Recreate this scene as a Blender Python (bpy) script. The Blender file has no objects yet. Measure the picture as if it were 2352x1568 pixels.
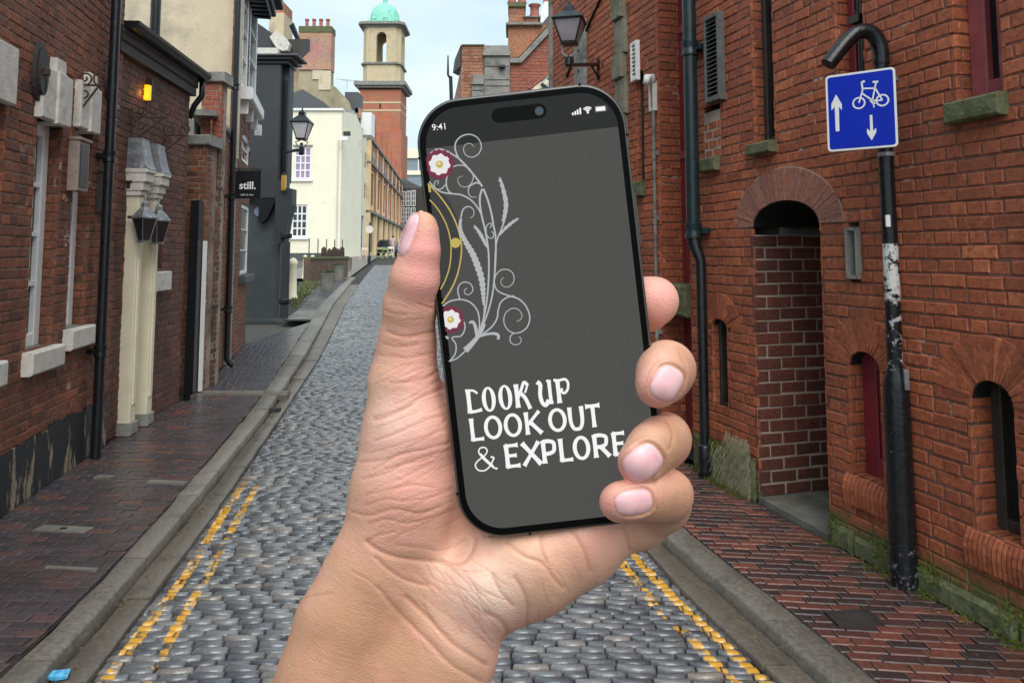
import bpy, math, random
import numpy as np
from mathutils import Vector, Matrix
random.seed(7); rng = np.random.default_rng(5)
sc = bpy.context.scene; C = sc.collection
# ------------------------------------------------------------------ camera, sky, sun, exposure
F = 1700.0; TH = math.radians(4.8); HOR = 580.0; Y0 = HOR - F*math.tan(TH); EYE = 1.55   # the photograph measured on a 2352 x 1568 grid
cd = bpy.data.cameras.new('camera'); cam = bpy.data.objects.new('camera', cd); C.objects.link(cam)
cam.location = (0, 0, EYE); cam.rotation_euler = (math.pi/2+TH, 0, 0)
cd.sensor_width = 36; cd.lens = 36*F/2352; cd.shift_y = -(784-Y0)/2352; cd.clip_start = .02; cd.clip_end = 3000
sc.camera = cam
SUN_EL, SUN_AZ = math.radians(48), math.radians(168)      # azimuth clockwise from +Y: the brightest cloud stands high behind the camera
w = bpy.data.worlds.new('World'); sc.world = w; w.use_nodes = True
nt = w.node_tree; nt.nodes.clear()
def N(t, typ, **kw):
    n = t.nodes.new(typ)
    for k, v in kw.items(): setattr(n, k, v)
    return n
sky = N(nt, 'ShaderNodeTexSky', sky_type='NISHITA', sun_disc=False, sun_elevation=SUN_EL, sun_rotation=SUN_AZ)
tc = N(nt, 'ShaderNodeTexCoord'); nz = N(nt, 'ShaderNodeTexNoise'); nz.inputs['Scale'].default_value = 3.0; nz.inputs['Detail'].default_value = 5
mp = N(nt, 'ShaderNodeMapping'); mp.inputs['Scale'].default_value = (1, 1, 2.4)
cr = N(nt, 'ShaderNodeValToRGB'); cr.color_ramp.elements[0].position = .34; cr.color_ramp.elements[1].position = .66
cr.color_ramp.elements[0].color = (4.2, 5.7, 6.8, 1); cr.color_ramp.elements[1].color = (6.7, 7.5, 7.9, 1)   # overcast cloud, in the sky's own units
mx = N(nt, 'ShaderNodeMix', data_type='RGBA'); mx.inputs['Factor'].default_value = .93
bg = N(nt, 'ShaderNodeBackground'); bg.inputs['Strength'].default_value = .075; ow = N(nt, 'ShaderNodeOutputWorld')
L = nt.links.new
L(tc.outputs['Generated'], mp.inputs['Vector']); L(mp.outputs['Vector'], nz.inputs['Vector']); L(nz.outputs['Fac'], cr.inputs['Fac'])
L(sky.outputs['Color'], mx.inputs['A']); L(cr.outputs['Color'], mx.inputs['B']); L(mx.outputs['Result'], bg.inputs['Color']); L(bg.outputs['Background'], ow.inputs['Surface'])
sl = bpy.data.lights.new('sun', 'SUN'); sl.energy = 1.5; sl.angle = math.radians(50); sl.color = (1, .955, .9)
so = bpy.data.objects.new('sun', sl); C.objects.link(so)
sv = Vector((math.sin(SUN_AZ)*math.cos(SUN_EL), math.cos(SUN_AZ)*math.cos(SUN_EL), math.sin(SUN_EL)))
so.rotation_euler = sv.to_track_quat('Z', 'Y').to_euler(); so.location = sv*30
vs = sc.view_settings; vs.view_transform = 'Standard'; vs.look = 'None'; vs.exposure = 1.0; vs.gamma = 1; vs.use_curve_mapping = False
# ------------------------------------------------------------------ measuring helpers: pixel of the photograph -> point in the place
FW = Vector((0, math.cos(TH), math.sin(TH))); UP = Vector((0, -math.sin(TH), math.cos(TH))); EYEP = Vector((0, 0, EYE))
def ray(x, y): return FW*F + Vector((1, 0, 0))*(x-1176) - UP*(y-Y0)
def rise(Y): return 0.0 if Y <= 20 else (1.25 if Y >= 60 else 1.25*(Y-20)/40)      # the street climbs gently beyond 20 m
def G(x, y, z=0.0):
    d = ray(x, y)
    if z == 0.0 and y < 1e9:
        lo, hi = 1.0, 400.0
        for _ in range(40):
            m = (lo+hi)/2
            if EYE+d.z*m/d.y > rise(m)+z: lo = m
            else: hi = m
        return (d.x/d.y*lo, lo)
    t = (z-EYE)/d.z; return (d.x*t, d.y*t)
def P(x, y, Y):                       # the point at distance Y (world y) seen at pixel x, y
    d = ray(x, y); k = Y/d.y; return Vector((d.x*k, Y, EYE+d.z*k))
def proj(p):
    v = Vector(p)-EYEP; d = v.dot(FW)
    if d < .05: return (1e6, 1e6, d)
    return (1176+F*v.x/d, Y0-F*v.dot(UP)/d, d)
class Plane:                          # a vertical wall plane through a and b; n points to the street
    def __init__(s, a, b, side):
        s.o = Vector((a[0], a[1], 0)); e = Vector((b[0]-a[0], b[1]-a[1], 0)); s.len = e.length; s.u = e.normalized()
        s.n = Vector((s.u.y, -s.u.x, 0))*side
    def pt(s, t, z, d=0.0): return s.o+s.u*t+s.n*d+Vector((0, 0, z))
    def at(s, px, py, d=0.0):
        r = ray(px, py); o = s.o+s.n*d-EYEP; o.z = 0
        k = o.dot(s.n)/r.dot(s.n); q = EYEP+r*k
        return ((q-s.o).dot(s.u), q.z)
# ------------------------------------------------------------------ mesh helpers
class MB:
    def __init__(s): s.v = []; s.f = []; s.t = []; s.mi = []
    def add(s, vs_, fs, tone=.5, mi=0):
        b = len(s.v); s.v += [tuple(q) for q in vs_]; s.f += [tuple(i+b for i in f) for f in fs]; s.t += [tone]*len(fs); s.mi += [mi]*len(fs)
    def quad(s, a, b, c, d, tone=.5, mi=0): s.add([a, b, c, d], [(0, 1, 2, 3)], tone, mi)
    def hexa(s, p, tone=.5, mi=0): s.add(p, [(0, 3, 2, 1), (4, 5, 6, 7), (0, 1, 5, 4), (1, 2, 6, 5), (2, 3, 7, 6), (3, 0, 4, 7)], tone, mi)
    def box(s, x0, x1, y0, y1, z0, z1, tone=.5, mi=0):
        s.hexa([(x0, y0, z0), (x1, y0, z0), (x1, y1, z0), (x0, y1, z0), (x0, y0, z1), (x1, y0, z1), (x1, y1, z1), (x0, y1, z1)], tone, mi)
    def pbox(s, P_, s0, s1, z0, z1, d0, d1, tone=.5, mi=0, bev=0):       # a box standing on a wall plane
        if bev:
            a = [P_.pt(t, z, d0) for t, z in ((s0, z0), (s1, z0), (s1, z1), (s0, z1))]
            m_ = [P_.pt(t, z, d1-bev) for t, z in ((s0, z0), (s1, z0), (s1, z1), (s0, z1))]
            c = [P_.pt(t, z, d1) for t, z in ((s0+bev, z0+bev), (s1-bev, z0+bev), (s1-bev, z1-bev), (s0+bev, z1-bev))]
            fs = [(3, 2, 1, 0), (8, 9, 10, 11)]
            for i in range(4):
                j = (i+1) % 4; fs += [(i, j, 4+j, 4+i), (4+i, 4+j, 8+j, 8+i)]
            s.add(a+m_+c, fs, tone, mi)
        else:
            s.hexa([P_.pt(s0, z0, d0), P_.pt(s1, z0, d0), P_.pt(s1, z0, d1), P_.pt(s0, z0, d1), P_.pt(s0, z1, d0), P_.pt(s1, z1, d0), P_.pt(s1, z1, d1), P_.pt(s0, z1, d1)], tone, mi)
    def tube(s, pts, r, n=12, tone=.5, mi=0, caps=True):
        pts = [Vector(p) for p in pts]; rs = r if isinstance(r, (list, tuple)) else [r]*len(pts)
        t0 = (pts[1]-pts[0]).normalized(); a = Vector((0, 0, 1)) if abs(t0.z) < .9 else Vector((1, 0, 0)); nn = (a-t0*a.dot(t0)).normalized()
        vs_ = []
        for i, p in enumerate(pts):
            t = (pts[min(i+1, len(pts)-1)]-pts[max(i-1, 0)]).normalized(); nn = (nn-t*nn.dot(t)).normalized(); b = t.cross(nn)
            for k in range(n):
                an = 2*math.pi*k/n; vs_.append(p+(nn*math.cos(an)+b*math.sin(an))*rs[i])
        fs = [(i*n+k, i*n+(k+1) % n, (i+1)*n+(k+1) % n, (i+1)*n+k) for i in range(len(pts)-1) for k in range(n)]
        if caps: fs += [tuple(range(n))[::-1], tuple((len(pts)-1)*n+k for k in range(n))]
        s.add(vs_, fs, tone, mi)
    def lathe(s, c, prof_, n=16, tone=.5, mi=0, rot=0):                     # prof_: (radius, z) from bottom to top about a vertical axis
        c = Vector(c); vs_ = [c+Vector((r*math.cos(rot+2*math.pi*k/n), r*math.sin(rot+2*math.pi*k/n), z)) for r, z in prof_ for k in range(n)]
        fs = [(i*n+k, i*n+(k+1) % n, (i+1)*n+(k+1) % n, (i+1)*n+k) for i in range(len(prof_)-1) for k in range(n)]
        fs += [tuple(range(n))[::-1], tuple((len(prof_)-1)*n+k for k in range(n))]
        s.add(vs_, fs, tone, mi)
    def build(s, name, mats, parent=None, smooth=False, label=None, kind=None, ang=None):
        me = bpy.data.meshes.new(name)
        if s.v:
            cen = Vector(np.mean(np.array(s.v), axis=0)); cen.z = min(q[2] for q in s.v)
        else: cen = Vector((0, 0, 0))
        off = Vector((0, 0, 0)) if parent is not None and parent.get('_world') is None else cen
        base = cen
        me.from_pydata([(q[0]-base.x, q[1]-base.y, q[2]-base.z) for q in s.v], [], s.f)
        at_ = me.attributes.new('tone', 'FLOAT', 'FACE'); at_.data.foreach_set('value', s.t)
        if smooth: me.polygons.foreach_set('use_smooth', [True]*len(s.f))
        for m in (mats if isinstance(mats, (list, tuple)) else [mats]): me.materials.append(m)
        if max(s.mi, default=0) > 0: me.polygons.foreach_set('material_index', s.mi)
        me.validate()
        if ang:
            me.set_sharp_from_angle(angle=math.radians(ang))
        o = bpy.data.objects.new(name, me); C.objects.link(o)
        o.location = base
        if parent is not None:
            o.parent = parent; o.matrix_parent_inverse = Matrix.Translation(-wloc(parent))
        if label: o['label'] = label
        if kind: o['kind'] = kind
        return o
def wloc(o):
    v = Vector(o.location)
    return v
def tag(o, label, cat, group=None):
    o['label'] = label; o['category'] = cat
    if group: o['group'] = group
    return o
def thing(name, loc, label, cat, group=None):
    o = bpy.data.objects.new(name, None); C.objects.link(o); o.location = loc; o.empty_display_size = .1
    return tag(o, label, cat, group)
def struct(o): o['kind'] = 'structure'; return o
# ------------------------------------------------------------------ materials
def mat(name, col, rough=.7, metal=0.0, var=.15, vs_=8.0, bump=.15, bs=60.0, spec=.5, coat=0.0, col2=None, stain=None, emit=None, toned=0.0):
    m = bpy.data.materials.new(name); m.use_nodes = True; t = m.node_tree; L = t.links.new
    b = t.nodes['Principled BSDF']; b.inputs['Roughness'].default_value = rough; b.inputs['Metallic'].default_value = metal
    b.inputs['Specular IOR Level'].default_value = spec; b.inputs['Coat Weight'].default_value = coat
    g = N(t, 'ShaderNodeNewGeometry'); n1 = N(t, 'ShaderNodeTexNoise'); n1.inputs['Scale'].default_value = vs_; n1.inputs['Detail'].default_value = 6; n1.inputs['Roughness'].default_value = .62
    L(g.outputs['Position'], n1.inputs['Vector'])
    r = N(t, 'ShaderNodeValToRGB'); r.color_ramp.elements[0].position = .3; r.color_ramp.elements[1].position = .7
    c2 = col2 or tuple(min(1, c*(1+var)) for c in col)
    r.color_ramp.elements[0].color = (*[c*(1-var) for c in col], 1); r.color_ramp.elements[1].color = (*c2, 1)
    L(n1.outputs['Fac'], r.inputs['Fac']); out = r.outputs['Color']
    if toned:
        a = N(t, 'ShaderNodeAttribute', attribute_name='tone'); mr = N(t, 'ShaderNodeMapRange'); L(a.outputs['Fac'], mr.inputs['Value'])
        mr.inputs['To Min'].default_value = 1-toned; mr.inputs['To Max'].default_value = 1+toned
        vm = N(t, 'ShaderNodeVectorMath', operation='SCALE'); L(out, vm.inputs[0]); L(mr.outputs['Result'], vm.inputs['Scale']); out = vm.outputs['Vector']
    if stain:
        n2 = N(t, 'ShaderNodeTexNoise'); n2.inputs['Scale'].default_value = stain[1]; n2.inputs['Detail'].default_value = 8; n2.inputs['Roughness'].default_value = .7
        L(g.outputs['Position'], n2.inputs['Vector']); r2 = N(t, 'ShaderNodeValToRGB'); r2.color_ramp.elements[0].position = stain[2]; r2.color_ramp.elements[1].position = stain[2]+stain[3]
        L(n2.outputs['Fac'], r2.inputs['Fac']); mm = N(t, 'ShaderNodeMix', data_type='RGBA'); L(r2.outputs['Color'], mm.inputs['Factor']); L(out, mm.inputs['A']); mm.inputs['B'].default_value = (*stain[0], 1); out = mm.outputs['Result']
    L(out, b.inputs['Base Color'])
    if bump:
        n3 = N(t, 'ShaderNodeTexNoise'); n3.inputs['Scale'].default_value = bs; n3.inputs['Detail'].default_value = 4; L(g.outputs['Position'], n3.inputs['Vector'])
        bp = N(t, 'ShaderNodeBump'); bp.inputs['Strength'].default_value = bump; bp.inputs['Distance'].default_value = .5/bs; L(n3.outputs['Fac'], bp.inputs['Height']); L(bp.outputs['Normal'], b.inputs['Normal'])
        rr = N(t, 'ShaderNodeMapRange'); rr.inputs['To Min'].default_value = max(.03, rough-.12); rr.inputs['To Max'].default_value = min(1, rough+.12); L(n1.outputs['Fac'], rr.inputs['Value']); L(rr.outputs['Result'], b.inputs['Roughness'])
    if emit: b.inputs['Emission Color'].default_value = (*emit[0], 1); b.inputs['Emission Strength'].default_value = emit[1]
    return m
def brick_mat(name, stops, rough=.75, soot=.5, moss=None, paint=None, bump=.35, wet=0.0, white=None):
    """stops: colours drawn by each brick's own tone; soot, moss and old paint lie over them"""
    m = bpy.data.materials.new(name); m.use_nodes = True; t = m.node_tree; L = t.links.new; b = t.nodes['Principled BSDF']
    g = N(t, 'ShaderNodeNewGeometry'); a = N(t, 'ShaderNodeAttribute', attribute_name='tone'); r = N(t, 'ShaderNodeValToRGB')
    el = r.color_ramp.elements
    for i, c in enumerate(stops):
        e = el[i] if i < 2 else el.new(1.0)
    for i, c in enumerate(stops): el[i].position = i/(len(stops)-1)
    for i, c in enumerate(stops): el[i].color = (*c, 1)
    L(a.outputs['Fac'], r.inputs['Fac']); out = r.outputs['Color']
    def noise(scale, det=6, rg=.6, vec=None):
        n = N(t, 'ShaderNodeTexNoise'); n.inputs['Scale'].default_value = scale; n.inputs['Detail'].default_value = det; n.inputs['Roughness'].default_value = rg
        L(vec or g.outputs['Position'], n.inputs['Vector']); return n.outputs['Fac']
    def ramp(v, p0, p1):
        q = N(t, 'ShaderNodeMapRange', interpolation_type='SMOOTHSTEP'); L(v, q.inputs['Value']); q.inputs['From Min'].default_value = p0; q.inputs['From Max'].default_value = p1; return q.outputs['Result']
    def mixc(f, A, Bc, mode='MIX'):
        q = N(t, 'ShaderNodeMix', data_type='RGBA', blend_type=mode); L(f, q.inputs['Factor']); L(A, q.inputs['A']); q.inputs['B'].default_value = (*Bc, 1); return q.outputs['Result']
    def mul(x, y):
        q = N(t, 'ShaderNodeMath', operation='MULTIPLY'); L(x, q.inputs[0])
        if isinstance(y, float): q.inputs[1].default_value = y
        else: L(y, q.inputs[1])
        return q.outputs[0]
    out = mixc(mul(ramp(noise(.9, 5, .6), .45, .65), .28), out, tuple(c*.55+.02 for c in stops[1]))
    if wet: b.inputs['Coat Weight'].default_value = .45; b.inputs['Coat Roughness'].default_value = .28
    fine = noise(38, 8, .7); out = mixc(mul(ramp(fine, .42, .72), .72), out, tuple(c*.45 for c in stops[0]))
    out = mixc(mul(ramp(noise(26, 6, .75), .56, .70), .40), out, tuple(min(1, c*1.7+.03) for c in stops[-1]))
    if soot:                                                     # weather stains, long down the wall
        mp = N(t, 'ShaderNodeMapping'); mp.inputs['Scale'].default_value = (1.6, 1.6, .5); L(g.outputs['Position'], mp.inputs['Vector'])
        out = mixc(mul(ramp(noise(1.6, 7, .65, mp.outputs['Vector']), .42, .7), soot), out, (.035, .025, .02))
    sx = N(t, 'ShaderNodeSeparateXYZ'); L(g.outputs['Position'], sx.inputs[0]); z = sx.outputs['Z']
    def below(z1, soft, ns, amp):
        n = noise(ns, 6, .7); k = N(t, 'ShaderNodeMath', operation='MULTIPLY_ADD'); L(n, k.inputs[0]); k.inputs[1].default_value = amp; L(z, k.inputs[2])
        q = N(t, 'ShaderNodeMapRange', interpolation_type='SMOOTHSTEP'); L(k.outputs[0], q.inputs['Value']); q.inputs['From Min'].default_value = z1+amp*.5+soft; q.inputs['From Max'].default_value = z1+amp*.5-soft; return q.outputs['Result']
    if moss: out = mixc(mul(below(moss[0], .07, 5, .35), ramp(noise(9, 6, .7), .3, .5)), out, moss[1])
    if white: out = mixc(mul(ramp(noise(7, 5, .7), .56, .62), ramp(noise(1.1, 2), .52, .6)), out, white)
    if paint:
        pm = N(t, 'ShaderNodeMapping'); pm.inputs['Scale'].default_value = (7, 7, 2.2); L(g.outputs['Position'], pm.inputs['Vector']); pv = pm.outputs['Vector']
        msk = mul(below(paint[0], .015, 3.5, .12), ramp(noise(1.0, 8, .74, pv), .615, .59)); out = mixc(msk, out, paint[1])
        out = mixc(mul(below(paint[0]-.03, .02, 3.5, .12), mul(ramp(noise(1.0, 8, .74, pv), .59, .615), 1.0)), out, (.33, .27, .19))
    L(out, b.inputs['Base Color'])
    rr = N(t, 'ShaderNodeMapRange'); L(fine, rr.inputs['Value']); rr.inputs['To Min'].default_value = max(.05, rough-.2-wet); rr.inputs['To Max'].default_value = min(1, rough+.15-wet*.3); L(rr.outputs['Result'], b.inputs['Roughness'])
    n3 = noise(120, 5, .7); bp = N(t, 'ShaderNodeBump'); bp.inputs['Strength'].default_value = bump; bp.inputs['Distance'].default_value = .004; L(n3, bp.inputs['Height'])
    bp2 = N(t, 'ShaderNodeBump'); bp2.inputs['Strength'].default_value = bump; bp2.inputs['Distance'].default_value = .012; L(noise(22, 4), bp2.inputs['Height']); L(bp.outputs['Normal'], bp2.inputs['Normal']); L(bp2.outputs['Normal'], b.inputs['Normal'])
    return m
M = {}
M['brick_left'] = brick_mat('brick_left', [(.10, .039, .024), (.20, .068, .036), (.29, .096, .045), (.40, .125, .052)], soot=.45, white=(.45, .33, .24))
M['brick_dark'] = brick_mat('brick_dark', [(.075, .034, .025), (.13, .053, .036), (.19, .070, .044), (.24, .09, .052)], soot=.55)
M['brick_right'] = brick_mat('brick_right', [(.29, .078, .036), (.39, .100, .043), (.48, .130, .054), (.60, .185, .074)], soot=.28, moss=(.14, (.09, .10, .032)))
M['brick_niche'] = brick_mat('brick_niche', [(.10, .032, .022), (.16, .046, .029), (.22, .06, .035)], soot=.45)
M['brick_arch'] = brick_mat('brick_arch', [(.30, .12, .085), (.40, .17, .12), (.46, .21, .15)], soot=.2)
M['brick_orange'] = brick_mat('brick_orange', [(.24, .08, .035), (.42, .15, .07), (.52, .24, .12), (.55, .33, .2)], soot=.3)
M['brick_red'] = brick_mat('brick_red', [(.30, .075, .04), (.38, .10, .055), (.42, .125, .07)], soot=.2)
M['paver_left'] = brick_mat('paver_left', [(.050, .042, .048), (.070, .056, .062), (.095, .068, .070), (.15, .058, .048), (.25, .080, .052)], rough=.52, soot=.5, bump=.3, wet=.12)
M['paver_far'] = brick_mat('paver_far', [(.055, .052, .060), (.08, .072, .080), (.095, .085, .09)], rough=.5, soot=.3, bump=.3, wet=.15)
M['paver_right'] = brick_mat('paver_right', [(.035, .026, .027), (.06, .030, .028), (.13, .042, .032), (.20, .058, .038), (.27, .085, .052)], rough=.55, soot=.5, bump=.3, wet=.1)
M['mortar_pale'] = mat('mortar_pale', (.34, .27, .21), .9, var=.35, vs_=6, bump=.4, stain=((.10, .065, .045), 3, .45, .2))
M['mortar_dark'] = mat('mortar_dark', (.13, .085, .062), .9, var=.4, vs_=6, bump=.4, stain=((.38, .31, .25), 2.2, .60, .08))
M['mortar_red'] = brick_mat('mortar_red', [(.20, .085, .055), (.25, .115, .08)], rough=.9, soot=.4, moss=(.20, (.10, .12, .030)), white=(.5, .42, .34))
M['mortar_left'] = brick_mat('mortar_left', [(.22, .15, .11), (.26, .18, .13)], rough=.9, soot=.5)
M['mortar_niche'] = mat('mortar_niche', (.40, .31, .25), .9, var=.3, vs_=6, bump=.4, stain=((.3, .2, .15), 5, .62, .1))
M['joint'] = mat('joint', (.028, .025, .020), .9, var=.4, vs_=9, bump=.5, stain=((.05, .055, .02), 3, .55, .1))
M['ground'] = mat('ground', (.09, .085, .075), .9, var=.3)
M['granite'] = mat('granite', (.19, .17, .14), .5, var=.4, vs_=45, bump=.3, bs=150, stain=((.09, .085, .075), 5, .5, .2), toned=.25)
M['slab'] = mat('slab', (.150, .125, .095), .42, var=.3, vs_=50, bump=.3, bs=120, stain=((.06, .055, .05), 4, .5, .2), toned=.2)
M['concrete'] = mat('concrete', (.17, .165, .14), .7, var=.25, vs_=9, bump=.3, stain=((.09, .09, .06), 3, .5, .2))
M['stone_sill'] = mat('stone_sill', (.64, .61, .54), .8, var=.15, vs_=14, bump=.4, stain=((.22, .20, .15), 6, .56, .2))
M['stone_moss'] = mat('stone_moss', (.13, .135, .07), .9, var=.35, vs_=20, bump=.6, stain=((.07, .085, .025), 12, .5, .1))
M['cream'] = mat('cream', (.80, .73, .54), .55, var=.08, vs_=5, bump=.1, stain=((.30, .26, .19), 9, .66, .06))
M['white'] = mat('white_paint', (.82, .82, .80), .45, var=.06, vs_=12, bump=.08, stain=((.4, .38, .33), 9, .68, .08))
M['black'] = mat('black_paint', (.010, .011, .013), .32, var=.3, vs_=20, bump=.15)
M['iron'] = mat('iron', (.035, .030, .028), .6, var=.3, bump=.3)
M['rust'] = mat('rusty_iron', (.06, .032, .022), .8, var=.4, bump=.4)
M['lead'] = mat('lead', (.25, .26, .27), .45, metal=.5, var=.3, vs_=15, bump=.3, stain=((.52, .53, .54), 9, .55, .1))
M['render'] = mat('render', (.62, .52, .37), .85, var=.10, vs_=2.5, bump=.25, bs=30, stain=((.34, .30, .23), 1.3, .5, .2))
M['render_grey'] = mat('render_grey', (.30, .31, .27), .85, var=.10, vs_=2.5, bump=.2, bs=30)
M['charcoal'] = mat('charcoal_paint', (.032, .037, .041), .55, var=.15, vs_=3, bump=.15, bs=30, stain=((.16, .17, .18), 5, .69, .03))
M['charcoal_low'] = mat('charcoal_door', (.06, .068, .072), .5, var=.12, vs_=3, bump=.1)
M['glass'] = mat('window_glass', (.02, .025, .03), .06, var=.1, bump=0, spec=.8)
M['glass_dark'] = mat('dark_glass', (.012, .012, .014), .25, var=.2, bump=0)
M['glass_pink'] = mat('curtained_glass', (.50, .26, .42), .2, var=.25, vs_=.8, bump=0, col2=(.33, .36, .5))
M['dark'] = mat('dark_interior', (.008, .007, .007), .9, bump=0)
M['red_paint'] = mat('red_paint', (.21, .022, .032), .5, var=.2, vs_=6, bump=.2, stain=((.12, .025, .025), 3, .5, .2))
M['red_worn'] = mat('worn_red_paint', (.30, .07, .075), .6, var=.25, vs_=10, bump=.3, stain=((.35, .2, .18), 9, .6, .06))
M['cream_far'] = mat('cream_render', (.86, .81, .63), .8, var=.05, vs_=.8, bump=.1, bs=3, stain=((.60, .54, .38), .5, .6, .15))
M['buff'] = mat('buff_render', (.36, .31, .20), .85, var=.2, vs_=.7, bump=.2, bs=5, stain=((.22, .19, .11), .8, .5, .2))
M['buff_stone'] = mat('buff_stone', (.56, .46, .29), .8, var=.14, vs_=.9, bump=.2, bs=5, stain=((.30, .26, .18), .9, .56, .15))
M['stone_grey'] = mat('grey_stone', (.27, .26, .235), .85, var=.2, vs_=4, bump=.3, bs=20, stain=((.12, .12, .10), 3, .5, .15))
M['terrace'] = mat('terrace_stone', (.80, .60, .35), .8, var=.14, vs_=.9, bump=.2, bs=5, stain=((.5, .38, .2), .9, .6, .15))
M['quoin'] = mat('quoin_stone', (.24, .22, .16), .85, var=.2, vs_=4, bump=.3, bs=20, stain=((.11, .12, .07), 3, .5, .15))
M['copper'] = mat('verdigris', (.27, .66, .50), .6, var=.15, vs_=.8, bump=.2, bs=6, stain=((.12, .38, .31), 1.2, .55, .1))
M['slate'] = mat('slate', (.08, .085, .09), .6, var=.2, vs_=6, bump=.3)
M['pot'] = mat('terracotta', (.36, .12, .09), .8, var=.2, vs_=5, bump=.2)
M['metal_grey'] = mat('grey_metal', (.30, .31, .31), .45, metal=.6, var=.15, bump=.1)
M['lamp_glass'] = mat('lantern_glass', (.62, .58, .60), .25, var=.12, vs_=4, bump=0)
M['lamp_glass2'] = mat('smoky_lantern_glass', (.30, .28, .31), .18, var=.2, vs_=8, bump=0)
M['amber'] = mat('amber_lamp', (.9, .45, .02), .3, var=.05, bump=0, emit=((1.0, .42, .012), .6))
M['wood_dark'] = mat('dark_timber', (.04, .032, .026), .6, var=.3, bump=.3)
M['bronze'] = mat('bronze_glass', (.22, .27, .30), .25, var=.15, bump=0, vs_=1)
def tile_mat(name, c1, c2, mortar, sc_, rough=.8):       # only for walls too far off for single bricks
    m = bpy.data.materials.new(name); m.use_nodes = True; t = m.node_tree; L = t.links.new; b = t.nodes['Principled BSDF']
    g = N(t, 'ShaderNodeNewGeometry'); sx = N(t, 'ShaderNodeSeparateXYZ'); L(g.outputs['Position'], sx.inputs[0])
    ad = N(t, 'ShaderNodeMath', operation='ADD'); L(sx.outputs['X'], ad.inputs[0]); L(sx.outputs['Y'], ad.inputs[1])
    cb = N(t, 'ShaderNodeCombineXYZ'); L(ad.outputs[0], cb.inputs['X']); L(sx.outputs['Z'], cb.inputs['Y'])
    br = N(t, 'ShaderNodeTexBrick'); br.inputs['Color1'].default_value = (*c1, 1); br.inputs['Color2'].default_value = (*c2, 1); br.inputs['Mortar'].default_value = (*mortar, 1)
    br.inputs['Scale'].default_value = sc_; br.inputs['Mortar Size'].default_value = .02; L(cb.outputs[0], br.inputs['Vector'])
    n = N(t, 'ShaderNodeTexNoise'); n.inputs['Scale'].default_value = .7; n.inputs['Detail'].default_value = 7; L(g.outputs['Position'], n.inputs['Vector'])
    mm = N(t, 'ShaderNodeMix', data_type='RGBA', blend_type='MULTIPLY'); mm.inputs['Factor'].default_value = .6; L(br.outputs['Color'], mm.inputs['A']); L(n.outputs['Color'], mm.inputs['B'])
    r = N(t, 'ShaderNodeVectorMath', operation='SCALE'); r.inputs['Scale'].default_value = 1.35; L(mm.outputs['Result'], r.inputs[0]); L(r.outputs[0], b.inputs['Base Color']); b.inputs['Roughness'].default_value = rough
    return m
M['far_brick'] = tile_mat('far_red_brick', (.42, .12, .06), (.50, .17, .09), (.38, .22, .15), 2.2)
M['far_brick2'] = tile_mat('far_mixed_brick', (.40, .17, .10), (.52, .28, .19), (.45, .36, .28), 3.0)
# ------------------------------------------------------------------ pieces: bricks, pavers, setts
HIDE = [(955, 300), (1010, 220), (1390, 195), (1440, 290), (1500, 640), (1560, 690), (1595, 870), (1590, 1150), (1440, 1265), (1165, 1470), (1105, 1568), (640, 1568), (720, 1340), (800, 1200), (850, 900), (880, 680), (935, 560)]
def hidden(x, y):
    c = False; n = len(HIDE)
    for i in range(n):
        x1, y1 = HIDE[i]; x2, y2 = HIDE[(i+1) % n]
        if (y1 > y) != (y2 > y) and x < (x2-x1)*(y-y1)/(y2-y1)+x1: c = not c
    return c
def emit(pieces, name, field, mats, parent, n=290, smooth=False):
    """the pieces that show largest become objects, the others one stuff mesh"""
    sco = []
    for i, (v, f, t) in enumerate(pieces):
        q = [proj(p) for p in v[-4:]]; xs = [a[0] for a in q]; ys = [a[1] for a in q]; cx, cy = sum(xs)/4, sum(ys)/4
        ar = abs(sum(xs[k]*ys[(k+1) % 4]-xs[(k+1) % 4]*ys[k] for k in range(4)))/2
        vis = min(a[2] for a in q) > .1 and -5 < cx < 2357 and -5 < cy < 1573 and not hidden(cx, cy)
        sco.append((ar if vis else 0, i))
    sco.sort(reverse=True); pick = set(i for a, i in sco[:n] if a > 30)
    rest = MB()
    for i, (v, f, t) in enumerate(pieces):
        if i in pick:
            m = MB(); m.add(v, f, t); m.build(name, mats, parent, smooth)
        else: rest.add(v, f, t)
    if rest.f: rest.build(field, mats, parent, smooth, kind='stuff')
BF = [(4, 5, 1, 0), (5, 6, 2, 1), (6, 7, 3, 2), (7, 4, 0, 3), (8, 9, 5, 4), (9, 10, 6, 5), (10, 11, 7, 6), (11, 8, 4, 7), (11, 10, 9, 8)]
BFr = [f[::-1] for f in BF]
def brick_geo(Pl, s0, s1, z0, z1, e=.0045, jit=.0026, back=-.02):
    s0 += random.uniform(-.002, .003); s1 -= random.uniform(-.002, .003); z1 -= random.uniform(0, .004)
    o = random.uniform(-jit, jit); tl = [o+random.uniform(-.0012, .0012) for _ in range(4)]
    cs = ((s0, z0), (s1, z0), (s1, z1), (s0, z1)); ci = ((s0+e, z0+e), (s1-e, z0+e), (s1-e, z1-e), (s0+e, z1-e))
    j = lambda: random.uniform(-.0012, .0012)
    v = [Pl.pt(a, b, back) for a, b in cs]+[Pl.pt(a, b, -.004+tl[i]) for i, (a, b) in enumerate(cs)]+[Pl.pt(a+j(), b+j(), tl[i]) for i, (a, b) in enumerate(ci)]
    return v, (BF if Pl.u.cross(Vector((0, 0, 1))).dot(Pl.n) < 0 else BFr), min(1, max(0, random.gauss(.5, .19)))
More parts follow.
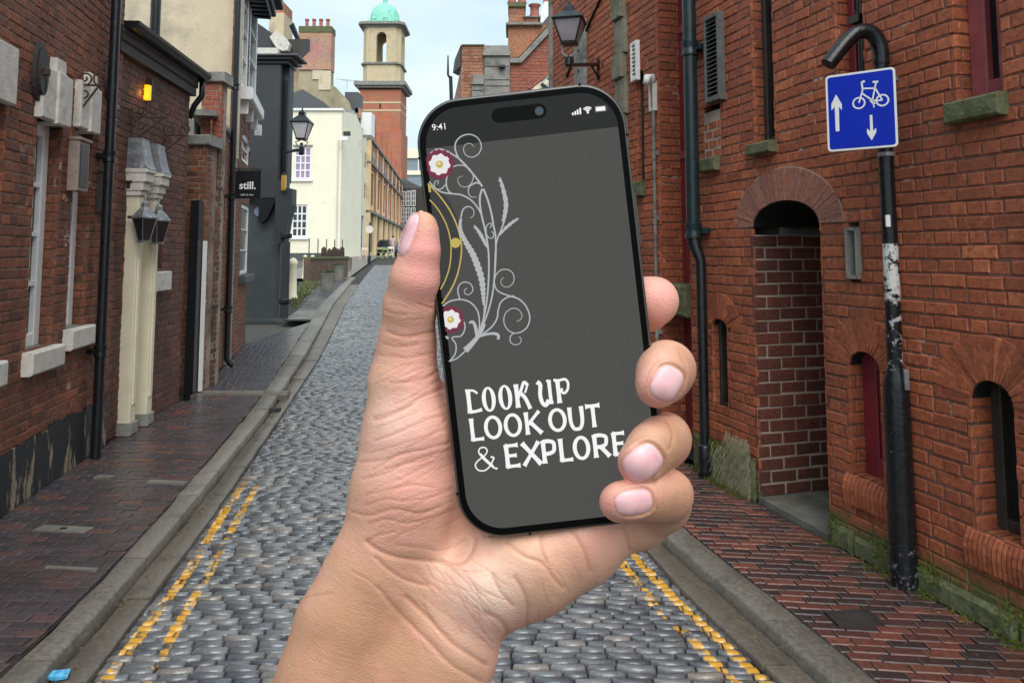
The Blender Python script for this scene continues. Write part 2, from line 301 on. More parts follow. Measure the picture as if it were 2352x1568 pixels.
def span(o, z, e=0.0):
    """the stretch of an opening o = (s0, s1, z0, z1, rise) at height z"""
    s0, s1, z0, z1, rs = o
    if z < z0 or z > z1+rs+(e if rs else 0): return None
    if z <= z1: return (s0, s1)
    h = ((s1-s0)/2+e)*math.sqrt(max(0, 1-((z-z1)/(rs+e))**2)); c = (s0+s1)/2; return (c-h, c+h)
def brick_panel(Pl, s0, s1, z0, z1, ops, mortar, bl=.178, bh=.0565, jt=.0070, wav=.0025, hdr=True, md=-.0050):
    out = []; r = 0; z = z0
    while z < z1-.02:
        zz = min(z+bh, z1); zm = (z+zz)/2
        cuts = sorted(c for c in (span(o, zm, .035) for o in ops) if c); iv = []; a = s0
        for c in cuts:
            if c[0] > a: iv.append((a, min(c[0], s1)))
            a = max(a, c[1])
        if a < s1: iv.append((a, s1))
        for a, b in iv: mortar.quad(Pl.pt(a, z-jt/2 if r else z, md), Pl.pt(b, z-jt/2 if r else z, md), Pl.pt(b, zz+jt/2, md), Pl.pt(a, zz+jt/2, md))
        hd = hdr and r % 2; l = (bl-jt)/2 if hd else bl; x = s0-(bl+jt)*(.25 if hd else 0)-random.uniform(0, .02)
        if not hdr: x = s0-(bl+jt)*(.5 if r % 2 else 0)
        while x < s1:
            ll = l*random.uniform(.96, 1.04)
            for a, b in iv:
                u0, u1 = max(x, a), min(x+ll, b)
                if u1-u0 > .025:
                    dz = random.uniform(-wav, wav); out.append(brick_geo(Pl, u0, u1, z+dz, zz+dz))
            x += ll+jt
        z += bh+jt; r += 1
    return out
def arch_ring(Pl, o, th, n, jt=.006, d=.004, back=-.02):
    """voussoirs round the head of an opening"""
    s0, s1, z0, z1, rs = o; c = (s0+s1)/2; h = (s1-s0)/2; out = []
    for k in range(n):
        a0, a1 = math.pi*(k+.045)/n, math.pi*(k+.955)/n
        def q(a, e): return (c+math.cos(a)*(h+e), z1+math.sin(a)*(rs+e))
        cs = [q(a0, .0), q(a1, .0), q(a1, th), q(a0, th)]; cs.reverse(); oo = random.uniform(-.002, .002)+d
        v = [Pl.pt(a, b, back) for a, b in cs]+[Pl.pt(a, b, oo-.003) for a, b in cs]; m = (sum(a for a, b in cs)/4, sum(b for a, b in cs)/4)
        v += [Pl.pt(a+(m[0]-a)*.1, b+(m[1]-b)*.03, oo) for a, b in cs]
        out.append((v, BF+BFr[-1:], min(1, max(0, random.gauss(.5, .2)))))
    return out
def reveal(Pl, o, d, side):
    """the plane of an opening's jamb; side 0 is the s0 jamb, side 1 the s1 jamb"""
    s0, s1 = o[0], o[1]; a = Pl.pt(s1 if side else s0, 0, 0); b = Pl.pt(s1 if side else s0, 0, -d)
    q = Plane(a, b, 1); want = -Pl.u if side else Pl.u
    if q.n.dot(want) < 0: q.n = -q.n
    return q
def lining(mb, Pl, o, d, n=14, sides=False):
    """soffit, head and floor of an opening, as thin solid faces"""
    s0, s1, z0, z1, rs = o; pts = [(s0, z0), (s1, z0), (s1, z1)]
    if rs: pts += [((s0+s1)/2+math.cos(math.pi*k/n)*(s1-s0)/2, z1+math.sin(math.pi*k/n)*rs) for k in range(1, n)]
    pts.append((s0, z1))
    for i in range(len(pts)):
        a, b = pts[i], pts[(i+1) % len(pts)]
        if not sides and abs(a[0]-b[0]) < 1e-6: continue
        mb.quad(Pl.pt(*a, -.009), Pl.pt(*b, -.009), Pl.pt(*b, -d), Pl.pt(*a, -d))
    return pts
# ================================================================== GROUND, ROAD, KERBS, PAVEMENTS
RZ = -.055                                                            # road level below the pavements
def interp(pts):
    pts = sorted((p[1], p[0]) for p in pts)
    def f(y):
        if y <= pts[0][0]: a, b = pts[0], pts[1]
        elif y >= pts[-1][0]: a, b = pts[-2], pts[-1]
        else:
            for i in range(len(pts)-1):
                if pts[i][0] <= y <= pts[i+1][0]: a, b = pts[i], pts[i+1]; break
        return a[1]+(b[1]-a[1])*(y-a[0])/(b[0]-a[0])
    return f
def smoothed(f, w=.5): return lambda y: sum(f(y+k*w/2)*c for k, c in ((-2, .15), (-1, .22), (0, .26), (1, .22), (2, .15)))
far_l = [(700, 815), (762, 700), (812, 640), (862, 597)]
kerbL = smoothed(interp([G(x, y) for x, y in [(80, 1568), (156, 1481), (332, 1289), (480, 1109), (616, 941)]+far_l]))
pavL = smoothed(interp([G(x, y) for x, y in [(12, 1541), (80, 1481), (216, 1345), (280, 1281), (472, 1061), (576, 941), (662, 815), (735, 700), (798, 640), (857, 597)]]))
gutL = smoothed(interp([G(x, y, RZ) for x, y in [(224, 1537), (312, 1421), (432, 1265), (508, 1161), (588, 1041), (656, 941), (735, 820)]]+[G(790, 700), G(832, 640), G(868, 597)]))
KR = interp([G(x, y) for x, y in [(1531, 1233), (1731, 1401), (1923, 1568)]]); kerbR = lambda y: KR(y) if y < 4.2 else KR(4.2)-.158*(y-4.2)
PR = interp([G(x, y) for x, y in [(1783, 1401), (1995, 1568)]]); pavR = lambda y: max(PR(min(y, 3.6))-.155*max(0, y-3.6), kerbR(y)+.16)
GR = interp([G(x, y, RZ) for x, y in [(1483, 1261), (1603, 1393), (1791, 1568)]]); gutR = lambda y: GR(y) if y < 4.2 else GR(4.2)-.158*(y-4.2)
LA = Plane((-2.406, 1.2), (-3.308, 6.18), 1); LB = Plane((-3.335, 6.182), (-3.485, 7.90), 1)
LC = Plane((-3.53, 8.62), (-3.97, 10.30), 1); LD = Plane((-3.95, 10.30), (-4.55, 12.80), 1)
RW = Plane((2.634, 1.0), (.478, 8.62), -1)
def wallL(y):
    for q in (LA, LB, LC, LD):
        if y <= q.pt(q.len, 0).y: t = (y-q.o.y)/q.u.y; return q.o.x+q.u.x*t
    return -4.55 if y < 17.5 else -5.45-(y-17.5)*.22
def wallR(y): return 2.917-.283*y
# earth below everything, to the horizon
g = MB(); rows = [-60, 0, 5, 10, 15, 20, 30, 40, 50, 60, 90, 140, 300, 900, 2400]; xs = [-1500, -300, -60, -20, -8, 0, 8, 20, 60, 300, 1500]
b = len(g.v)
gv = [(x, y, rise(y)-.16) for y in rows for x in xs]; nx = len(xs)
g.add(gv, [(j*nx+i, j*nx+i+1, (j+1)*nx+i+1, (j+1)*nx+i) for j in range(len(rows)-1) for i in range(nx-1)])
struct(g.build('ground', M['ground']))
def sheet(name, fl, fr, y0, y1, z, m, step=.6, parent=None):
    s = MB(); ys = []; y = y0
    while y < y1: ys.append(y); y += step*(1 if y < 20 else 4)
    ys.append(y1); v = []
    for y in ys: v += [(fl(y), y, rise(y)+z), (fr(y), y, rise(y)+z)]
    s.add(v, [(2*i, 2*i+1, 2*i+3, 2*i+2) for i in range(len(ys)-1)]); return s.build(name, m, parent)
# ---- setts
mS = bpy.data.materials.new('wet_sett'); mS.use_nodes = True
def sett_material(m):
    t = m.node_tree; L = t.links.new; b = t.nodes['Principled BSDF']; g = N(t, 'ShaderNodeNewGeometry'); a = N(t, 'ShaderNodeAttribute', attribute_name='tone')
    r = N(t, 'ShaderNodeValToRGB'); el = r.color_ramp.elements; el.new(.5); el.new(.8)
    for e, p, c in zip(el, (0, .45, .8, 1), ((.055, .062, .075), (.115, .120, .128), (.19, .19, .19), (.20, .17, .145))): e.position = p; e.color = (*c, 1)
    L(a.outputs['Fac'], r.inputs['Fac'])
    def noise(s, d=5, rg=.6):
        n = N(t, 'ShaderNodeTexNoise'); n.inputs['Scale'].default_value = s; n.inputs['Detail'].default_value = d; n.inputs['Roughness'].default_value = rg; L(g.outputs['Position'], n.inputs['Vector']); return n.outputs['Fac']
    def math_(op, x, y, z=None):
        n = N(t, 'ShaderNodeMath', operation=op)
        for i, q in enumerate((x, y, z)):
            if q is None: continue
            if isinstance(q, (int, float)): n.inputs[i].default_value = q
            else: L(q, n.inputs[i])
        return n.outputs[0]
    def ss(v, p0, p1):
        q = N(t, 'ShaderNodeMapRange', interpolation_type='SMOOTHSTEP'); L(v, q.inputs['Value']); q.inputs['From Min'].default_value = p0; q.inputs['From Max'].default_value = p1; return q.outputs['Result']
    mm = N(t, 'ShaderNodeMix', data_type='RGBA', blend_type='MULTIPLY'); mm.inputs['Factor'].default_value = .6; L(r.outputs['Color'], mm.inputs['A']); n1 = noise(45, 6, .7); L(n1, mm.inputs['B']); out = mm.outputs['Result']
    sc2 = N(t, 'ShaderNodeVectorMath', operation='SCALE'); sc2.inputs['Scale'].default_value = 1.5; L(out, sc2.inputs[0]); out = sc2.outputs[0]
    sx = N(t, 'ShaderNodeSeparateXYZ'); L(g.outputs['Position'], sx.inputs[0]); X, Y, Z = sx.outputs
    nz_ = noise(14, 5, .75); nb = noise(2.2, 3, .5)
    # double yellow lines: painted stripes x = c0 + c1*y in the place itself, worn off in patches
    for pts, wd, wear in YL:
        (xa, ya), (xb, yb), (xc, yc) = pts[0], pts[1], pts[2]
        def seg(p, q): k = (q[0]-p[0])/(q[1]-p[1]); return math_('MULTIPLY_ADD', Y, k, p[0]-k*p[1])
        lo = seg(pts[0], pts[1]); hi = seg(pts[1], pts[2]); fsel = ss(Y, yb-.05, yb+.05)
        line = math_('ADD', math_('MULTIPLY', lo, math_('SUBTRACT', 1.0, fsel)), math_('MULTIPLY', hi, fsel))
        dx = math_('ABSOLUTE', math_('SUBTRACT', X, line), 0); wob = math_('MULTIPLY_ADD', noise(11, 3), .022, wd/2-.011)
        on = math_('LESS_THAN', dx, wob)
        on = math_('MULTIPLY', on, ss(Z, RZ-.011, RZ-.006))
        on = math_('MULTIPLY', on, ss(math_('ADD', math_('MULTIPLY', nz_, .6), math_('MULTIPLY', nb, .5)), wear, wear+.05))
        on = math_('MULTIPLY', on, ss(Y, 5.6, 4.9))
        q = N(t, 'ShaderNodeMix', data_type='RGBA'); L(math_('MULTIPLY', on, .92), q.inputs['Factor']); L(out, q.inputs['A']); q.inputs['B'].default_value = (.72, .37, .025, 1); out = q.outputs['Result']
    L(out, b.inputs['Base Color'])
    bpc = N(t, 'ShaderNodeBump'); bpc.inputs['Strength'].default_value = .45; bpc.inputs['Distance'].default_value = .004; L(noise(30, 4, .6), bpc.inputs['Height'])
    rr = N(t, 'ShaderNodeMapRange'); L(math_('ADD', math_('MULTIPLY', n1, .5), math_('MULTIPLY', nb, .5)), rr.inputs['Value']); rr.inputs['From Min'].default_value = .35; rr.inputs['From Max'].default_value = .65; rr.inputs['To Min'].default_value = .16; rr.inputs['To Max'].default_value = .40; b.inputs['Coat Weight'].default_value = .9; b.inputs['Coat Roughness'].default_value = .10; b.inputs['Coat IOR'].default_value = 1.45; L(bpc.outputs['Normal'], b.inputs['Coat Normal']); L(rr.outputs['Result'], b.inputs['Roughness'])
    b.inputs['Specular IOR Level'].default_value = .85
    bp = N(t, 'ShaderNodeBump'); bp.inputs['Strength'].default_value = .8; bp.inputs['Distance'].default_value = .005; L(noise(48, 7, .7), bp.inputs['Height']); L(bp.outputs['Normal'], b.inputs['Normal'])
YL = [([G(x, y, RZ) for x, y in p], wd, wr) for p, wd, wr in (
    ([(260, 1537), (428, 1317), (540, 1141)], .052, .475), ([(350, 1537), (480, 1313), (572, 1149)], .046, .52),
    ([(1763, 1568), (1551, 1377), (1451, 1269)], .050, .40), ([(1691, 1568), (1507, 1393), (1431, 1293)], .046, .48))]
sett_material(mS)
road = struct(sheet('road', lambda y: kerbL(y)+.02, lambda y: kerbR(y)-.0 if y < 11 else kerbR(11)-.158*(y-11), -2.0, 130, RZ-.030, M['joint']))
def sett(x0, x1, y0, y1, zt, e):
    rx = random.uniform(-.014, .014); ry = random.uniform(-.022, .016); z0 = zt+random.uniform(-.0035, .0035); cx, cy = (x0+x1)/2, (y0+y1)/2
    Z = lambda x, y, d: z0+d+(x-cx)*rx*4+(y-cy)*ry*4+rise(cy)
    j = lambda: random.uniform(-.003, .003)
    c = [(x0+j(), y0+j()), (x1+j(), y0+j()), (x1+j(), y1+j()), (x0+j(), y1+j())]
    def ring(k, d): return [Vector((cx+(x-cx)*(1-k*e*2/(x1-x0)), cy+(y-cy)*(1-k*e*2/(y1-y0)), Z(x, y, d))) for x, y in c]
    v = ring(0, -.034)+ring(.10, -.011)+ring(.45, -.0040)+ring(1.40, 0)
    f = []
    for a in range(3): f += [(a*4+i, a*4+(i+1) % 4, a*4+4+(i+1) % 4, a*4+4+i) for i in range(4)]
    f.append((12, 13, 14, 15)); return v, f, min(1, max(0, random.gauss(.45, .25)))
pcs = []; y = 1.75; r = 0; patch = lambda x, y: .5+.5*math.sin(x*2.3+y*1.1)*math.sin(y*1.9-x)
while y < 46:
    far = y > 13; dy = random.uniform(.040, .051)*(1 if not far else 1.7); base = random.uniform(0, .12)
    x = gutL(y)+.004; xe = gutR(y)-.004
    if y > 11: xe = gutR(11)-.158*(y-11)+.2
    x1 = x+base+.03
    und = .007*math.sin(y*1.7)+.005*math.sin(y*4.1+1)
    while x < xe-.02:
        x1 = min(x1, xe); crown = .02*(1-((x-(gutL(y)+xe)/2)/((xe-gutL(y))/2))**2)
        if x1-x > .03: pcs.append(sett(x, x1-.0065, y, y+dy-.0065, RZ+und*(1 if y > 3 else .6)+crown*.8, .0082))
        x = x1; x1 = x+random.uniform(.095, .160)*(1 if not far else 1.3)
    y += dy; r += 1
emit(pcs, 'sett', 'setts', mS, road, 295, smooth=True)
# ---- gutter slabs and kerb stones
def long_stones(fl, fr, y0, y1, zt, ln, m, name, parent, e=.014, wob=.009, depth=.12, n0=0):
    y = y0; ps = []
    while y < y1:
        l = ln*random.uniform(.8, 1.2)*(1 if y < 14 else 2.2); ye = min(y+l, y1); ys = [y+.004+(ye-y-.008)*k/4 for k in range(5)]; v = []; zz = zt+random.uniform(-.004, .004); tn = random.random()
        for q in ys:
            a, b_ = fl(q)+random.uniform(-wob, wob), fr(q)+random.uniform(-wob, wob)*.4; z = rise(q)+zz
            v += [Vector((a, q, z-depth)), Vector((a, q, z-e)), Vector((a+e*1.2, q, z)), Vector((b_-.004-e*.6, q, z)), Vector((b_-.004, q, z-e*.6)), Vector((b_-.004, q, z-depth))]
        f = [(k*6+i, k*6+i+1, k*6+7+i, k*6+6+i) for k in range(4) for i in range(5)]+[(0, 1, 2, 3, 4, 5), (29, 28, 27, 26, 25, 24)]
        mb = MB(); mb.add(v, f, tn); mb.build(name, m, parent, smooth=True, ang=55)
        y = ye
kl = struct(sheet('kerb', lambda y: pavL(y), lambda y: kerbL(y), 1.2, 70, -.09, M['joint']))
long_stones(pavL, kerbL, 1.2, 34, .0, .85, M['granite'], 'kerb_stone', kl)
kr = struct(sheet('kerb', lambda y: kerbR(y), lambda y: pavR(y), 1.2, 12, -.09, M['joint']))
long_stones(kerbR, pavR, 1.2, 11.5, .0, 1.0, M['granite'], 'kerb_stone', kr)
gl = struct(sheet('gutter', lambda y: kerbL(y), lambda y: gutL(y), 1.2, 50, RZ-.02, M['joint']))
long_stones(lambda y: kerbL(y)+.012, gutL, 1.2, 30, RZ+.006, .75, M['slab'], 'gutter_slab', gl, e=.006, depth=.05)
gr = struct(sheet('gutter', lambda y: gutR(y), lambda y: kerbR(y), 1.2, 12, RZ-.02, M['joint']))
long_stones(gutR, lambda y: kerbR(y)-.012, 1.2, 11.5, RZ+.006, .8, M['slab'], 'gutter_slab', gr, e=.006, depth=.05)
# ---- pavements of clay pavers
def pavement(fl, fr, y0, y1, m, name, dy=.062, ln=.150, sk=0.0, zoff=0):
    st = struct(sheet('pavement', fl, fr, y0-.3, y1, -.012, M['joint'])); ps = []; y = y0; r = 0
    while y < y1-.02:
        a, b_ = fl(y)+.004, fr(y)-.006; x = a-(ln/2 if r % 2 else 0)-random.uniform(0, .03)
        while x < b_:
            l = ln*random.uniform(.95, 1.05); u0, u1 = max(x, a), min(x+l, b_)
            if u1-u0 > .03:
                z = rise(y)+random.uniform(-.0022, .0022)+.004*math.sin(y*2.3+x*3); q = Plane((0, 0), (1, 0), 1)
                t = [random.uniform(-.0012, .0012) for _ in range(4)]; c = ((u0, y), (u1-.006, y), (u1-.006, y+dy-.006), (u0, y+dy-.006)); ci = ((u0+.004, y+.004), (u1-.010, y+.004), (u1-.010, y+dy-.010), (u0+.004, y+dy-.010))
                v = [Vector((p[0], p[1]+sk*(p[0]-a), z-.03)) for p in c]+[Vector((p[0], p[1]+sk*(p[0]-a), z-.004+t[i])) for i, p in enumerate(c)]+[Vector((p[0], p[1]+sk*(p[0]-a), z+t[i])) for i, p in enumerate(ci)]
                ps.append((v, BFr, TONE(u0, y)))
            x += l
        y += dy; r += 1
    emit(ps, 'paver', 'pavers', m, st, 290); return st
TONE = lambda x, y: min(1, max(0, random.gauss(.28+.36*max(0, (3.9-y)/1.6)+.16*(math.sin(x*3.1+y*1.7) > .55), .22)))     # nearer pavers of the left footway are redder
pavement(wallL, pavL, 1.9, 8.2, M['paver_left'], 'p')
TONE = lambda x, y: min(1, max(0, random.gauss(.5, .25)))
pavement(wallL, pavL, 8.53, 17.4, M['paver_far'], 'p', dy=.075, ln=.17)
sl = MB(); sl.box(-3.5, -2.46, 8.215, 8.345, -.05, .004); struct(sl.build('crossing_slab', M['slab']))
sl = MB(); sl.box(-3.5, -2.5, 8.36, 8.51, -.05, .002); struct(sl.build('crossing_slab', M['granite']))
pavement(lambda y: -5.35-(y-17.5)*.18, pavL, 17.5, 33, M['paver_far'], 'p', dy=.30, ln=.42)
far_pav = struct(sheet('pavement', lambda y: pavL(y)-3.5, pavL, 33, 70, 0.0, M['granite']))
TONE = lambda x, y: random.random()**1.15
pavement(pavR, lambda y: wallR(y)-.02, 1.9, 9.6, M['paver_right'], 'p', dy=.060, ln=.135, sk=-.12)
# iron covers and stone markers let into the left pavement
def flat_plate(px, w_, l_, m, name, label, cat, tilt=0, slots=True):
    x, y = G(*px); t = thing(name, (x, y, 0), label, cat); a = MB(); a.add([Vector((x+math.cos(tilt)*i*w_/2-math.sin(tilt)*j*l_/2, y+math.sin(tilt)*i*w_/2+math.cos(tilt)*j*l_/2, z)) for z in (-.02, .0095) for i, j in ((-1, -1), (1, -1), (1, 1), (-1, 1))], [(0, 3, 2, 1), (4, 5, 6, 7), (0, 1, 5, 4), (1, 2, 6, 5), (2, 3, 7, 6), (3, 0, 4, 7)])
    a.build('plate', m, t)
    if slots:
        c = MB(); c.box(x-.018, x+.018, y-.012, y+.012, .004, .0125); c.build('keyhole', M['dark'], t)
flat_plate((146, 1217), .31, .085, M['concrete'], 'marker_slab', 'pale rectangular marker slab with a small keyhole in the left pavement', 'slab', -.12)
flat_plate((385, 1108), .27, .05, M['concrete'], 'drain_cover', 'long thin pale strip let into the dark left pavement near the kerb', 'cover', -.14, False)
flat_plate((240, 1096), .12, .07, M['concrete'], 'stopcock_cover', 'small pinkish stopcock cover in the left pavement nearest the wall', 'cover', -.1, False)
flat_plate((165, 1307), .27, .022, M['concrete'], 'channel_strip', 'narrow white strip bordering the rusty patch in the near left pavement', 'strip', -.1, False)
flat_plate((1960, 1420), .20, .12, M['iron'], 'inspection_cover', 'dark iron inspection cover in the red right pavement left of the sign post', 'cover', .1, False)
# the drain board and litter in the left gutter
x, y = G(640, 945, RZ); a = MB(); a.box(x-.19, x+.02, y-.06, y+.02, RZ, RZ+.04); tag(a.build('drain_grate', M['iron']), 'dark iron drain grate in the left gutter beside the wet patch', 'grate')
x, y = G(136, 1560, RZ); a = MB(); pts = [(-.035, -.02, .012), (.0, -.028, .02), (.038, -.012, .01), (.03, .02, .022), (-.005, .026, .012), (-.036, .016, .018)]
a.add([(x+p[0], y+p[1], RZ+.008+p[2]) for p in pts]+[(x+p[0]*.9, y+p[1]*.9, RZ+.009) for p in pts]+[(x, y, RZ+.036)], [(i, (i+1) % 6, 12) for i in range(6)]+[(6+i, 6+(i+1) % 6, (i+1) % 6, i) for i in range(6)]+[(11, 10, 9, 8, 7, 6)])
tag(a.build('crisp_packet', mat('blue_foil', (.10, .42, .75), .3, var=.5, vs_=40)), 'crumpled bright blue wrapper lying in the near left gutter', 'litter')

# ================================================================== LEFT SIDE
def body(Pl, z1, thick, s0=0, s1=None, m=None, parent=None, d=-.45, name='rear_mass'):
    q = MB(); q.pbox(Pl, s0, s1 or Pl.len, -.1, z1, d-thick, d); return q.build(name, m or M['render_grey'], parent)
def op(Pl, pl, yb, pr, yt, yref, rise_=0):          # opening from pixel columns pl, pr at row yref, bottom row yb, top row yt (read at the far edge)
    a = Pl.at(pl, yref)[0]; b_ = Pl.at(pr, yref)[0]; s0, s1 = min(a, b_), max(a, b_); far = pr if Pl.n.x > 0 else pl
    zb = Pl.at(far, yb)[1]; zt = Pl.at(far, yt)[1]; return (s0, s1, zb, zt-rise_, rise_)
def sash(Pl, o, d, parent, frame_m, glass_m, fw=.055, nx=1, nz=1, bw=.022, th=.05, name='window', label=None):
    """a window: frame with glazing bars, each pane a sub-part"""
    s0, s1, z0, z1, rs = o; z1 = z1+rs; f = MB()
    f.pbox(Pl, s0, s0+fw, z0, z1, -d-th, -d, bev=.006); f.pbox(Pl, s1-fw, s1, z0, z1, -d-th, -d, bev=.006)
    f.pbox(Pl, s0+fw, s1-fw, z0, z0+fw, -d-th, -d-.002, bev=.006); f.pbox(Pl, s0+fw, s1-fw, z1-fw, z1, -d-th, -d-.002, bev=.006)
    A, B_, c, e = s0+fw, s1-fw, z0+fw, z1-fw
    for i in range(1, nx): x = A+(B_-A)*i/nx; f.pbox(Pl, x-bw/2, x+bw/2, c, e, -d-th*.8, -d-.008)
    for i in range(1, nz): z = c+(e-c)*i/nz; f.pbox(Pl, A, B_, z-bw/2, z+bw/2, -d-th*.8, -d-.006)
    fo = f.build(name, frame_m, parent, label=label)
    for i in range(nx):
        for k in range(nz):
            q = MB(); t = random.uniform(-.002, .002); xa, xb, za, zb = A+(B_-A)*i/nx, A+(B_-A)*(i+1)/nx, c+(e-c)*k/nz, c+(e-c)*(k+1)/nz
            q.pbox(Pl, xa, xb, za, zb, -d-th*.6-.004+t, -d-th*.6+t); q.build('pane', glass_m, fo)
    return fo
def finish_openings(Pl, ops, d, lin_m, parent, jamb_m, mort_m, far=1, skip_bricks=False):
    li = MB(); jm = MB(); jb = []
    for o, dd in zip(ops, d):
        lining(li, Pl, o, dd); rv = reveal(Pl, o, dd, far)
        if not skip_bricks: jb += brick_panel(rv, .0, dd, o[2], o[3]+(o[4]*.1), [], jm, hdr=True)
    if li.f: li.build('opening_lining', lin_m, parent)
    return jb, jm
# ---- house A: nearest brick house
hA = thing('brick_house', (-3, 4, 0), 'nearest left brick house with white stone lintels and peeling black plinth', 'house')
o1 = op(LA, 60, 790, 119, 283, 780); o2 = op(LA, 152, 745, 192, 300, 745)
w_ = o1[1]-o1[0]; o0 = (o1[0]-1.15-w_*.1, o1[0]-.42, o1[2], o1[3], 0)
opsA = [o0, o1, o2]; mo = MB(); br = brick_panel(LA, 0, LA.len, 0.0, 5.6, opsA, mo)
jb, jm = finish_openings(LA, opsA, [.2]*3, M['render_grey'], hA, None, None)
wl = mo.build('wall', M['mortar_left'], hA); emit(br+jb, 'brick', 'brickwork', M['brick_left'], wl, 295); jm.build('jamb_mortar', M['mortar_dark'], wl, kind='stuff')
body(LA, 5.6, 3, parent=hA, d=-.26)
for o in opsA:
    sash(LA, o, .08, hA, M['white'], M['glass_dark'], fw=.085, nx=2, nz=4, bw=.03, th=.06)
    s = MB(); s.pbox(LA, o[0]-.05, o[1]+.07, o[2]-.15, o[2]-.005, -.15, .065, bev=.012); s.build('sill', M['stone_sill'], hA, smooth=False)
    s = MB(); zt = o[3]; s.pbox(LA, o[0]-.05, o[1]+.03, zt, zt+.34, -.15, .045, bev=.008); c = (o[0]+o[1])/2; s.pbox(LA, c-.06, c+.09, zt+.33, zt+.43, -.1, .047, bev=.008); s.pbox(LA, c-.05, c+.08, zt-.012, zt+.34, -.12, .062, bev=.008); s.build('lintel', M['stone_sill'], hA)
gp = MB(); gp.box(-3.42, -3.40, 6.4, 6.6, 0, 5.6); 
pm_ = mat('peeling_black_paint', (.014, .017, .021), .5, var=.3, vs_=20, bump=.25)
def peel(m):
    t = m.node_tree; L = t.links.new; b = t.nodes['Principled BSDF']; old = b.inputs['Base Color'].links[0].from_socket; g = N(t, 'ShaderNodeNewGeometry'); mp = N(t, 'ShaderNodeMapping'); mp.inputs['Scale'].default_value = (9, 9, 2.2); L(g.outputs['Position'], mp.inputs['Vector'])
    n = N(t, 'ShaderNodeTexNoise'); n.inputs['Scale'].default_value = 1; n.inputs['Detail'].default_value = 9; n.inputs['Roughness'].default_value = .74; L(mp.outputs['Vector'], n.inputs['Vector']); sx = N(t, 'ShaderNodeSeparateXYZ'); L(g.outputs['Position'], sx.inputs[0])
    k = N(t, 'ShaderNodeMath', operation='MULTIPLY_ADD'); L(sx.outputs['Z'], k.inputs[0]); k.inputs[1].default_value = -.16; L(n.outputs['Fac'], k.inputs[2]); r = N(t, 'ShaderNodeMapRange'); L(k.outputs[0], r.inputs['Value']); r.inputs['From Min'].default_value = .535; r.inputs['From Max'].default_value = .555
    x = N(t, 'ShaderNodeMix', data_type='RGBA'); L(r.outputs['Result'], x.inputs['Factor']); L(old, x.inputs['A']); x.inputs['B'].default_value = (.33, .27, .18, 1); L(x.outputs['Result'], b.inputs['Base Color']); bp = N(t, 'ShaderNodeBump'); bp.inputs['Strength'].default_value = .6; bp.inputs['Distance'].default_value = .004; bp.invert = True; L(r.outputs['Result'], bp.inputs['Height']); L(bp.outputs['Normal'], b.inputs['Normal'])
peel(pm_); a = MB(); s_ = .02; zt_ = .42
while s_ < LA.len-.05:
    zt_ = max(.36, min(.50, zt_+random.gauss(0, .007))); z2 = max(.36, min(.50, zt_+random.gauss(0, .006))); e2 = .028
    v = [LA.pt(s_, 0, .0065), LA.pt(s_+e2, 0, .0065), LA.pt(s_+e2, z2, .0062), LA.pt(s_, zt_, .0062), LA.pt(s_, 0, -.004), LA.pt(s_+e2, 0, -.004), LA.pt(s_+e2, z2, -.004), LA.pt(s_, zt_, -.004)]; a.add(v, [(0, 1, 2, 3), (3, 2, 6, 7)]); s_ += e2; zt_ = z2
a.build('painted_plinth', pm_, hA)
# corner of house A turning away
ca = Plane(LA.pt(LA.len, 0)[:2], (LA.pt(LA.len, 0).x-3, LA.pt(LA.len, 0).y+.2), 1); mo = MB(); brk = brick_panel(ca, .1, 2.5, 3.3, 5.6, [], mo)
# objects on house A
def wall_disc(px, py, r, th, m, label, cat, name, Pl=LA):
    s, z = Pl.at(px, py); a = MB(); t = thing(name, Pl.pt(s, z), label, cat, None); n = 20
    for k0, k1, rr in ((-.004, th*.6, r), (th*.6, th, r*.8)):
        v = [Pl.pt(s+math.cos(2*math.pi*k/n)*rr*q*.42, z+math.sin(2*math.pi*k/n)*rr*q, d) for d, q in ((k0, 1), (k1, 1)) for k in range(n)]
        a.add(v, [(k, (k+1) % n, n+(k+1) % n, n+k) for k in range(n)]+[tuple(range(n, 2*n))])
    a.build('disc', m, t); b_ = MB(); b_.pbox(Pl, s-.02, s+.02, z-.02, z+.02, th-.002, th+.025); b_.build('nut', M['rust'], t)
wall_disc(86, 165, .19, .045, M['iron'], 'round iron wall-tie plate left of the first white lintel', 'wall plate', 'wall_tie_plate')
wall_disc(248, 185, .17, .045, M['iron'], 'round iron wall-tie plate just left of the tall black downpipe', 'wall plate', 'wall_tie_plate')
def wall_box(Pl, px0, py0, px1, py1, dep, m, name, label, cat, inner=None):
    s0, z1 = Pl.at(px0, py0); s1, z0 = Pl.at(px1, py1); s0, s1 = min(s0, s1), max(s0, s1); t = thing(name, Pl.pt(s0, z0), label, cat)
    a = MB(); a.pbox(Pl, s0, s1, z0, z1, .001, dep, bev=.006); a.build('case', m, t)
    if inner:
        e = (s1-s0)*.14; b_ = MB(); b_.pbox(Pl, s0+e, s1-e, z0+e, z1-e, dep-.004, dep+.004); b_.build('face', inner, t)
    c = MB(); c.pbox(Pl, s0-.01, s1+.01, z1+.001, z1+.02, .001, dep+.012); c.build('cap', m, t); return t
wall_box(LA, 158, 320, 178, 442, .07, mat('faded_case', (.32, .24, .21), .7, var=.2, vs_=20), 'notice_case', 'pale slim notice case on the brick between the two white sash windows', 'notice case', M['glass_dark'])
wall_box(LA, 224, 395, 240, 490, .05, M['iron'], 'notice_board', 'small dark framed notice board beside the tall black downpipe', 'notice board', M['lead'])
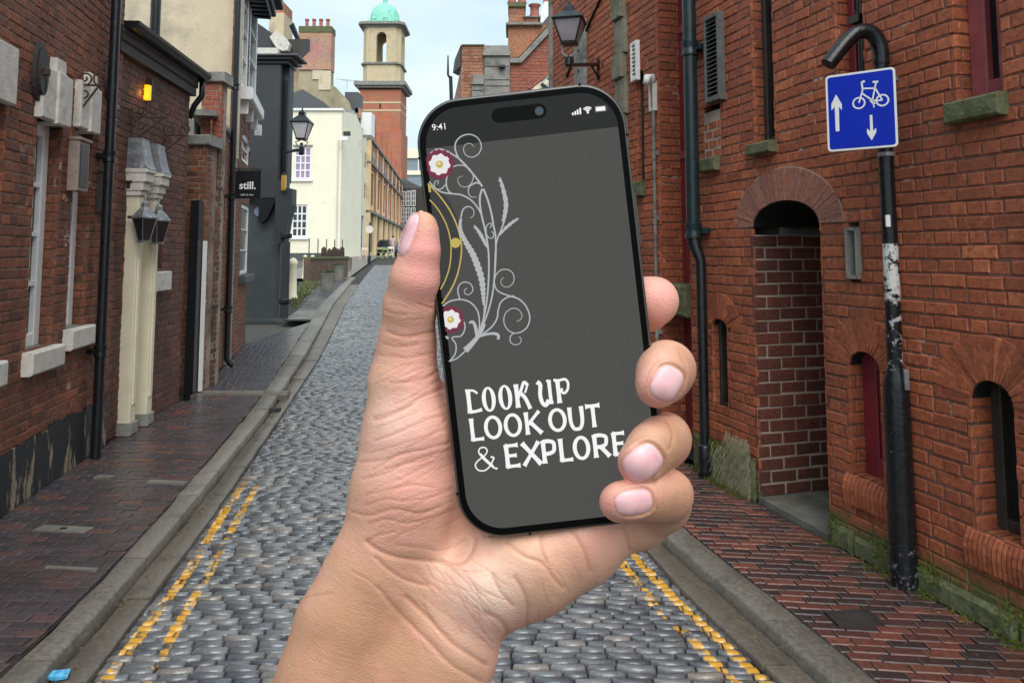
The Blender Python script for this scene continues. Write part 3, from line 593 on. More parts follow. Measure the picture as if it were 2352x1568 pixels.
def pipe(Pl, px, py_t, py_b, r, d, m, name, label, ztop=None, zbot=None, yref=None, collars=(.8, 2.3, 3.8), shoe=True):
    s = Pl.at(px, yref or py_b, d)[0]; z1 = ztop if ztop is not None else Pl.at(px, py_t, d)[1]; z0 = zbot if zbot is not None else .05
    q = Pl.pt(s, 0, d); t = thing(name, (q.x, q.y, z0), label, 'drainpipe'); a = MB(); pts = [(q.x, q.y, z1), (q.x, q.y, z0+.1)]
    e = Pl.pt(s, 0, d+.09)
    if shoe: pts += [((q.x*.6+e.x*.4), (q.y*.6+e.y*.4), z0+.05), (e.x, e.y, z0+.005)]
    else: pts += [(q.x, q.y, z0)]
    a.tube(pts, r, 14); a.build('pipe', m, t, smooth=True, ang=50)
    for zc in collars:
        if z0 < zc < z1:
            c = MB(); c.lathe((q.x, q.y, 0), [(r*1.0, zc-.05), (r*1.25, zc-.045), (r*1.25, zc-.02), (r*1.1, zc), (r*1.28, zc+.02), (r*1.28, zc+.045), (r, zc+.05)], 14); c.build('collar', m, t, smooth=True, ang=40)
            b_ = MB(); b_.pbox(Pl, s-r*1.9, s+r*1.9, zc-.018, zc+.018, .0, d-r*.4); b_.build('bracket', m, t)
    return t, q, z0, z1
pipe(LA, 222, 0, 1030, .037, .075, M['black'], 'drainpipe', 'thickest black downpipe on the left, on the nearest brick house', ztop=5.5, yref=1000, shoe=False, zbot=0.0)
def scroll(c, u, r0, turns, r, flip=1, n=36, start=0.0):
    out = []
    for i in range(n+1):
        k = i/n; a = start+flip*turns*2*math.pi*k; rr = r0*(1-.82*k); out.append(c+u*(math.cos(a)*rr)+Vector((0, 0, math.sin(a)*rr)))
    return out
def iron_bracket(Pl, pxw, pyt, pyb, reach, label):
    s, zt = Pl.at(pxw, pyt); zb = Pl.at(pxw, pyb)[1]; t = thing('scrolled_iron_bracket', Pl.pt(s, zb), label, 'bracket')
    for nm, pts, r in (('bar', [Pl.pt(s, zb-.05, .012), Pl.pt(s, zt+.08, .012)], .009), ('bar', [Pl.pt(s, zt, .012), Pl.pt(s, zt, reach)], .008), ('bar', [Pl.pt(s, zb, .012), Pl.pt(s, zt, reach*.9)], .008)):
        a = MB(); a.tube(pts, r, 6); a.build(nm, M['rust'], t)
    h = zt-zb
    for c, r0, fl, st in ((Pl.pt(s, zt-h*.30, reach*.28), h*.24, 1, 1.57), (Pl.pt(s, zt+.055, reach*.98), .06, -1, -1.57), (Pl.pt(s, zt+.05, reach*.30), .05, 1, -1.57)):
        a = MB(); a.tube(scroll(c, Pl.n, r0, 1.4, .006, fl, start=st), .0065, 6); a.build('scroll', M['rust'], t)
iron_bracket(LA, 178, 195, 262, .16, 'rusty scrolled iron sign bracket above the second white sash window')
# ---- lean-to B with the cream door surround
hB = thing('low_brick_building', (-3.5, 7.4, 0), 'low dark brick building with black eaves and cream door surround', 'building')
zE = 3.30; d0 = (LB.at(276, 968)[0]+.06, LB.at(312, 945)[0], 0.0, LB.at(325, 455)[1], 0); wB = op(LB, 352, 622, 372, 500, 600)
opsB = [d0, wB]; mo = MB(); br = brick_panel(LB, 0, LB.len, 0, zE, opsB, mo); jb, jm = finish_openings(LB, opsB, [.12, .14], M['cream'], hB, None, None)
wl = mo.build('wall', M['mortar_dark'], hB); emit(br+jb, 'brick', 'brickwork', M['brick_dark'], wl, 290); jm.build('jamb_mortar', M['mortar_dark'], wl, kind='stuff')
eb = Plane(LB.pt(LB.len, 0)[:2], (LB.pt(LB.len, 0).x-2, LB.pt(LB.len, 0).y), 1); eb.n = Vector((0, 1, 0))
a = MB(); a.pbox(LB, 0, LB.len, -.05, zE, -2.8, -.16); a.build('rear_mass', M['render_grey'], hB)
sash(LB, wB, .09, hB, M['cream'], M['glass_dark'], fw=.04, nz=2)
s = MB(); s.pbox(LB, wB[0]-.06, wB[1]+.09, wB[2]-.19, wB[2]-.004, -.1, .07, bev=.01); s.build('sill', M['stone_sill'], hB)
a = MB(); a.pbox(LB, d0[0], d0[1], 0.03, d0[3], -.10, -.06, bev=.01); dr = a.build('door', M['cream'], hB)
for zc in (.35, 1.0, 1.7):
    a = MB(); a.pbox(LB, d0[0]+.05, d0[1]-.05, zc-.2, zc+.3, -.061, -.045, bev=.012); a.build('door_panel', M['cream'], dr)
for k, (s0, pr) in enumerate(((d0[0]-.12, .10), (d0[1]-.02, .10))):
    zt = d0[3]; a = MB(); a.pbox(LB, s0, s0+.12, .10, zt, -.01, pr, bev=.008); a.pbox(LB, s0+.03, s0+.09, .25, zt-.1, pr-.004, pr+.012, bev=.006); a.build('pilaster', M['cream'], hB)
    a = MB(); a.pbox(LB, s0-.015, s0+.135, 0, .105, -.01, pr+.02, bev=.008); a.build('plinth_block', M['stone_grey'], hB)
    for j, (za, zb, pd) in enumerate(((0, .045, .02), (.045, .12, .04), (.12, .20, .065), (.20, .235, .08))):
        a = MB(); a.pbox(LB, s0-.01-pd*.4, s0+.13+pd*.4, zt+za+.001, zt+zb, -.01, pr+pd, bev=.008); a.build('capital_moulding', M['stone_sill'], hB)
    a = MB(); z0 = zt+.236; n = 7; prof_ = [(pr+.08-.07*(i/n)**.6, z0+.27*(i/n)) for i in range(n+1)]; v = []
    for dd, z in prof_:
        for t_ in (s0-.04, s0+.17): v += [LB.pt(t_+(.02 if t_ < s0 else -.02)*((z-z0)/.27), z, 0), LB.pt(t_+(.02 if t_ < s0 else -.02)*((z-z0)/.27), z, dd)]
    f = []
    for i in range(n): o_ = i*4; f += [(o_, o_+1, o_+5, o_+4), (o_+1, o_+3, o_+7, o_+5), (o_+3, o_+2, o_+6, o_+7)]
    f.append((n*4, n*4+1, n*4+3, n*4+2)); a.add(v, f); a.build('lead_cap', M['lead'], hB, smooth=True, ang=50)
a = MB(); a.pbox(LB, -.1, LB.len+.05, zE+.03, zE+.16, -.2, .07, bev=.01); a.build('fascia', M['wood_dark'], hB)
a = MB(); n = 8; v = []
for t_ in (-.12, LB.len+.09):
    for k in range(n+1): an = math.pi+math.pi*k/n; v.append(LB.pt(t_, zE+.19+math.sin(an)*.07, .13+math.cos(an)*.065))
a.add(v, [(k, k+1, n+2+k, n+1+k) for k in range(n)]+[tuple(range(n+1)), tuple(range(n+1, 2*n+2))]); a.build('gutter', M['black'], hB, smooth=False)
a = MB(); a.pbox(LB, -.1, LB.len+.04, zE-.06, zE+.03, -.15, .05); a.build('soffit', M['wood_dark'], hB)
a = MB(); v = [LB.pt(-.1, zE+.161, .08), LB.pt(LB.len+.06, zE+.161, .08), LB.pt(LB.len+.06, zE+.46, -2.8), LB.pt(-.1, zE+.46, -2.8)]; a.add(v+[q-Vector((0, 0, .06)) for q in v], [(0, 1, 2, 3), (7, 6, 5, 4), (0, 4, 5, 1), (1, 5, 6, 2), (2, 6, 7, 3), (3, 7, 4, 0)]); a.build('roof', M['slate'], hB)
q = LB.pt(LB.len+.04, 0, .11); a = MB(); a.tube([(q.x, q.y, zE+.15), (q.x, q.y, zE-.05), (q.x-.08, q.y+.0, zE-.16), (q.x-.13, q.y+.0, zE-.30)], .032, 10); a.build('swan_neck', M['black'], hB, smooth=True)
# black stack pipe standing on the lean-to roof
q = P(355, 90, 8.3); a = MB(); a.tube([(q.x, q.y, 3.5), (q.x, q.y, 5.8)], .055, 12); tag(a.build('vent_pipe', M['black'], smooth=True, ang=50), 'short black vent pipe rising from the low roof against the beige wall', 'pipe')
# amber alarm lamp under the eaves
def amber():
    s0, z1 = LB.at(316, 196); s1, z0 = LB.at(343, 231); q = P(330, 213, 6.72); t = thing('bulkhead_lamp', (q.x, q.y, q.z-.07), 'small glowing amber lamp under the black eaves of the low building', 'lamp')
    a = MB(); a.box(q.x-.055, q.x+.055, q.y-.02, q.y+.03, q.z-.068, q.z+.068); a.build('lens', M['amber'], t)
    b_ = MB(); b_.box(q.x-.055, q.x+.055, q.y+.03, q.y+.07, q.z-.07, q.z+.14); b_.build('housing', M['wood_dark'], t)
    lp_ = bpy.data.lights.new('bulkhead_glow', 'POINT'); lp_.energy = .35; lp_.color = (1, .45, .08); lp_.shadow_soft_size = .04; lo_ = bpy.data.objects.new('bulkhead_glow', lp_); C.objects.link(lo_); lo_.location = (q.x+.02, q.y-.09, q.z-.02); lo_.parent = t; lo_.matrix_parent_inverse = Matrix.Translation(-wloc(t))
    c = MB(); c.box(q.x-.30, q.x-.02, q.y+.045, q.y+.065, q.z+.09, q.z+.11); c.build('arm', M['wood_dark'], t)
amber()
iron_bracket(LA, 300, 268, 330, .30, 'rusty scrolled bracket with curled ends on the dark wall under the amber lamp')
iron_bracket(LB, 375, 310, 350, .22, 'thin iron bracket with one curl near the far end of the dark brick wall')
def lantern(q, h, w, mb_m, gl_m, name, label, group=None, rot=math.pi/4, finial=True, parts=4):
    """a four-sided tapering street lantern, q is the bottom centre"""
    t = thing(name, q, label, 'lantern', group); hb = h*.52; wb, wt = w*.24, w*.5
    k2 = math.sqrt(2)
    for i in range(4):
        a0 = rot+i*math.pi/2; a1 = a0+math.pi/2; p = lambda an, r, z: Vector((q.x+math.cos(an)*r*k2, q.y+math.sin(an)*r*k2, q.z+z))
        g_ = MB(); g_.add([p(a0, wb, 0), p(a1, wb, 0), p(a1, wt*.97, hb), p(a0, wt*.97, hb), p(a0, wb*.9, 0), p(a1, wb*.9, 0), p(a1, wt*.93, hb), p(a0, wt*.93, hb)], [(0, 1, 2, 3), (7, 6, 5, 4), (0, 4, 5, 1), (1, 5, 6, 2), (2, 6, 7, 3), (3, 7, 4, 0)]); g_.build('glass_pane', gl_m, t)
        f = MB(); f.tube([p(a0, wb, -.01), p(a0, wt, hb)], w*.03, 6); f.build('corner_bar', mb_m, t)
    r = MB(); r.lathe(q, [(wb*k2*1.15, -.03*h/.6), (wb*k2*1.2, 0)], 4, rot=rot); r.build('base_ring', mb_m, t)
    r = MB(); r.lathe(q, [(wt*k2*.98, hb*.97), (wt*k2*1.10, hb*1.0), (wt*k2*1.12, hb*1.05), (wt*k2*.50, hb*1.44), (wt*k2*.36, hb*1.50), (wt*k2*.34, hb*1.72), (wt*k2*.2, hb*1.80), (.02*w, hb*1.84)], 4, rot=rot); r.build('roof_cap', mb_m, t)
    if finial: r = MB(); r.lathe(q, [(w*.05, hb*1.80), (w*.08, hb*1.85), (w*.04, hb*1.90), (w*.05, hb*1.94), (.004, hb*2.08)], 8); r.build('finial', mb_m, t, smooth=True)
    return t
for px, py, pd, lb in ((330, 552, .12, 'dull metal coach lantern hanging on the near cream pilaster'), (362, 556, .12, 'dull metal coach lantern hanging on the far cream pilaster')):
    s = LB.at(px, py, .18)[0]; q = LB.pt(s, LB.at(px, py, .18)[1], .18); lt = lantern(q, .36, .135, M['lead'], M['glass'], 'coach_lantern', lb, rot=.3)
    a = MB(); a.tube([q+Vector((0, 0, .2)), q+Vector((0, 0, .2))-LB.n*.14], .012, 6); a.build('arm', M['iron'], lt)
wall_box(LB, 290, 420, 300, 436, .04, M['iron'], 'junction_box', 'tiny iron box with a cable left of the carved door capital', 'box')
# grey square post and doorway strip before the garden wall
q = G(437, 905); a = MB(); a.box(q[0]-.05, q[0]+.045, q[1]-.05, q[1]+.08, 0, 2.13); tag(a.build('gate_post', M['black']), 'dark grey square post between the low building and the brick pier', 'post')
# ---- garden wall C with piers
hC = thing('brick_garden_wall', (-3.7, 9.4, 0), 'tall brick garden wall with stepped stone-capped piers beside the cafe sign', 'wall')
slot = op(LC, 488, 720, 498, 520, 600); slot2 = op(LC, 470, 640, 476, 560, 600)
mo = MB(); br = brick_panel(LC, 0, LC.len, 0, 3.15, [slot], mo); wl = mo.build('wall', M['mortar_pale'], hC); emit(br, 'brick', 'brickwork', M['brick_left'], wl, 290)
body(LC, 3.1, .1, parent=hC, d=-.2); a = MB(); a.pbox(LC, slot[0]-.02, slot[1]+.02, slot[2], slot[3], -.19, -.05); a.build('slot_board', M['dark'], hC)
a = MB(); v = [(t_, z) for t_, z in ((0, 3.15), (LC.len, 3.15))]; a.pbox(LC, -.03, LC.len, 3.152, 3.22, -.25, .05, bev=.01); a.build('coping', M['stone_grey'], hC)
def pier(px0, px1, Y, pyt, pyb_cap, m, dep=.22, ref=500, cap=True, zt=None, zs_=-1):
    z1 = P(px0, pyb_cap, Y).z; x0, x1 = P(px0, ref, Y).x, P(px1, ref, Y).x; pl = Plane((x0, Y), (x1, Y), 1); pr = Plane((x1, Y), (x1-.02, Y+dep), 1)
    mo = MB(); bb = brick_panel(pl, 0, pl.len, 0, z1, [], mo, hdr=True)+brick_panel(pr, 0.0, pr.len, 0, z1, [], mo)
    w2 = mo.build('pier', M['mortar_pale'], hC); up_ = [b for b in bb if b[0][8].z > zs_]; lo_ = [b for b in bb if b[0][8].z <= zs_]; emit(up_, 'brick', 'brickwork', m, w2, 150)
    if lo_: emit(lo_, 'brick', 'brickwork', M['brick_dark'], w2, 100)
    a = MB(); a.pbox(pl, .012, pl.len-.012, 0, z1, -dep, -.012); a.build('pier_core', M['mortar_pale'], hC)
    zt = P(px0, pyt, Y).z; a = MB(); a.pbox(pl, -.03, pl.len+.05, z1+.001, zt, -dep-.02, .04, bev=.012); a.build('cap_stone', M['stone_grey'], hC); return pl
pier(423, 473, 8.42, 310, 334, M['brick_left'], dep=.32, ref=420); pier(462, 507, 8.75, 166, 190, M['brick_red'], ref=250, zs_=2.75)
a = MB(); q = P(468, 600, 8.40); a.box(q.x, q.x+.035, 8.36, 8.40, 0.02, 2.28-.6); a.build('door_strip', M['white'], hC)
pipe(LC, 521, 0, 835, .040, .10, M['black'], 'drainpipe', 'tall slim black downpipe running behind the hanging cafe sign', ztop=6.2, yref=820)
# ---- house D (rendered gable, brick front, white bay windows)
hD = thing('rendered_house', (-4.4, 11.5, 0), 'tall house with beige rendered gable and white trimmed brick front', 'house')
gab = Plane((-9.5, 10.42), (-3.97, 10.42), 1); a = MB(); a.pbox(gab, 0, gab.len, 2.9, 7.6, -.25, 0); a.build('gable_wall', M['render'], hD)
a = MB(); a.pbox(gab, 0, gab.len-.02, 0, 2.9, -.25, -.02); a.build('lower_gable', M['render_grey'], hD)
a = MB(); a.pbox(gab, 0, gab.len, 2.89, 2.93, -.02, .012); a.build('render_joint', M['render_grey'], hD)
a = MB(); a.pbox(gab, gab.len-.55, gab.len-.25, 2.42, 2.62, -.02, .06); a.build('flashing', M['slate'], hD)
uw1 = op(LD, 554, 225, 567, -60, 200); uw2 = op(LD, 571, 240, 588, -60, 200); mw = op(LD, 555, 385, 574, 322, 380, .18); lw = op(LD, 551, 628, 570, 475, 600)
opsD = [uw1, uw2, mw, lw]; mo = MB(); br = brick_panel(LD, 0, LD.len, 0, 5.75, opsD, mo); jb, jm = finish_openings(LD, opsD, [.1]*4, M['white'], hD, None, None)
wl = mo.build('wall', M['mortar_pale'], hD); emit(br, 'brick', 'brickwork', M['brick_left'], wl, 240)
body(LD, 5.8, 4, s0=1.15, parent=hD, d=-.2)
for o in (uw1, uw2): sash(LD, o, .0, hD, M['white'], M['glass'], fw=.10, nz=4, nx=1, th=.12)
sash(LD, mw, .03, hD, M['white'], M['glass'], fw=.07, nz=2); sash(LD, lw, .02, hD, M['white'], M['glass_dark'], fw=.06, nx=1, nz=3)
a = MB(); a.pbox(LD, uw1[0]-.25, min(LD.len, uw2[1]+.25), uw1[2]-.22, uw1[2]-.03, -.05, .20, bev=.02); a.build('sill', M['white'], hD)
for k in range(4):
    s_ = uw1[0]-.1+k*(uw2[1]+.2-uw1[0])/3.2; a = MB(); a.pbox(LD, s_, s_+.07, uw1[2]-.42, uw1[2]-.221, 0, .12, bev=.01); a.build('sill_bracket', M['white'], hD)
a = MB(); a.pbox(LD, lw[0]-.1, lw[1]+.12, lw[2]-.12, lw[2]-.003, -.05, .10, bev=.01); a.build('sill', M['slate'], hD)
a = MB(); a.pbox(LD, 0, LD.len+.25, 5.80, 5.95, -.1, .34, bev=.02); a.pbox(LD, 0, LD.len+.3, 5.951, 6.12, -.1, .46, bev=.02); a.build('cornice', M['black'], hD)
k = 0
while k*.22 < LD.len:
    a = MB(); a.pbox(LD, k*.22, k*.22+.1, 5.66, 5.799, 0, .28, bev=.01); a.build('cornice_bracket', M['black'], hD); k += 1
# ---- hanging cafe sign
def text_obj(txt, origin, ux, uz, n, size, m, parent, name='lettering', off=0.0, th=.002, align='CENTER', bold=0.0):
    cu = bpy.data.curves.new(name, 'FONT'); cu.body = txt; cu.size = size; cu.align_x = align; cu.extrude = th/2; cu.offset = bold; cu.resolution_u = 3
    o = bpy.data.objects.new(name, cu); C.objects.link(o); dg = bpy.context.evaluated_depsgraph_get(); me = bpy.data.meshes.new_from_object(o.evaluated_get(dg)); bpy.data.objects.remove(o)
    R = Matrix((ux, uz, n)).transposed(); me.transform(R.to_4x4()); me.materials.clear(); me.materials.append(m)
    a = me.attributes.new('tone', 'FLOAT', 'FACE')
    o = bpy.data.objects.new(name, me); C.objects.link(o); p = Vector(origin); o.location = p
    if parent is not None: o.parent = parent; o.matrix_parent_inverse = Matrix.Translation(-wloc(parent))
    return o
Ys = 9.4; tl, br_ = P(541, 392, Ys), P(598, 456, Ys); t = thing('hanging_sign', (tl.x, Ys, br_.z), 'small black hanging cafe sign with white lettering on the left', 'sign')
a = MB(); a.box(tl.x, br_.x, Ys, Ys+.03, br_.z, tl.z); a.build('board', M['black'], t)
a = MB(); a.box(tl.x-.05, br_.x+.01, Ys+.005, Ys+.025, tl.z+.012, tl.z+.035); a.build('bracket_arm', M['iron'], t)
for xx in (tl.x+.04, br_.x-.04):
    a = MB(); a.box(xx-.006, xx+.006, Ys+.01, Ys+.02, tl.z, tl.z+.014); a.build('hanger', M['iron'], t)
mw_ = mat('sign_white', (.8, .8, .8), .5, var=.02, bump=0); X_, Z_, NY = Vector((1, 0, 0)), Vector((0, 0, 1)), Vector((0, -1, 0))
c = P(568.5, 434, Ys-.004); text_obj('still.', c, X_, Z_, NY, .135, mw_, t, bold=.0028); c = P(567, 449, Ys-.004); text_obj('coffee & wine', c, X_, Z_, NY, .030, mw_, t)
# ---- black corner building F
YF = 17.6; hF = thing('black_corner_building', (-6, YF, 0), 'charcoal painted corner building with jettied upper storey and stone cornice', 'building')
fl = P(560, 500, YF+.2).x; fp = Plane((fl, YF+.2), (P(646, 500, YF+.2).x, YF+.2), 1); zj = P(600, 455, YF).z; zc = P(600, 148, YF).z
a = MB(); a.pbox(fp, -.6, fp.len, 0, zj, -.4, 0); a.build('lower_wall', M['charcoal_low'], hF)
x0, x1 = P(565, 300, YF).x, P(641, 300, YF).x; up = Plane((x0, YF), (x1, YF), 1)
a = MB(); a.pbox(up, -.6, P(636, 500, 22.6).x-x0, .1, zc-.02, -5, -.61); a.build('rear_mass', M['charcoal'], hF)
a = MB(); a.pbox(up, -.6, up.len, zj, zc, -.6, 0, bev=.01); a.build('upper_wall', M['charcoal'], hF)
a = MB(); a.pbox(up, up.len+.001, P(655, 300, YF).x-x0, zj+.4, zc, -.6, -.25, bev=.02); a.build('bay_side', M['charcoal'], hF)
a = MB(); a.pbox(up, up.len+.02, up.len+.10, zj+.7, zc-.35, -.24, -.20); a.build('side_window', M['glass_dark'], hF)
for za, zb, pd, mm in ((0, .09, .08, 'black'), (.09, .17, .22, 'black'), (.17, .22, .36, 'slate')):
    a = MB(); a.pbox(up, -.6, up.len+pd*.9+.12, zc+za+.001, zc+zb, -.7, pd*.5, bev=.012); a.build('cornice_moulding', M[mm], hF)
a = MB(); a.pbox(up, -.6, P(640, 135, YF).x-x0, zc+.221, zc+.38, -1, .10, bev=.01); a.build('parapet_band', M['stone_sill'], hF)
zg = zc+.381; a = MB(); pr = [(P(582, 0, YF).x, zg), (P(652, 0, YF).x, zg), (P(652, 0, YF).x, P(0, 108, YF).z), (P(630, 0, YF).x, P(0, 78, YF).z), (P(598, 0, YF).x, P(0, 55, YF).z), (P(575, 0, YF).x, P(0, 40, YF).z)]
def prism(a, pr, y0, y1, tone=.5):
    n = len(pr); a.add([(x, y0, z) for x, z in pr]+[(x, y1, z) for x, z in pr], [tuple(range(n))[::-1], tuple(range(n, 2*n))]+[(i, (i+1) % n, n+(i+1) % n, n+i) for i in range(n)], tone)
prism(a, pr, YF+.25, YF+.7); a.build('gable', M['charcoal'], hF)
a = MB(); pr = [(P(x, 0, YF).x, P(0, y, YF).z) for x, y in ((620, 84), (634, 68), (655, 84), (666, 100), (662, 114), (650, 116), (634, 106))]; prism(a, pr, YF+.05, YF+.24); a.build('gable_stone', M['stone_sill'], hF)
a = MB()
for i in range(6):
    y0_ = YF+.3+i*.14; q0 = P(652+i*2.5, 92-i*4, YF); a.box(q0.x-.05, q0.x+.35-.03*i, y0_, y0_+.12, q0.z-.35+.03*i, q0.z+.10)
a.build('eaves_bracket_row', M['wood_dark'], hF)
a = MB(); v = [P(664, 60, YF+.3), P(688, 112, YF+1.8), P(694, 108, YF+1.8), P(672, 54, YF+.3)]; a.add(v+[q+Vector((0, .1, .05)) for q in v], [(0, 1, 2, 3), (7, 6, 5, 4), (0, 4, 5, 1), (1, 5, 6, 2), (2, 6, 7, 3), (3, 7, 4, 0)]); a.build('bargeboard', M['slate'], hF)
ch = MB(); q0, q1 = P(618, 60, YF+2), P(652, 60, YF+2); ch.box(q0.x, q1.x, YF+2, YF+2.8, q0.z-.5, P(0, 30, YF+2).z); ch.build('chimney_base', M['buff_stone'], hF); ch = MB(); ch.box(q0.x+.02, q1.x-.02, YF+2.02, YF+2.8, P(0, 30, YF+2).z, P(0, 5, YF+2).z); ch.build('chimney', M['brick_orange'], hF)
a = MB(); pr = [(P(x, 0, YF).x, P(0, y, YF).z) for x, y in ((597, 455), (645, 455), (636, 480), (624, 505), (612, 513), (606, 508), (608, 480))]; prism(a, pr, YF+.02, YF+.24); a.build('jetty_bracket', M['black'], hF)
a = MB(); q0, q1 = P(646, 420, YF-.1), P(684, 510, YF-.1); pr = [(P(x, 0, YF).x, P(0, y, YF).z) for x, y in ((645, 415), (668, 415), (668, 432), (684, 434), (684, 470), (676, 505), (668, 560), (648, 560))]; prism(a, pr, YF-.06, YF+.3); a.build('scrolled_bracket', M['charcoal'], hF)
q = P(657, 560, YF-.1); a = MB(); a.tube([(q.x, q.y, .02), (q.x, q.y, q.z+.05)], .10, 12); a.build('corner_post', M['charcoal'], hF, smooth=True, ang=50)
for zz in (P(0, 548, YF-.1).z, .35):
    a = MB(); a.lathe((q.x, q.y, zz), [(.11, 0), (.14, .03), (.14, .10), (.11, .13)], 12); a.build('collar', M['black'], hF)
a = MB(); q = P(652, 420, YF-.15); a.box(q.x-.05, q.x+.05, q.y-.04, q.y+.04, q.z-.18, q.z+.18); tag(a.build('gilt_ornament', mat('gilt', (.7, .42, .08), .35, metal=.6)), 'small gilded ornament at the corner of the charcoal building', 'ornament')
q = P(590, 485, YF-.0); a = MB(); n = 18; a.add([(q.x+math.cos(2*math.pi*i/n)*.12, YF+.19-d_, q.z+math.sin(2*math.pi*i/n)*.12) for d_ in (0, .03) for i in range(n)], [tuple(range(n, 2*n))]+[(i, (i+1) % n, n+(i+1) % n, n+i) for i in range(n)]); tag(a.build('wall_plaque', mat('plaque', (.25, .28, .38), .5)), 'round bluish wall plaque on the charcoal lower wall', 'plaque')
# ---- wall lantern on the corner of F
YL_ = 15.5; q = P(693, 318, YL_)
lt = lantern(q, .62, .37, M['black'], M['lamp_glass'], 'wall_lantern', 'black street lantern on a wall arm before the cream house, left side')
a = MB()
a.tube([P(693, 325, YL_)-Vector((0, 0, .03)), P(691, 345, YL_), P(675, 346, YL_), P(655, 350, YL_+1.8)], .035, 8); a.build('arm', M['black'], lt, smooth=True)
a = MB(); c0 = P(693, 322, YL_)
for sg in (-1, 1): a.tube([c0+Vector((sg*.03, 0, .0)), c0+Vector((sg*.13, 0, -.04)), c0+Vector((sg*.08, 0, -.13)), c0+Vector((0, 0, -.16))], .014, 6)
a.build('cradle', M['lead'], lt); a = MB(); a.lathe(c0+Vector((0, 0, -.32)), [(.03, 0), (.06, .03), (.06, .15), (.03, .18)], 10); a.build('socket', M['black'], lt)

# ---- what the wind leaves: small leaves and grit along the kerbs and wall feet
lf = MB(); lr = random.Random(4)
for k in range(420):
    y = 2.2+lr.random()**1.6*9; side = lr.random()
    if side < .35: x = kerbL(y)+lr.uniform(.012, .07); z = RZ+.008
    elif side < .55: x = wallL(y)+abs(lr.gauss(0, .08))+.03; z = .004
    elif side < .75: x = kerbR(y)-lr.uniform(.012, .08); z = RZ+.008
    elif side < .93: x = wallR(y)-.06-abs(lr.gauss(0, .08)); z = .004
    else: x = lr.uniform(pavR(y), wallR(y)-.1) if lr.random() < .5 else lr.uniform(wallL(y)+.1, pavL(y)); z = .004
    r_ = lr.uniform(.004, .013); an = lr.uniform(0, 6.28); c_, s_ = math.cos(an)*r_, math.sin(an)*r_; z += rise(y)
    lf.add([(x-c_, y-s_, z+.001), (x-s_*.5, y+c_*.5, z+lr.uniform(.001, .006)), (x+c_, y+s_, z+.001), (x+s_*.5, y-c_*.5, z+lr.uniform(.001, .006))], [(0, 1, 2, 3)], lr.random())
tag(lf.build('fallen_leaves', mat('leaf_litter', (.13, .085, .04), .8, var=.7, vs_=40, bump=0, col2=(.24, .20, .10)), kind='stuff'), 'small fallen leaves and grit along kerbs and wall feet', 'leaves')
# ================================================================== FAR LEFT: cream house, tower, terrace
def front(px0, px1, Y): return Plane((P(px0, 500, Y).x, Y), (P(px1, 500, Y).x, Y), 1)
def zat(py, Y): return P(1176, py, Y).z
hG = thing('cream_house', (-16, 56, 1.2), 'pale cream rendered house with small-paned windows behind the bollards', 'house')
Yg = 56.0; pg = front(640, 781, Yg); zr = zat(255, Yg)
def gop(x0, x1, y0, y1, pl=pg, Y=Yg): return (P(x0, 500, Y).x-pl.o.x, P(x1, 500, Y).x-pl.o.x, zat(y1, Y), zat(y0, Y), 0)
w1 = gop(672, 712, 337, 412); w2 = gop(669, 706, 470, 545)
def wall_with(pl, z0, z1, ops, m, parent, name='wall', th=.35, s0=0, s1=None):
    """a rendered wall with real openings: boxes round them"""
    a = MB(); s1 = s1 or pl.len; zs = sorted(set([z0, z1]+[q for o in ops for q in (o[2], o[3]+o[4]) if z0 < q < z1]))
    for za, zb in zip(zs, zs[1:]):
        zm = (za+zb)/2; x = s0
        for c in sorted(c for c in (span(o, zm) for o in [(o[0], o[1], o[2], o[3]+o[4], 0) for o in ops]) if c):
            if c[0] > x+1e-4: a.pbox(pl, x, c[0], za, zb, -th, 0)
            x = c[1]
        if x < s1-1e-4: a.pbox(pl, x, s1, za, zb, -th, 0)
    return a.build(name, m, parent)
wall_with(pg, zat(581, Yg), zr, [w1, w2], M['cream_far'], hG)
a = MB(); a.pbox(pg, 0, pg.len, .6, zat(581, Yg)-.01, -.3, .10); a.build('plinth', M['slate'], hG)
a = MB(); a.pbox(pg, -.2, pg.len+.1, zr+.01, zr+.18, -.4, .18); a.build('eaves_band', M['white'], hG)
a = MB(); a.pbox(pg, .2, pg.len, .6, zr-.05, -8, -.8); a.build('rear_mass', M['dark'], hG)
sash(pg, w1, .08, hG, M['white'], M['glass_pink'], fw=.13, nx=3, nz=4, bw=.10, th=.1); sash(pg, w2, .08, hG, M['white'], M['glass'], fw=.13, nx=3, nz=4, bw=.10, th=.1)
for o in (w1, w2): a = MB(); a.pbox(pg, o[0]-.15, o[1]+.15, o[2]-.16, o[2]-.01, -.1, .16); a.build('sill', M['white'], hG)
a = MB(); a.pbox(pg, w1[0]-.1, w1[1]+.1, w1[3]+.02, w1[3]+.14, -.05, .06); a.build('window_head', M['stone_grey'], hG)
q = P(778, 300, Yg-.12); a = MB(); a.tube([(q.x, q.y, 1.2), (q.x, q.y, zat(322, Yg))], .055, 8); a.build('downpipe', M['stone_sill'], hG)
ps = Plane(pg.pt(pg.len, 0)[:2], (P(830, 500, Yg+5).x, Yg+5), 1); a = MB(); v = [ps.pt(0, 1.0), ps.pt(ps.len, 1.0), ps.pt(ps.len, zat(300, Yg+5)), ps.pt(ps.len*.65, zat(262, Yg+3)), ps.pt(0, zr)]; a.add(v+[q-ps.n*.4 for q in v], [(0, 1, 2, 3, 4), (9, 8, 7, 6, 5)]+[(i, (i+1) % 5, 5+(i+1) % 5, 5+i) for i in range(5)]); a.build('side_wall', M['cream_far'], hG)
a = MB(); v = [(640, 255), (640, 245), (700, 262)]; 
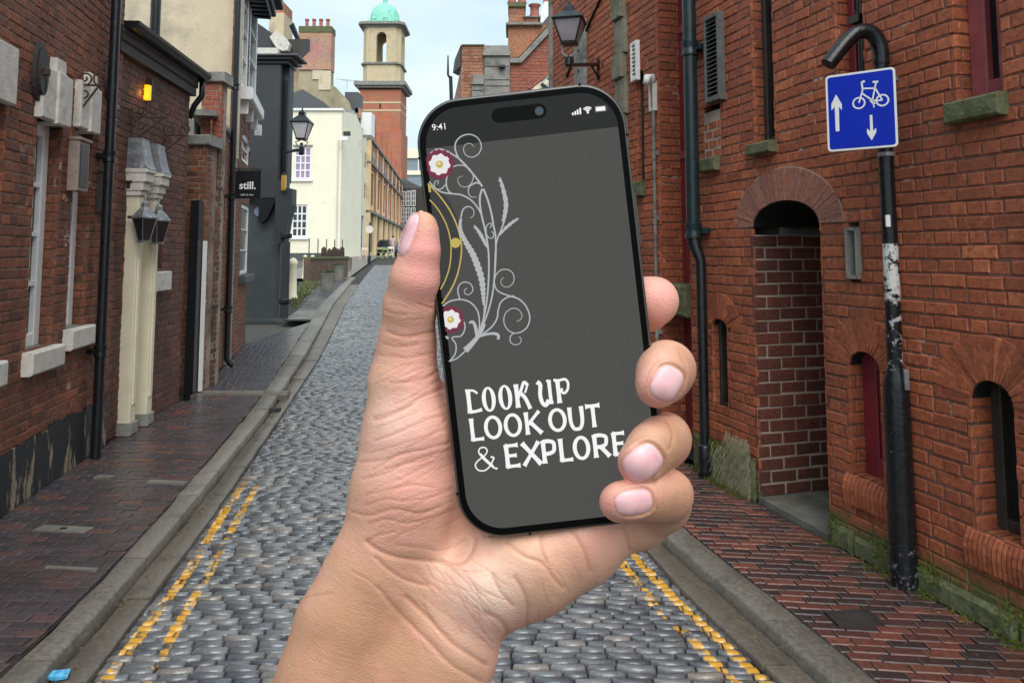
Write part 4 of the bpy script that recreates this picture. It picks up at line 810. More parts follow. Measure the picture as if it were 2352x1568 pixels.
a = MB(); pr = [(P(x, 0, Yg).x, zat(y, Yg)) for x, y in ((640, 252), (640, 212), (688, 196), (738, 226), (762, 253))]; prism(a, pr, Yg+1.5, Yg+7); a.build('slate_roof', M['slate'], hG)
# chimney stack and gable behind
Yc = 62.0; hS = thing('gabled_house', (P(715, 500, Yc).x, Yc, 1), 'buff gabled house with a broad brick chimney of four red pots', 'house')
a = MB(); pr = [(P(x, 0, Yc).x, zat(y, Yc)) for x, y in ((664, 262), (664, 218), (672, 205), (688, 196), (694, 120), (762, 120), (762, 196), (772, 198), (800, 228), (812, 262), (812, 560), (664, 560))]; prism(a, pr, Yc, Yc+1.2); a.build('gable_wall', M['buff'], hS)
a = MB(); a.box(P(736, 0, Yc).x, P(764, 0, Yc).x, Yc-.08, Yc-.001, zat(207, Yc), zat(163, Yc)); a.box(P(722, 0, Yc).x, P(748, 0, Yc).x, Yc-.09, Yc-.081, zat(183, Yc), zat(160, Yc)); a.build('render_patch', M['render'], hS)
cp = Plane((P(690, 0, Yc).x, Yc-.15), (P(764, 0, Yc).x, Yc-.15), 1); a = MB(); a.pbox(cp, 0, cp.len, zat(161, Yc), zat(76, Yc), -1.3, 0); ck = a.build('chimney_stack', M['far_brick2'], hS)
a = MB(); a.pbox(cp, -.03, cp.len+.03, zat(76, Yc)+.01, zat(62, Yc), -1.35, .06); a.build('chimney_cap', M['stone_moss'], ck)
for i, xx in enumerate((698.5, 715, 731, 747)):
    q = P(xx+3, 62, Yc-.15); a = MB(); a.lathe((q.x, Yc+.3, q.z), [(.17, 0), (.19, .1), (.15, .2), (.14, .62), (.18, .66), (.18, .80)], 12); a.build('chimney_pot', M['pot'], ck, smooth=True, ang=45)
a = MB(); a.box(P(672, 0, Yc).x, P(692, 0, Yc).x, Yc+.6, Yc+1.6, zat(200, Yc), zat(106, Yc)); a.build('rear_chimney', M['far_brick2'], hS)
a = MB(); a.box(P(784, 0, Yc).x, P(816, 0, Yc).x, Yc+2, Yc+4, zat(250, Yc), zat(200, Yc)); a.build('dormer', M['slate'], hS)
a = MB(); a.box(P(820, 0, Yc).x, P(845, 0, Yc).x, Yc+2.4, Yc+4, zat(300, Yc), zat(246, Yc)); a.build('stair_head', M['white'], hS)
a = MB(); a.box(P(808, 0, Yc).x, P(822, 0, Yc).x, Yc+2, Yc+3, zat(262, Yc), zat(238, Yc)); a.build('low_chimney', M['far_brick2'], hS)
Ya = 62; a = MB(); q = P(797, 205, Ya); a.tube([q, q+Vector((0, 0, .75))], .02, 5); t = thing('tv_aerial', q, 'thin television aerial on the roofs left of the tower', 'aerial'); a.build('mast', M['metal_grey'], t)
for dz, l in ((.75, 1.9), (.68, .9)):
    a = MB(); a.tube([q+Vector((-l/2, 0, dz+.1)), q+Vector((l/2, 0, dz-.02))], .016, 5); a.build('boom', M['metal_grey'], t)
# security camera on the cream house
q = P(838, 327, Yg-.5); q = P(787+0, 322, Yg-.4); t = thing('security_camera', q, 'white security camera at the corner of the cream house', 'camera')
a = MB(); a.box(q.x-.03, q.x+.45, q.y-.25, q.y+.02, q.z-.05, q.z+.30); a.build('housing', M['white'], t); a = MB(); a.box(q.x+.1, q.x+.6, q.y-.3, q.y-.02, q.z+.31, q.z+.62); a.build('lens_box', M['iron'], t); a = MB(); a.tube([(q.x, q.y+.05, q.z), (q.x-.15, q.y+.1, q.z-.4)], .05, 6); a.build('arm', M['white'], t)
# ---- clock-less domed tower
Yt = 120.0; hT = thing('domed_brick_tower', (P(877, 0, Yt).x, Yt+3, 1), 'tall red brick tower with stone belfry and green copper dome', 'tower')
cx = P(877, 0, Yt).x; cy = Yt+3.3; hw = (P(922, 0, Yt).x-P(830, 0, Yt).x)/2; zz = lambda y: zat(y, Yt)
def sq(a, h, z0, z1, ch=0): 
    if ch: 
        p = [(-h+ch, -h), (h-ch, -h), (h, -h+ch), (h, h-ch), (h-ch, h), (-h+ch, h), (-h, h-ch), (-h, -h+ch)]
        a.add([(cx+x, cy+y, z) for z in (z0, z1) for x, y in p], [tuple(range(8))[::-1], tuple(range(8, 16))]+[(i, (i+1) % 8, 8+(i+1) % 8, 8+i) for i in range(8)])
    else: a.box(cx-h, cx+h, cy-h, cy+h, z0, z1)
a = MB(); sq(a, hw, 0, zz(206)); a.build('shaft', M['far_brick'], hT)
a = MB(); sq(a, hw+.25, 0, zz(300)); a.build('lower_shaft', M['far_brick'], hT)
for y in (234, 252): a = MB(); sq(a, hw+.05, zz(y+4), zz(y)); a.build('stone_band', M['buff_stone'], hT)
a = MB(); a.box(cx-.12, cx+.12, cy-hw-.03, cy-hw+.2, zz(250), zz(237)); a.build('slit_window', M['dark'], hT)
a = MB(); sq(a, hw+.55, zz(203), zz(198)); sq(a, hw+.9, zz(198)+.01, zz(189)); a.build('cornice', M['stone_grey'], hT)
hb = (P(923, 0, Yt).x-P(837, 0, Yt).x)/2
a = MB(); sq(a, hb, zz(188), zz(148), .8); a.build('belfry_base', M['buff_stone'], hT)
a = MB(); sq(a, hb+.3, zz(147), zz(143), .8); a.build('string_course', M['stone_grey'], hT)
zo0, zo1 = zz(142), zz(84); ow_ = (P(889, 0, Yt).x-P(866, 0, Yt).x)/2
for sx_ in (-1, 1):
    for sy_ in (-1, 1):
        p = [(ow_, hb), (hb-.8, hb), (hb, hb-.8), (hb, ow_), (hb-1.0, ow_), (ow_, hb-1.0)]; p = [(cx+x*sx_, cy+y*sy_) for x, y in p]; n = 6
        a = MB(); a.add([(x, y, z) for z in (zz(142), zz(62)) for x, y in p], [tuple(range(6))[::-1], tuple(range(6, 12))]+[(i, (i+1) % 6, 6+(i+1) % 6, 6+i) for i in range(6)]); a.build('corner_pier', M['buff_stone'], hT)
        a = MB(); a.box(cx+sx_*(hb-.9)-.22, cx+sx_*(hb-.9)+.22, cy+sy_*hb-.12*1, cy+sy_*hb+.12, zz(142), zz(70)); a.build('pilaster', M['buff_stone'], hT)
for ax in range(4):                                                   # arch heads on the four sides
    a = MB(); n = 10; pts = [(math.cos(math.pi*k/n)*ow_, zo1+math.sin(math.pi*k/n)*ow_) for k in range(n+1)]; top = zz(62)
    v = []; 
    for d_ in (0, .9):
        for x, z in pts: v.append((x, z, d_))
        for x, z in pts: v.append((x, top, d_))
    def rot_(x, d): 
        u = (x, -hb+.02+d); 
        for _ in range(ax): u = (-u[1], u[0])
        return u
    vv = [(cx+rot_(x, d_)[0], cy+rot_(x, d_)[1], z) for x, z, d_ in v]; m_ = n+1
    f = [(k, k+1, m_+k+1, m_+k) for k in range(n)]+[(2*m_+k, 2*m_+k+1, 3*m_+k+1, 3*m_+k) for k in range(n)]+[(k, k+1, 2*m_+k+1, 2*m_+k) for k in range(n)]
    a.add(vv, f); a.build('arch_head', M['buff_stone'], hT)
a = MB(); sq(a, hb+.2, zz(62)+.01, zz(57), .8); sq(a, hb+.75, zz(57)+.01, zz(51), .8); a.build('belfry_cornice', M['stone_grey'], hT)
rd = (P(922, 0, Yt).x-P(848, 0, Yt).x)/2; a = MB(); z0 = zz(50)
a.lathe((cx, cy, z0), [(rd*1.02, 0), (rd*1.02, .5), (rd*.94, .6), (rd*.93, 1.1)]+[(rd*.93*math.cos(t_*math.pi/2/9), 1.15+3.0*math.sin(t_*math.pi/2/9)) for t_ in range(0, 9)]+[(.35, 4.2), (.35, 4.8), (.5, 4.9), (.02, 5.6)], 20); a.build('copper_dome', M['copper'], hT, smooth=True, ang=40)
for k in range(8):
    an = k*math.pi/4+.2; a = MB(); a.lathe((cx+math.cos(an)*rd*1.02, cy+math.sin(an)*rd*1.02, z0), [(.34, 0), (.34, .7), (.42, .8), (.2, 1.1), (.02, 1.3)], 8); a.build('dome_buttress', M['copper'], hT)
# ---- white house and long ornate terrace on the left, receding
def recede(pxa, Ya_, pxb, Yb): return Plane((P(pxa, 500, Ya_).x, Ya_), (P(pxb, 500, Yb).x, Yb), 1)
hW = thing('white_arched_house', (P(815, 500, 64).x, 64, 1.2), 'narrow white house with a dark blue arched door before the terrace', 'house')
pw = recede(801, 61.5, 846, 74); zw = P(801, 262, 61.5).z
aw = [(pw.len*.50, pw.len*.74, 1.3, 1.3+2.6, 1.1)]+[(pw.len*u_, pw.len*(u_+.13), zk, zk+1.6, 0) for u_ in (.12, .42, .72) for zk in (6.6, 9.6)]
wall_with(pw, 1.0, zw, aw, M['cream_far'], hW); a = MB(); a.pbox(pw, 0, pw.len, .8, zw-.1, -6, -.5); a.build('rear_mass', M['dark'], hW)
for o in aw[1:]: sash(pw, o, .06, hW, M['white'], M['glass'], fw=.16, nx=1, nz=2, bw=.08)
o = aw[0]; a = MB(); a.pbox(pw, o[0], o[1], o[2], o[3]+o[4]-.02, -.3, -.15); a.build('blue_door', mat('navy_door', (.06, .08, .16), .5), hW)
a = MB(); a.pbox(pw, -.1, pw.len+.2, zw+.01, zw+.3, -.4, .3); a.build('cornice', M['lead'], hW)
hO = thing('ornate_terrace', (P(880, 500, 90).x, 90, 1.2), 'long buff stone and red brick terrace with arcaded windows below the tower', 'terrace')
po = recede(845, 72, 921, 118); zo = P(845, 322, 72).z; nb = 7; opsO = []
for b_ in range(nb):
    u0 = po.len*(b_+.22)/nb; u1 = po.len*(b_+.78)/nb
    for z0_, hh, rs in ((1.6, 3.0, .8), (6.3, 2.6, .7)): opsO.append((u0, u1, z0_, z0_+hh, rs))
wall_with(po, 1.0, zo, opsO, M['terrace'], hO); a = MB(); a.pbox(po, 0, po.len, .8, zo-.2, -8, -1.0); a.build('rear_mass', M['dark'], hO)
for o in opsO: a = MB(); a.pbox(po, o[0], o[1], o[2], o[3]+o[4], -.5, -.10); a.build('window', M['glass_dark'], hO)
for b_ in range(nb+1):
    u_ = po.len*b_/nb; a = MB(); a.pbox(po, max(0, u_-.28), min(po.len, u_+.28), 1.0, zo+.2, 0, .22); a.build('column', M['terrace'], hO)
for zc_ in (5.4, 10.2, zo): a = MB(); a.pbox(po, 0, po.len, zc_+.01, zc_+.28, -.2, .32); a.build('string_course', M['stone_grey'], hO)
for b_ in range(nb):
    u0 = po.len*(b_+.30)/nb; u1 = po.len*(b_+.70)/nb; a = MB(); a.pbox(po, po.len*b_/nb+.3, po.len*(b_+1)/nb-.3, 9.9, zo-.3, .0, .12); a.build('brick_panel', M['far_brick'], hO)
    a = MB(); a.pbox(po, po.len*b_/nb+.3, po.len*(b_+.2)/nb, 5.7, 9.9, .0, .10); a.pbox(po, po.len*(b_+.8)/nb, po.len*(b_+1)/nb-.3, 5.7, 9.9, .0, .10); a.build('brick_pier', M['far_brick'], hO)
    a = MB(); a.pbox(po, u0, u1, 10.5, zo-.8, .12, .15); a.build('window', M['glass_dark'], hO)
    a = MB(); a.pbox(po, u0+.5, u0+1.6, zo+.3, zo+2.4-.1*b_, -1.0, .3); a.build('parapet_pier', M['far_brick'], hO)
a = MB(); a.pbox(po, -.4, 4, zo, P(845, 292, 72).z, -2.5, -1.2); a.build('roof_wall', M['far_brick'], hO)
# ---- modern block and white bay house closing the view
Ym = 190; hM = thing('modern_office_block', (P(950, 500, Ym).x, Ym, 1), 'distant pale modern block with glass bands right of the tower', 'building')
pm = front(905, 1300, Ym); zz = lambda y: zat(y, Ym)
for y0_, y1_, mm, nm, dd in ((364, 341, 'cream_far', 'roof_band', .5), (392, 364.2, 'bronze', 'glass_band', 0), (402, 392.2, 'cream_far', 'floor_band', .4), (470, 402.2, 'bronze', 'glass_band', 0), (600, 470.2, 'render_grey', 'lower_wall', .1)):
    a = MB(); a.pbox(pm, 0, pm.len, max(.5, zz(y0_)), zz(y1_), -12, dd); a.build(nm, M[mm], hM)
for k in range(9): a = MB(); a.pbox(pm, 2+k*4.0, 2.25+k*4.0, zz(392), zz(364.5), .01, .3); a.build('mullion', M['white'], hM)
Yb_ = 118; hBW = thing('half_timbered_house', (P(940, 500, Yb_).x, Yb_, 1), 'white gabled bay-fronted house with dark roof at the street end', 'house')
pb = front(915, 985, Yb_); zz = lambda y: zat(y, Yb_)
a = MB(); a.pbox(pb, 0, pb.len, .8, zz(432), -6, 0); a.build('wall', M['wood_dark'], hBW)
a = MB(); pr = [(P(x, 0, Yb_).x, zz(y)) for x, y in ((915, 432), (915, 402), (935, 412), (985, 436))]; prism(a, pr, Yb_+.2, Yb_+7); a.build('roof', M['slate'], hBW)
for k, (xa, xb) in enumerate(((917, 927), (929, 938), (940, 949), (951, 960))):
    u0, u1 = P(xa, 0, Yb_).x-pb.o.x, P(xb, 0, Yb_).x-pb.o.x
    for za, zb in ((zz(510), zz(477)), (zz(474), zz(442-k*1.5))): sash(pb, (u0, u1, za, zb, 0), -.42, hBW, M['white'], M['glass'], fw=.10, nx=2, nz=3, bw=.07)
    a = MB(); a.pbox(pb, u0, u1, zz(522), zz(511), .01, .4); a.build('bay_base', M['lead'], hBW)
a = MB(); a.pbox(pb, 0, pb.len, zz(526), zz(523), .01, .5); a.build('fascia', M['stone_grey'], hBW)
for xa in (919, 930, 944, 956): a = MB(); u0 = P(xa, 0, Yb_).x-pb.o.x; a.pbox(pb, u0, u0+.45, .9, zz(527), .01, .25); a.build('shop_pillar', M['red_worn'], hBW)
# ---- car, pedestrian, furniture at the far end
Yk = 67; zk = rise(Yk); q = P(886, 587, Yk); t = thing('parked_car', (q.x, Yk, zk), 'black hatchback parked at the far end of the cobbled street', 'car'); cxk = q.x
def carbody(a, sec):
    n = len(sec[0][1]); v = []
    for y, s in sec: v += [(cxk+x, Yk+y, zk+z) for x, z in s]
    a.add(v, [(i*n+k, i*n+(k+1) % n, (i+1)*n+(k+1) % n, (i+1)*n+k) for i in range(len(sec)-1) for k in range(n)]+[tuple(range(n))[::-1], tuple((len(sec)-1)*n+k for k in range(n))])
S = lambda w1, z1, w2, z2: [(-w1, .25), (w1, .25), (w1+.04, .55), (w1, z1), (w2, z2), (-w2, z2), (-w1, z1), (-w1-.04, .55)]
a = MB(); carbody(a, [(0, S(.78, .85, .70, .95)), (.12, S(.84, .92, .66, 1.35)), (.7, S(.86, .95, .62, 1.47)), (2.2, S(.86, .95, .62, 1.44)), (2.9, S(.86, .92, .70, .98)), (3.9, S(.82, .82, .7, .86)), (4.1, S(.74, .7, .66, .74))]); a.build('body', M['black'], t, smooth=True, ang=35)
a = MB(); a.add([(cxk+x, Yk+y, zk+z) for x, y, z in ((-.6, .02, 1.0), (.6, .02, 1.0), (.52, .10, 1.33), (-.52, .10, 1.33))], [(0, 1, 2, 3)]); a.build('rear_window', M['glass'], t)
for sx_ in (-.72, .72):
    a = MB(); a.box(cxk+sx_-.1, cxk+sx_+.1, Yk-.03, Yk+.05, zk+.78, zk+.92); a.build('tail_light', M['red_paint'], t)
    for yy in (.7, 3.2):
        a = MB(); n = 16; a.add([(cxk+sx_*1.08+d_, Yk+yy+math.cos(2*math.pi*i/n)*.31, zk+.31+math.sin(2*math.pi*i/n)*.31) for d_ in (-.1, .1) for i in range(n)], [tuple(range(n))[::-1], tuple(range(n, 2*n))]+[(i, (i+1) % n, n+(i+1) % n, n+i) for i in range(n)]); a.build('wheel', M['dark'], t)
a = MB(); a.box(cxk-.26, cxk+.26, Yk-.035, Yk-.01, zk+.55, zk+.66); a.build('number_plate', mat('plate_yellow', (.7, .6, .1), .5), t)
def person_mesh(x, Y, h, m_coat, label, px):
    z = rise(Y); t = thing('person', (x, Y, z), label, 'person'); me = bpy.data.meshes.new('body'); s = h/1.72
    J = [(0, 0, .95, .13), (0, 0, 1.15, .14), (0, .02, 1.38, .16), (0, .02, 1.50, .07), (0, .01, 1.62, .10), (0, .01, 1.70, .07), (-.10, 0, .88, .10), (-.11, .06, .48, .075), (-.11, .0, .06, .05), (.10, 0, .88, .10), (.11, -.10, .48, .075), (.12, -.05, .06, .05), (-.20, .02, 1.40, .07), (-.25, .0, 1.12, .05), (-.22, -.08, .88, .04), (.20, .02, 1.40, .07), (.25, .0, 1.12, .05), (.22, -.08, .88, .04), (-.11, -.12, .04, .04), (.12, -.18, .04, .04)]
    E_ = [(0, 1), (1, 2), (2, 3), (3, 4), (4, 5), (0, 6), (6, 7), (7, 8), (0, 9), (9, 10), (10, 11), (2, 12), (12, 13), (13, 14), (2, 15), (15, 16), (16, 17), (8, 18), (11, 19)]
    me.from_pydata([(j[0]*s, j[1]*s, j[2]*s) for j in J], E_, []); o = bpy.data.objects.new('body', me); C.objects.link(o); sk = o.modifiers.new('s', 'SKIN')
    for i, j in enumerate(J): me.skin_vertices[0].data[i].radius = (j[3]*s, j[3]*s*.8)
    me.skin_vertices[0].data[0].use_root = True; sb = o.modifiers.new('d', 'SUBSURF'); sb.levels = 1; sb.render_levels = 1
    dg = bpy.context.evaluated_depsgraph_get(); m2 = bpy.data.meshes.new_from_object(o.evaluated_get(dg)); bpy.data.objects.remove(o)
    m2.materials.clear(); m2.materials.append(m_coat); o = bpy.data.objects.new('body', m2); C.objects.link(o); o.location = (x, Y, z); o.parent = t; o.matrix_parent_inverse = Matrix.Translation(-wloc(t))
    a = MB(); a.lathe((x, Y, z+h*.90), [(.05*s, 0), (.10*s, .04*s), (.11*s, .10*s), (.06*s, .17*s), (.01, .18*s)], 10); a.build('hair', M['wood_dark'], t, smooth=True)
q = P(906, 594, 50); person_mesh(P(912-10, 594, 62).x, 62, 1.72, mat('pale_coat', (.5, .36, .34), .8), 'person in a pale coat walking at the far end of the street', 0)
a = MB(); q = P(848, 594, 46); zq = rise(46); t = thing('street_post', (q.x, 46, zq), 'thin black post with a round pale sign at the far kerb', 'post'); a.lathe((q.x, 46, zq), [(.11, 0), (.11, .5), (.05, .6), (.045, 2.6)], 10); a.build('post', M['black'], t)
a = MB(); n = 16; zc_ = zat(527, 46); a.add([(q.x+math.cos(2*math.pi*i/n)*.24, 45.93+d_, zc_+math.sin(2*math.pi*i/n)*.24) for d_ in (0, .03) for i in range(n)], [tuple(range(n))[::-1]]+[(i, (i+1) % n, n+(i+1) % n, n+i) for i in range(n)]); a.build('sign_face', mat('sign_face', (.7, .6, .55), .5), t)
for i, (px, m_, lb) in enumerate(((836, (.75, .55, .5), 'pink'), (871, (.30, .33, .16), 'lime green'), (884, (.14, .25, .17), 'mid green'), (896, (.75, .72, .62), 'cream'))):
    Y_ = 54+i; q = P(px, 590, Y_); z = rise(Y_); t = thing('cafe_chair', (q.x, Y_, z), f'tiny {lb} cafe chair outside at the far end of the street', 'chair', 'cafe chairs at the street end'); mm = mat('chair_'+lb.replace(' ', '_'), m_, .5)
    a = MB(); a.box(q.x-.22, q.x+.22, Y_-.22, Y_+.22, z+.43, z+.46); a.build('seat', mm, t); a = MB(); a.box(q.x-.22, q.x+.22, Y_+.2, Y_+.23, z+.68, z+.84); a.build('backrest', mm, t)
    for sx_, sy_ in ((-1, -1), (1, -1), (1, 1), (-1, 1)): a = MB(); a.tube([(q.x+sx_*.26, Y_+sy_*.24, z), (q.x+sx_*.19, Y_+sy_*.21, z+(.45 if sy_ < 0 else .88))], .022, 5); a.build('leg', mm, t)
# ---- bollards, planters, railings and the low wall before the cream house
for i, (px, pb_, pt) in enumerate(((671, 690, 592), (700, 640, 586), (717, 632, 586))):
    x, y = G(px, pb_); z = rise(y); h = P(px, pt, y).z-z; a = MB(); r_ = .13 if i else .16
    a.lathe((x, y, z), [(r_, 0), (r_, h*.1), (r_*.82, h*.13), (r_*.75, h*.82), (r_*.9, h*.85), (r_*.9, h*.9), (r_*.6, h*.97), (.02, h)], 12)
    tag(a.build('bollard', M['cream'], smooth=True, ang=40), ('nearest cream bollard, half behind the charcoal corner post', 'middle cream bollard in front of the cream house', 'right-hand cream bollard nearest the stone planters')[i], 'bollard', 'cream bollards before the cream house')
for i, (px, pb_, w_, h_, lb) in enumerate(((748, 668, 26, 46, 'nearest'), (775, 645, 22, 40, 'middle'), (797, 622, 16, 30, 'farthest'))):
    x, y = G(px, pb_); z = rise(y); ww = w_/1700*y; hh = h_/1700*y; t = thing('stone_planter', (x, y, z), f'{lb} of the three weathered stone planters along the left kerb', 'planter', 'stone planters along the kerb')
    a = MB(); a.lathe((x, y+ww/2, z), [(ww*.52, 0), (ww*.58, hh*.5), (ww*.62, hh*.8), (ww*.66, hh*.84), (ww*.5, hh*.86)], 10); a.build('tub', M['concrete'], t, smooth=True, ang=45)
    a = MB()
    for k in range(160): an = random.uniform(0, 6.28); rr = ww*.58*math.sqrt(random.random()); p_ = Vector((x+math.cos(an)*rr, y+ww/2+math.sin(an)*rr, z+hh*(.85+.25*random.random()*(1-rr/ww)))); u_ = Vector((random.uniform(-1, 1), random.uniform(-1, 1), random.uniform(-.3, 1))).normalized()*ww*.09; v_ = Vector((random.uniform(-1, 1), random.uniform(-1, 1), random.uniform(-.3, .6))).normalized()*ww*.06; a.add([p_-u_, p_+v_, p_+u_, p_-v_], [(0, 1, 2, 3)])
    a.build('foliage', mat('planter_leaves', (.06, .085, .03), .8, var=.5), t)
for i, px in enumerate((744, 757, 768, 776, 786)):
    x, y = G(px, 640-i*3); z = rise(y+3); t_ = P(px, 566+(i % 2)*4, y+3); a = MB(); a.lathe((t_.x, y+3, z), [(.10, 0), (.10, t_.z-z-.55), (.14, t_.z-z-.5), (.12, t_.z-z-.1), (.02, t_.z-z)], 8)
    tag(a.build('iron_post', M['rust'], smooth=True, ang=40), f'{("first", "second", "third", "fourth", "fifth")[i]} dark iron post from the left behind the planters', 'post', 'iron posts behind the planters')
x0_, y0_ = G(676, 668); x1_, y1_ = G(745, 652); hR = thing('low_brick_wall', (x0_, y0_+3, rise(y0_)), 'low dark brick wall with railings below the cream house', 'wall')
lp = Plane((x0_-.6, y0_+4.2), (x1_, y1_+4.2), 1); a = MB(); a.pbox(lp, 0, lp.len, .1, rise(lp.o.y)+.95, -.3, 0); a.build('wall', mat('old_dark_brick', (.13, .08, .055), .9, var=.4, vs_=6, stain=((.07, .06, .04), 3, .5, .2)), hR); a = MB(); a.pbox(lp, 0, lp.len, rise(lp.o.y)+.951, rise(lp.o.y)+1.05, -.35, .05); a.build('coping', M['stone_moss'], hR)
for k in range(5): p_ = lp.pt(.15+k*.75, rise(lp.o.y)+1.05, -.15); a = MB(); a.tube([p_, p_+Vector((0, 0, .75))], .022, 6); a.build('railing_bar', M['iron'], hR)
a = MB(); 
for k in range(700):
    px, py = random.uniform(668, 745), random.uniform(640, 708)
    if py < 640+(745-px)*.2 or px > 745-(py-640)*.95: continue
    x, y = G(px, py); z = rise(y); u_ = Vector((random.uniform(-.1, .1), random.uniform(-.05, .05), random.uniform(.05, .16))); w_ = Vector((.035, .01, 0)); p_ = Vector((x, y, z)); a.add([p_-w_, p_+w_, p_+u_], [(0, 1, 2)])
tag(a.build('weeds', mat('weeds', (.10, .11, .04), .9, var=.5), kind='stuff'), 'scrubby weeds and moss around the cream bollards', 'weeds')

# ================================================================== RIGHT SIDE
S_ = lambda px, py, d=0: RW.at(px, py, d)
def rop(pl, pr, yb, yt, yref, rs=0):                 # pl, pr: left (far) and right (near) pixel columns at row yref; rows read at the far edge
    s1, s0 = S_(pl, yref)[0], S_(pr, yref)[0]; return (s0, s1, S_(pl, yb)[1], S_(pl, yt)[1]-rs, rs)
sq0, sq1 = S_(1443, 400)[0], S_(1421, 400)[0]
hR1 = thing('red_brick_warehouse', (2, 3.5, 0), 'long red brick warehouse on the right with arched slots and a deep arched niche', 'warehouse')
hR2 = thing('brick_house', (.7, 8, 0), 'farther right brick house carrying the black street lantern', 'house')
near_w = rop(2236, 2332, 1212, 868, 1040, .09); low2 = rop(1954, 2023, 1086, 803, 950, .08); low3 = rop(1637, 1670, 931, 730, 830, .05)
niche = rop(1737, 1893, 1150, 458, 850, 0); niche = (niche[0], niche[1], .02, S_(1735, 521)[1], S_(1810, 459)[1]-S_(1735, 521)[1])
vent = rop(1950, 1975, 640, 522, 580); up_n = rop(2194, 2300, 236, -700, 130); up_m = rop(1922, 1984, 320, -700, 150); up_f = rop(1731, 1776, 333, -700, 200)
door = rop(1513, 1580, 1150, -700, 400); door = (door[0], door[1], .02, 9, 0); sl3 = rop(1463, 1479, 418, 165, 300, .03)
opsR = [near_w, low2, low3, niche, vent, up_n, up_m, up_f, door, sl3]
blk_w = rop(1617, 1655, 366, 258, 300); opsB_ = opsR+[blk_w]
deps = [.17, .15, .12, .95, .06, .15, .15, .15, .26, .1]
mo = MB(); br = brick_panel(RW, 0, sq0, 0.0, 6.2, opsB_, mo, wav=.003)
bm_ = MB(); bb_ = brick_panel(RW, blk_w[0], blk_w[1], blk_w[2], blk_w[3], [], bm_, bl=.10, jt=.011, hdr=False, md=-.002)
jm = MB(); jb = []; li = MB(); nb_ = []; nm_ = MB()
for o, dd in zip(opsR, deps):
    z1 = min(o[3]+o[4]*.3, 6.2); rv = reveal(RW, o, dd, 1)
    if o is niche: nb_ = brick_panel(rv, 0, dd, o[2], o[3]-.03, [], nm_, bl=.183, bh=.070, jt=.0085, hdr=False)
    else: jb += brick_panel(rv, 0, dd, o[2], z1, [], jm)
    rv2 = reveal(RW, o, dd, 0); jb += brick_panel(rv2, 0, dd, o[2], z1, [], jm)
    lining(li, RW, o, dd)
arc = arch_ring(RW, niche, .20, 46, d=.003); arc2 = arch_ring(RW, near_w, .19, 26, d=.001)+arch_ring(RW, low2, .18, 20, d=.001)+arch_ring(RW, low3, .18, 8, d=.003)+arch_ring(RW, sl3, .12, 6, d=.003)
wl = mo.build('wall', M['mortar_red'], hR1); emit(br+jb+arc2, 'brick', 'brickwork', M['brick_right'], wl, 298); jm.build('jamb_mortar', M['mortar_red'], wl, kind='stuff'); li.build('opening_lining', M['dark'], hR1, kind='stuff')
w2 = nm_.build('niche_wall', M['mortar_niche'], hR1); emit(nb_, 'brick', 'brickwork', M['brick_niche'], w2, 200)
am = MB()
for v, f, t_ in arc: pass
n = 24; c_, h_ = (niche[0]+niche[1])/2, (niche[1]-niche[0])/2
for k in range(n):
    a0, a1 = math.pi*k/n, math.pi*(k+1)/n; am.quad(*[RW.pt(c_+math.cos(a)*(h_+e), niche[3]+math.sin(a)*(niche[4]+e), .0005) for a, e in ((a0, 0), (a1, 0), (a1, .205), (a0, .205))])
w4 = bm_.build('blocked_window', M['mortar_niche'], hR1); emit(bb_, 'brick', 'brickwork', M['brick_right'], w4, 60)
w3 = am.build('arch_mortar', M['mortar_niche'], hR1); emit(arc, 'voussoir', 'voussoirs', M['brick_arch'], w3, 100)
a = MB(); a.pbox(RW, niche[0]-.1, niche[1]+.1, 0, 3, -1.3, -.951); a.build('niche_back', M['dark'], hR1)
a = MB(); a.pbox(RW, 0, niche[0]-.1, 0, 6.15, -3, -.275); a.pbox(RW, niche[1]+.1, sq0, 0, 6.15, -3, -.275); a.pbox(RW, niche[0]-.099, niche[1]+.099, 2.6, 6.15, -3, -.275); a.build('rear_mass', M['render_grey'], hR1)
a = MB(); a.pbox(RW, niche[0]+.004, niche[1]-.004, -.02, .022, -.95, .012); a.build('niche_floor', M['concrete'], hR1)
for o, d_, gm, fm, fw_, nm in ((near_w, .165, 'dark', 'wood_dark', .05, 'window'), (low2, .14, 'glass_dark', 'red_paint', .10, 'window'), (low3, .11, 'dark', 'wood_dark', .03, 'window'), (up_n, .14, 'glass_dark', 'red_worn', .085, 'window'), (up_m, .14, 'glass_dark', 'red_paint', .05, 'window'), (up_f, .13, 'dark', 'wood_dark', .04, 'window'), (sl3, .1, 'dark', 'wood_dark', .02, 'window')):
    oo = (o[0], o[1], o[2], min(o[3], 6.2), o[4]); sash(RW, oo, d_-.06, hR1, M[fm], M[gm], fw=fw_, nx=1, nz=1 if nm else 2, th=.06)
def sill_r(o, z0, z1, over0, over1, m, d=.05, rough_=True):
    a = MB(); a.pbox(RW, o[0]-over0, o[1]+over1, z0, z1, -.12, d, bev=.01); return a.build('sill', m, hR1)
sill_r(up_n, up_n[2]-.10, up_n[2]-.003, .02, .035, M['stone_moss'], .055); sill_r(up_f, up_f[2]-.075, up_f[2]-.003, .02, .03, M['stone_moss'], .06); sill_r(sl3, sl3[2]-.13, sl3[2]-.003, .02, .02, M['stone_moss'], .05)
q0, z1_ = S_(1617, 367); q1, z0_ = S_(1655, 387); a = MB(); a.pbox(RW, q1, q0, z0_-.01, z1_, 0, .05, bev=.01); a.build('sill', M['stone_moss'], hR1)
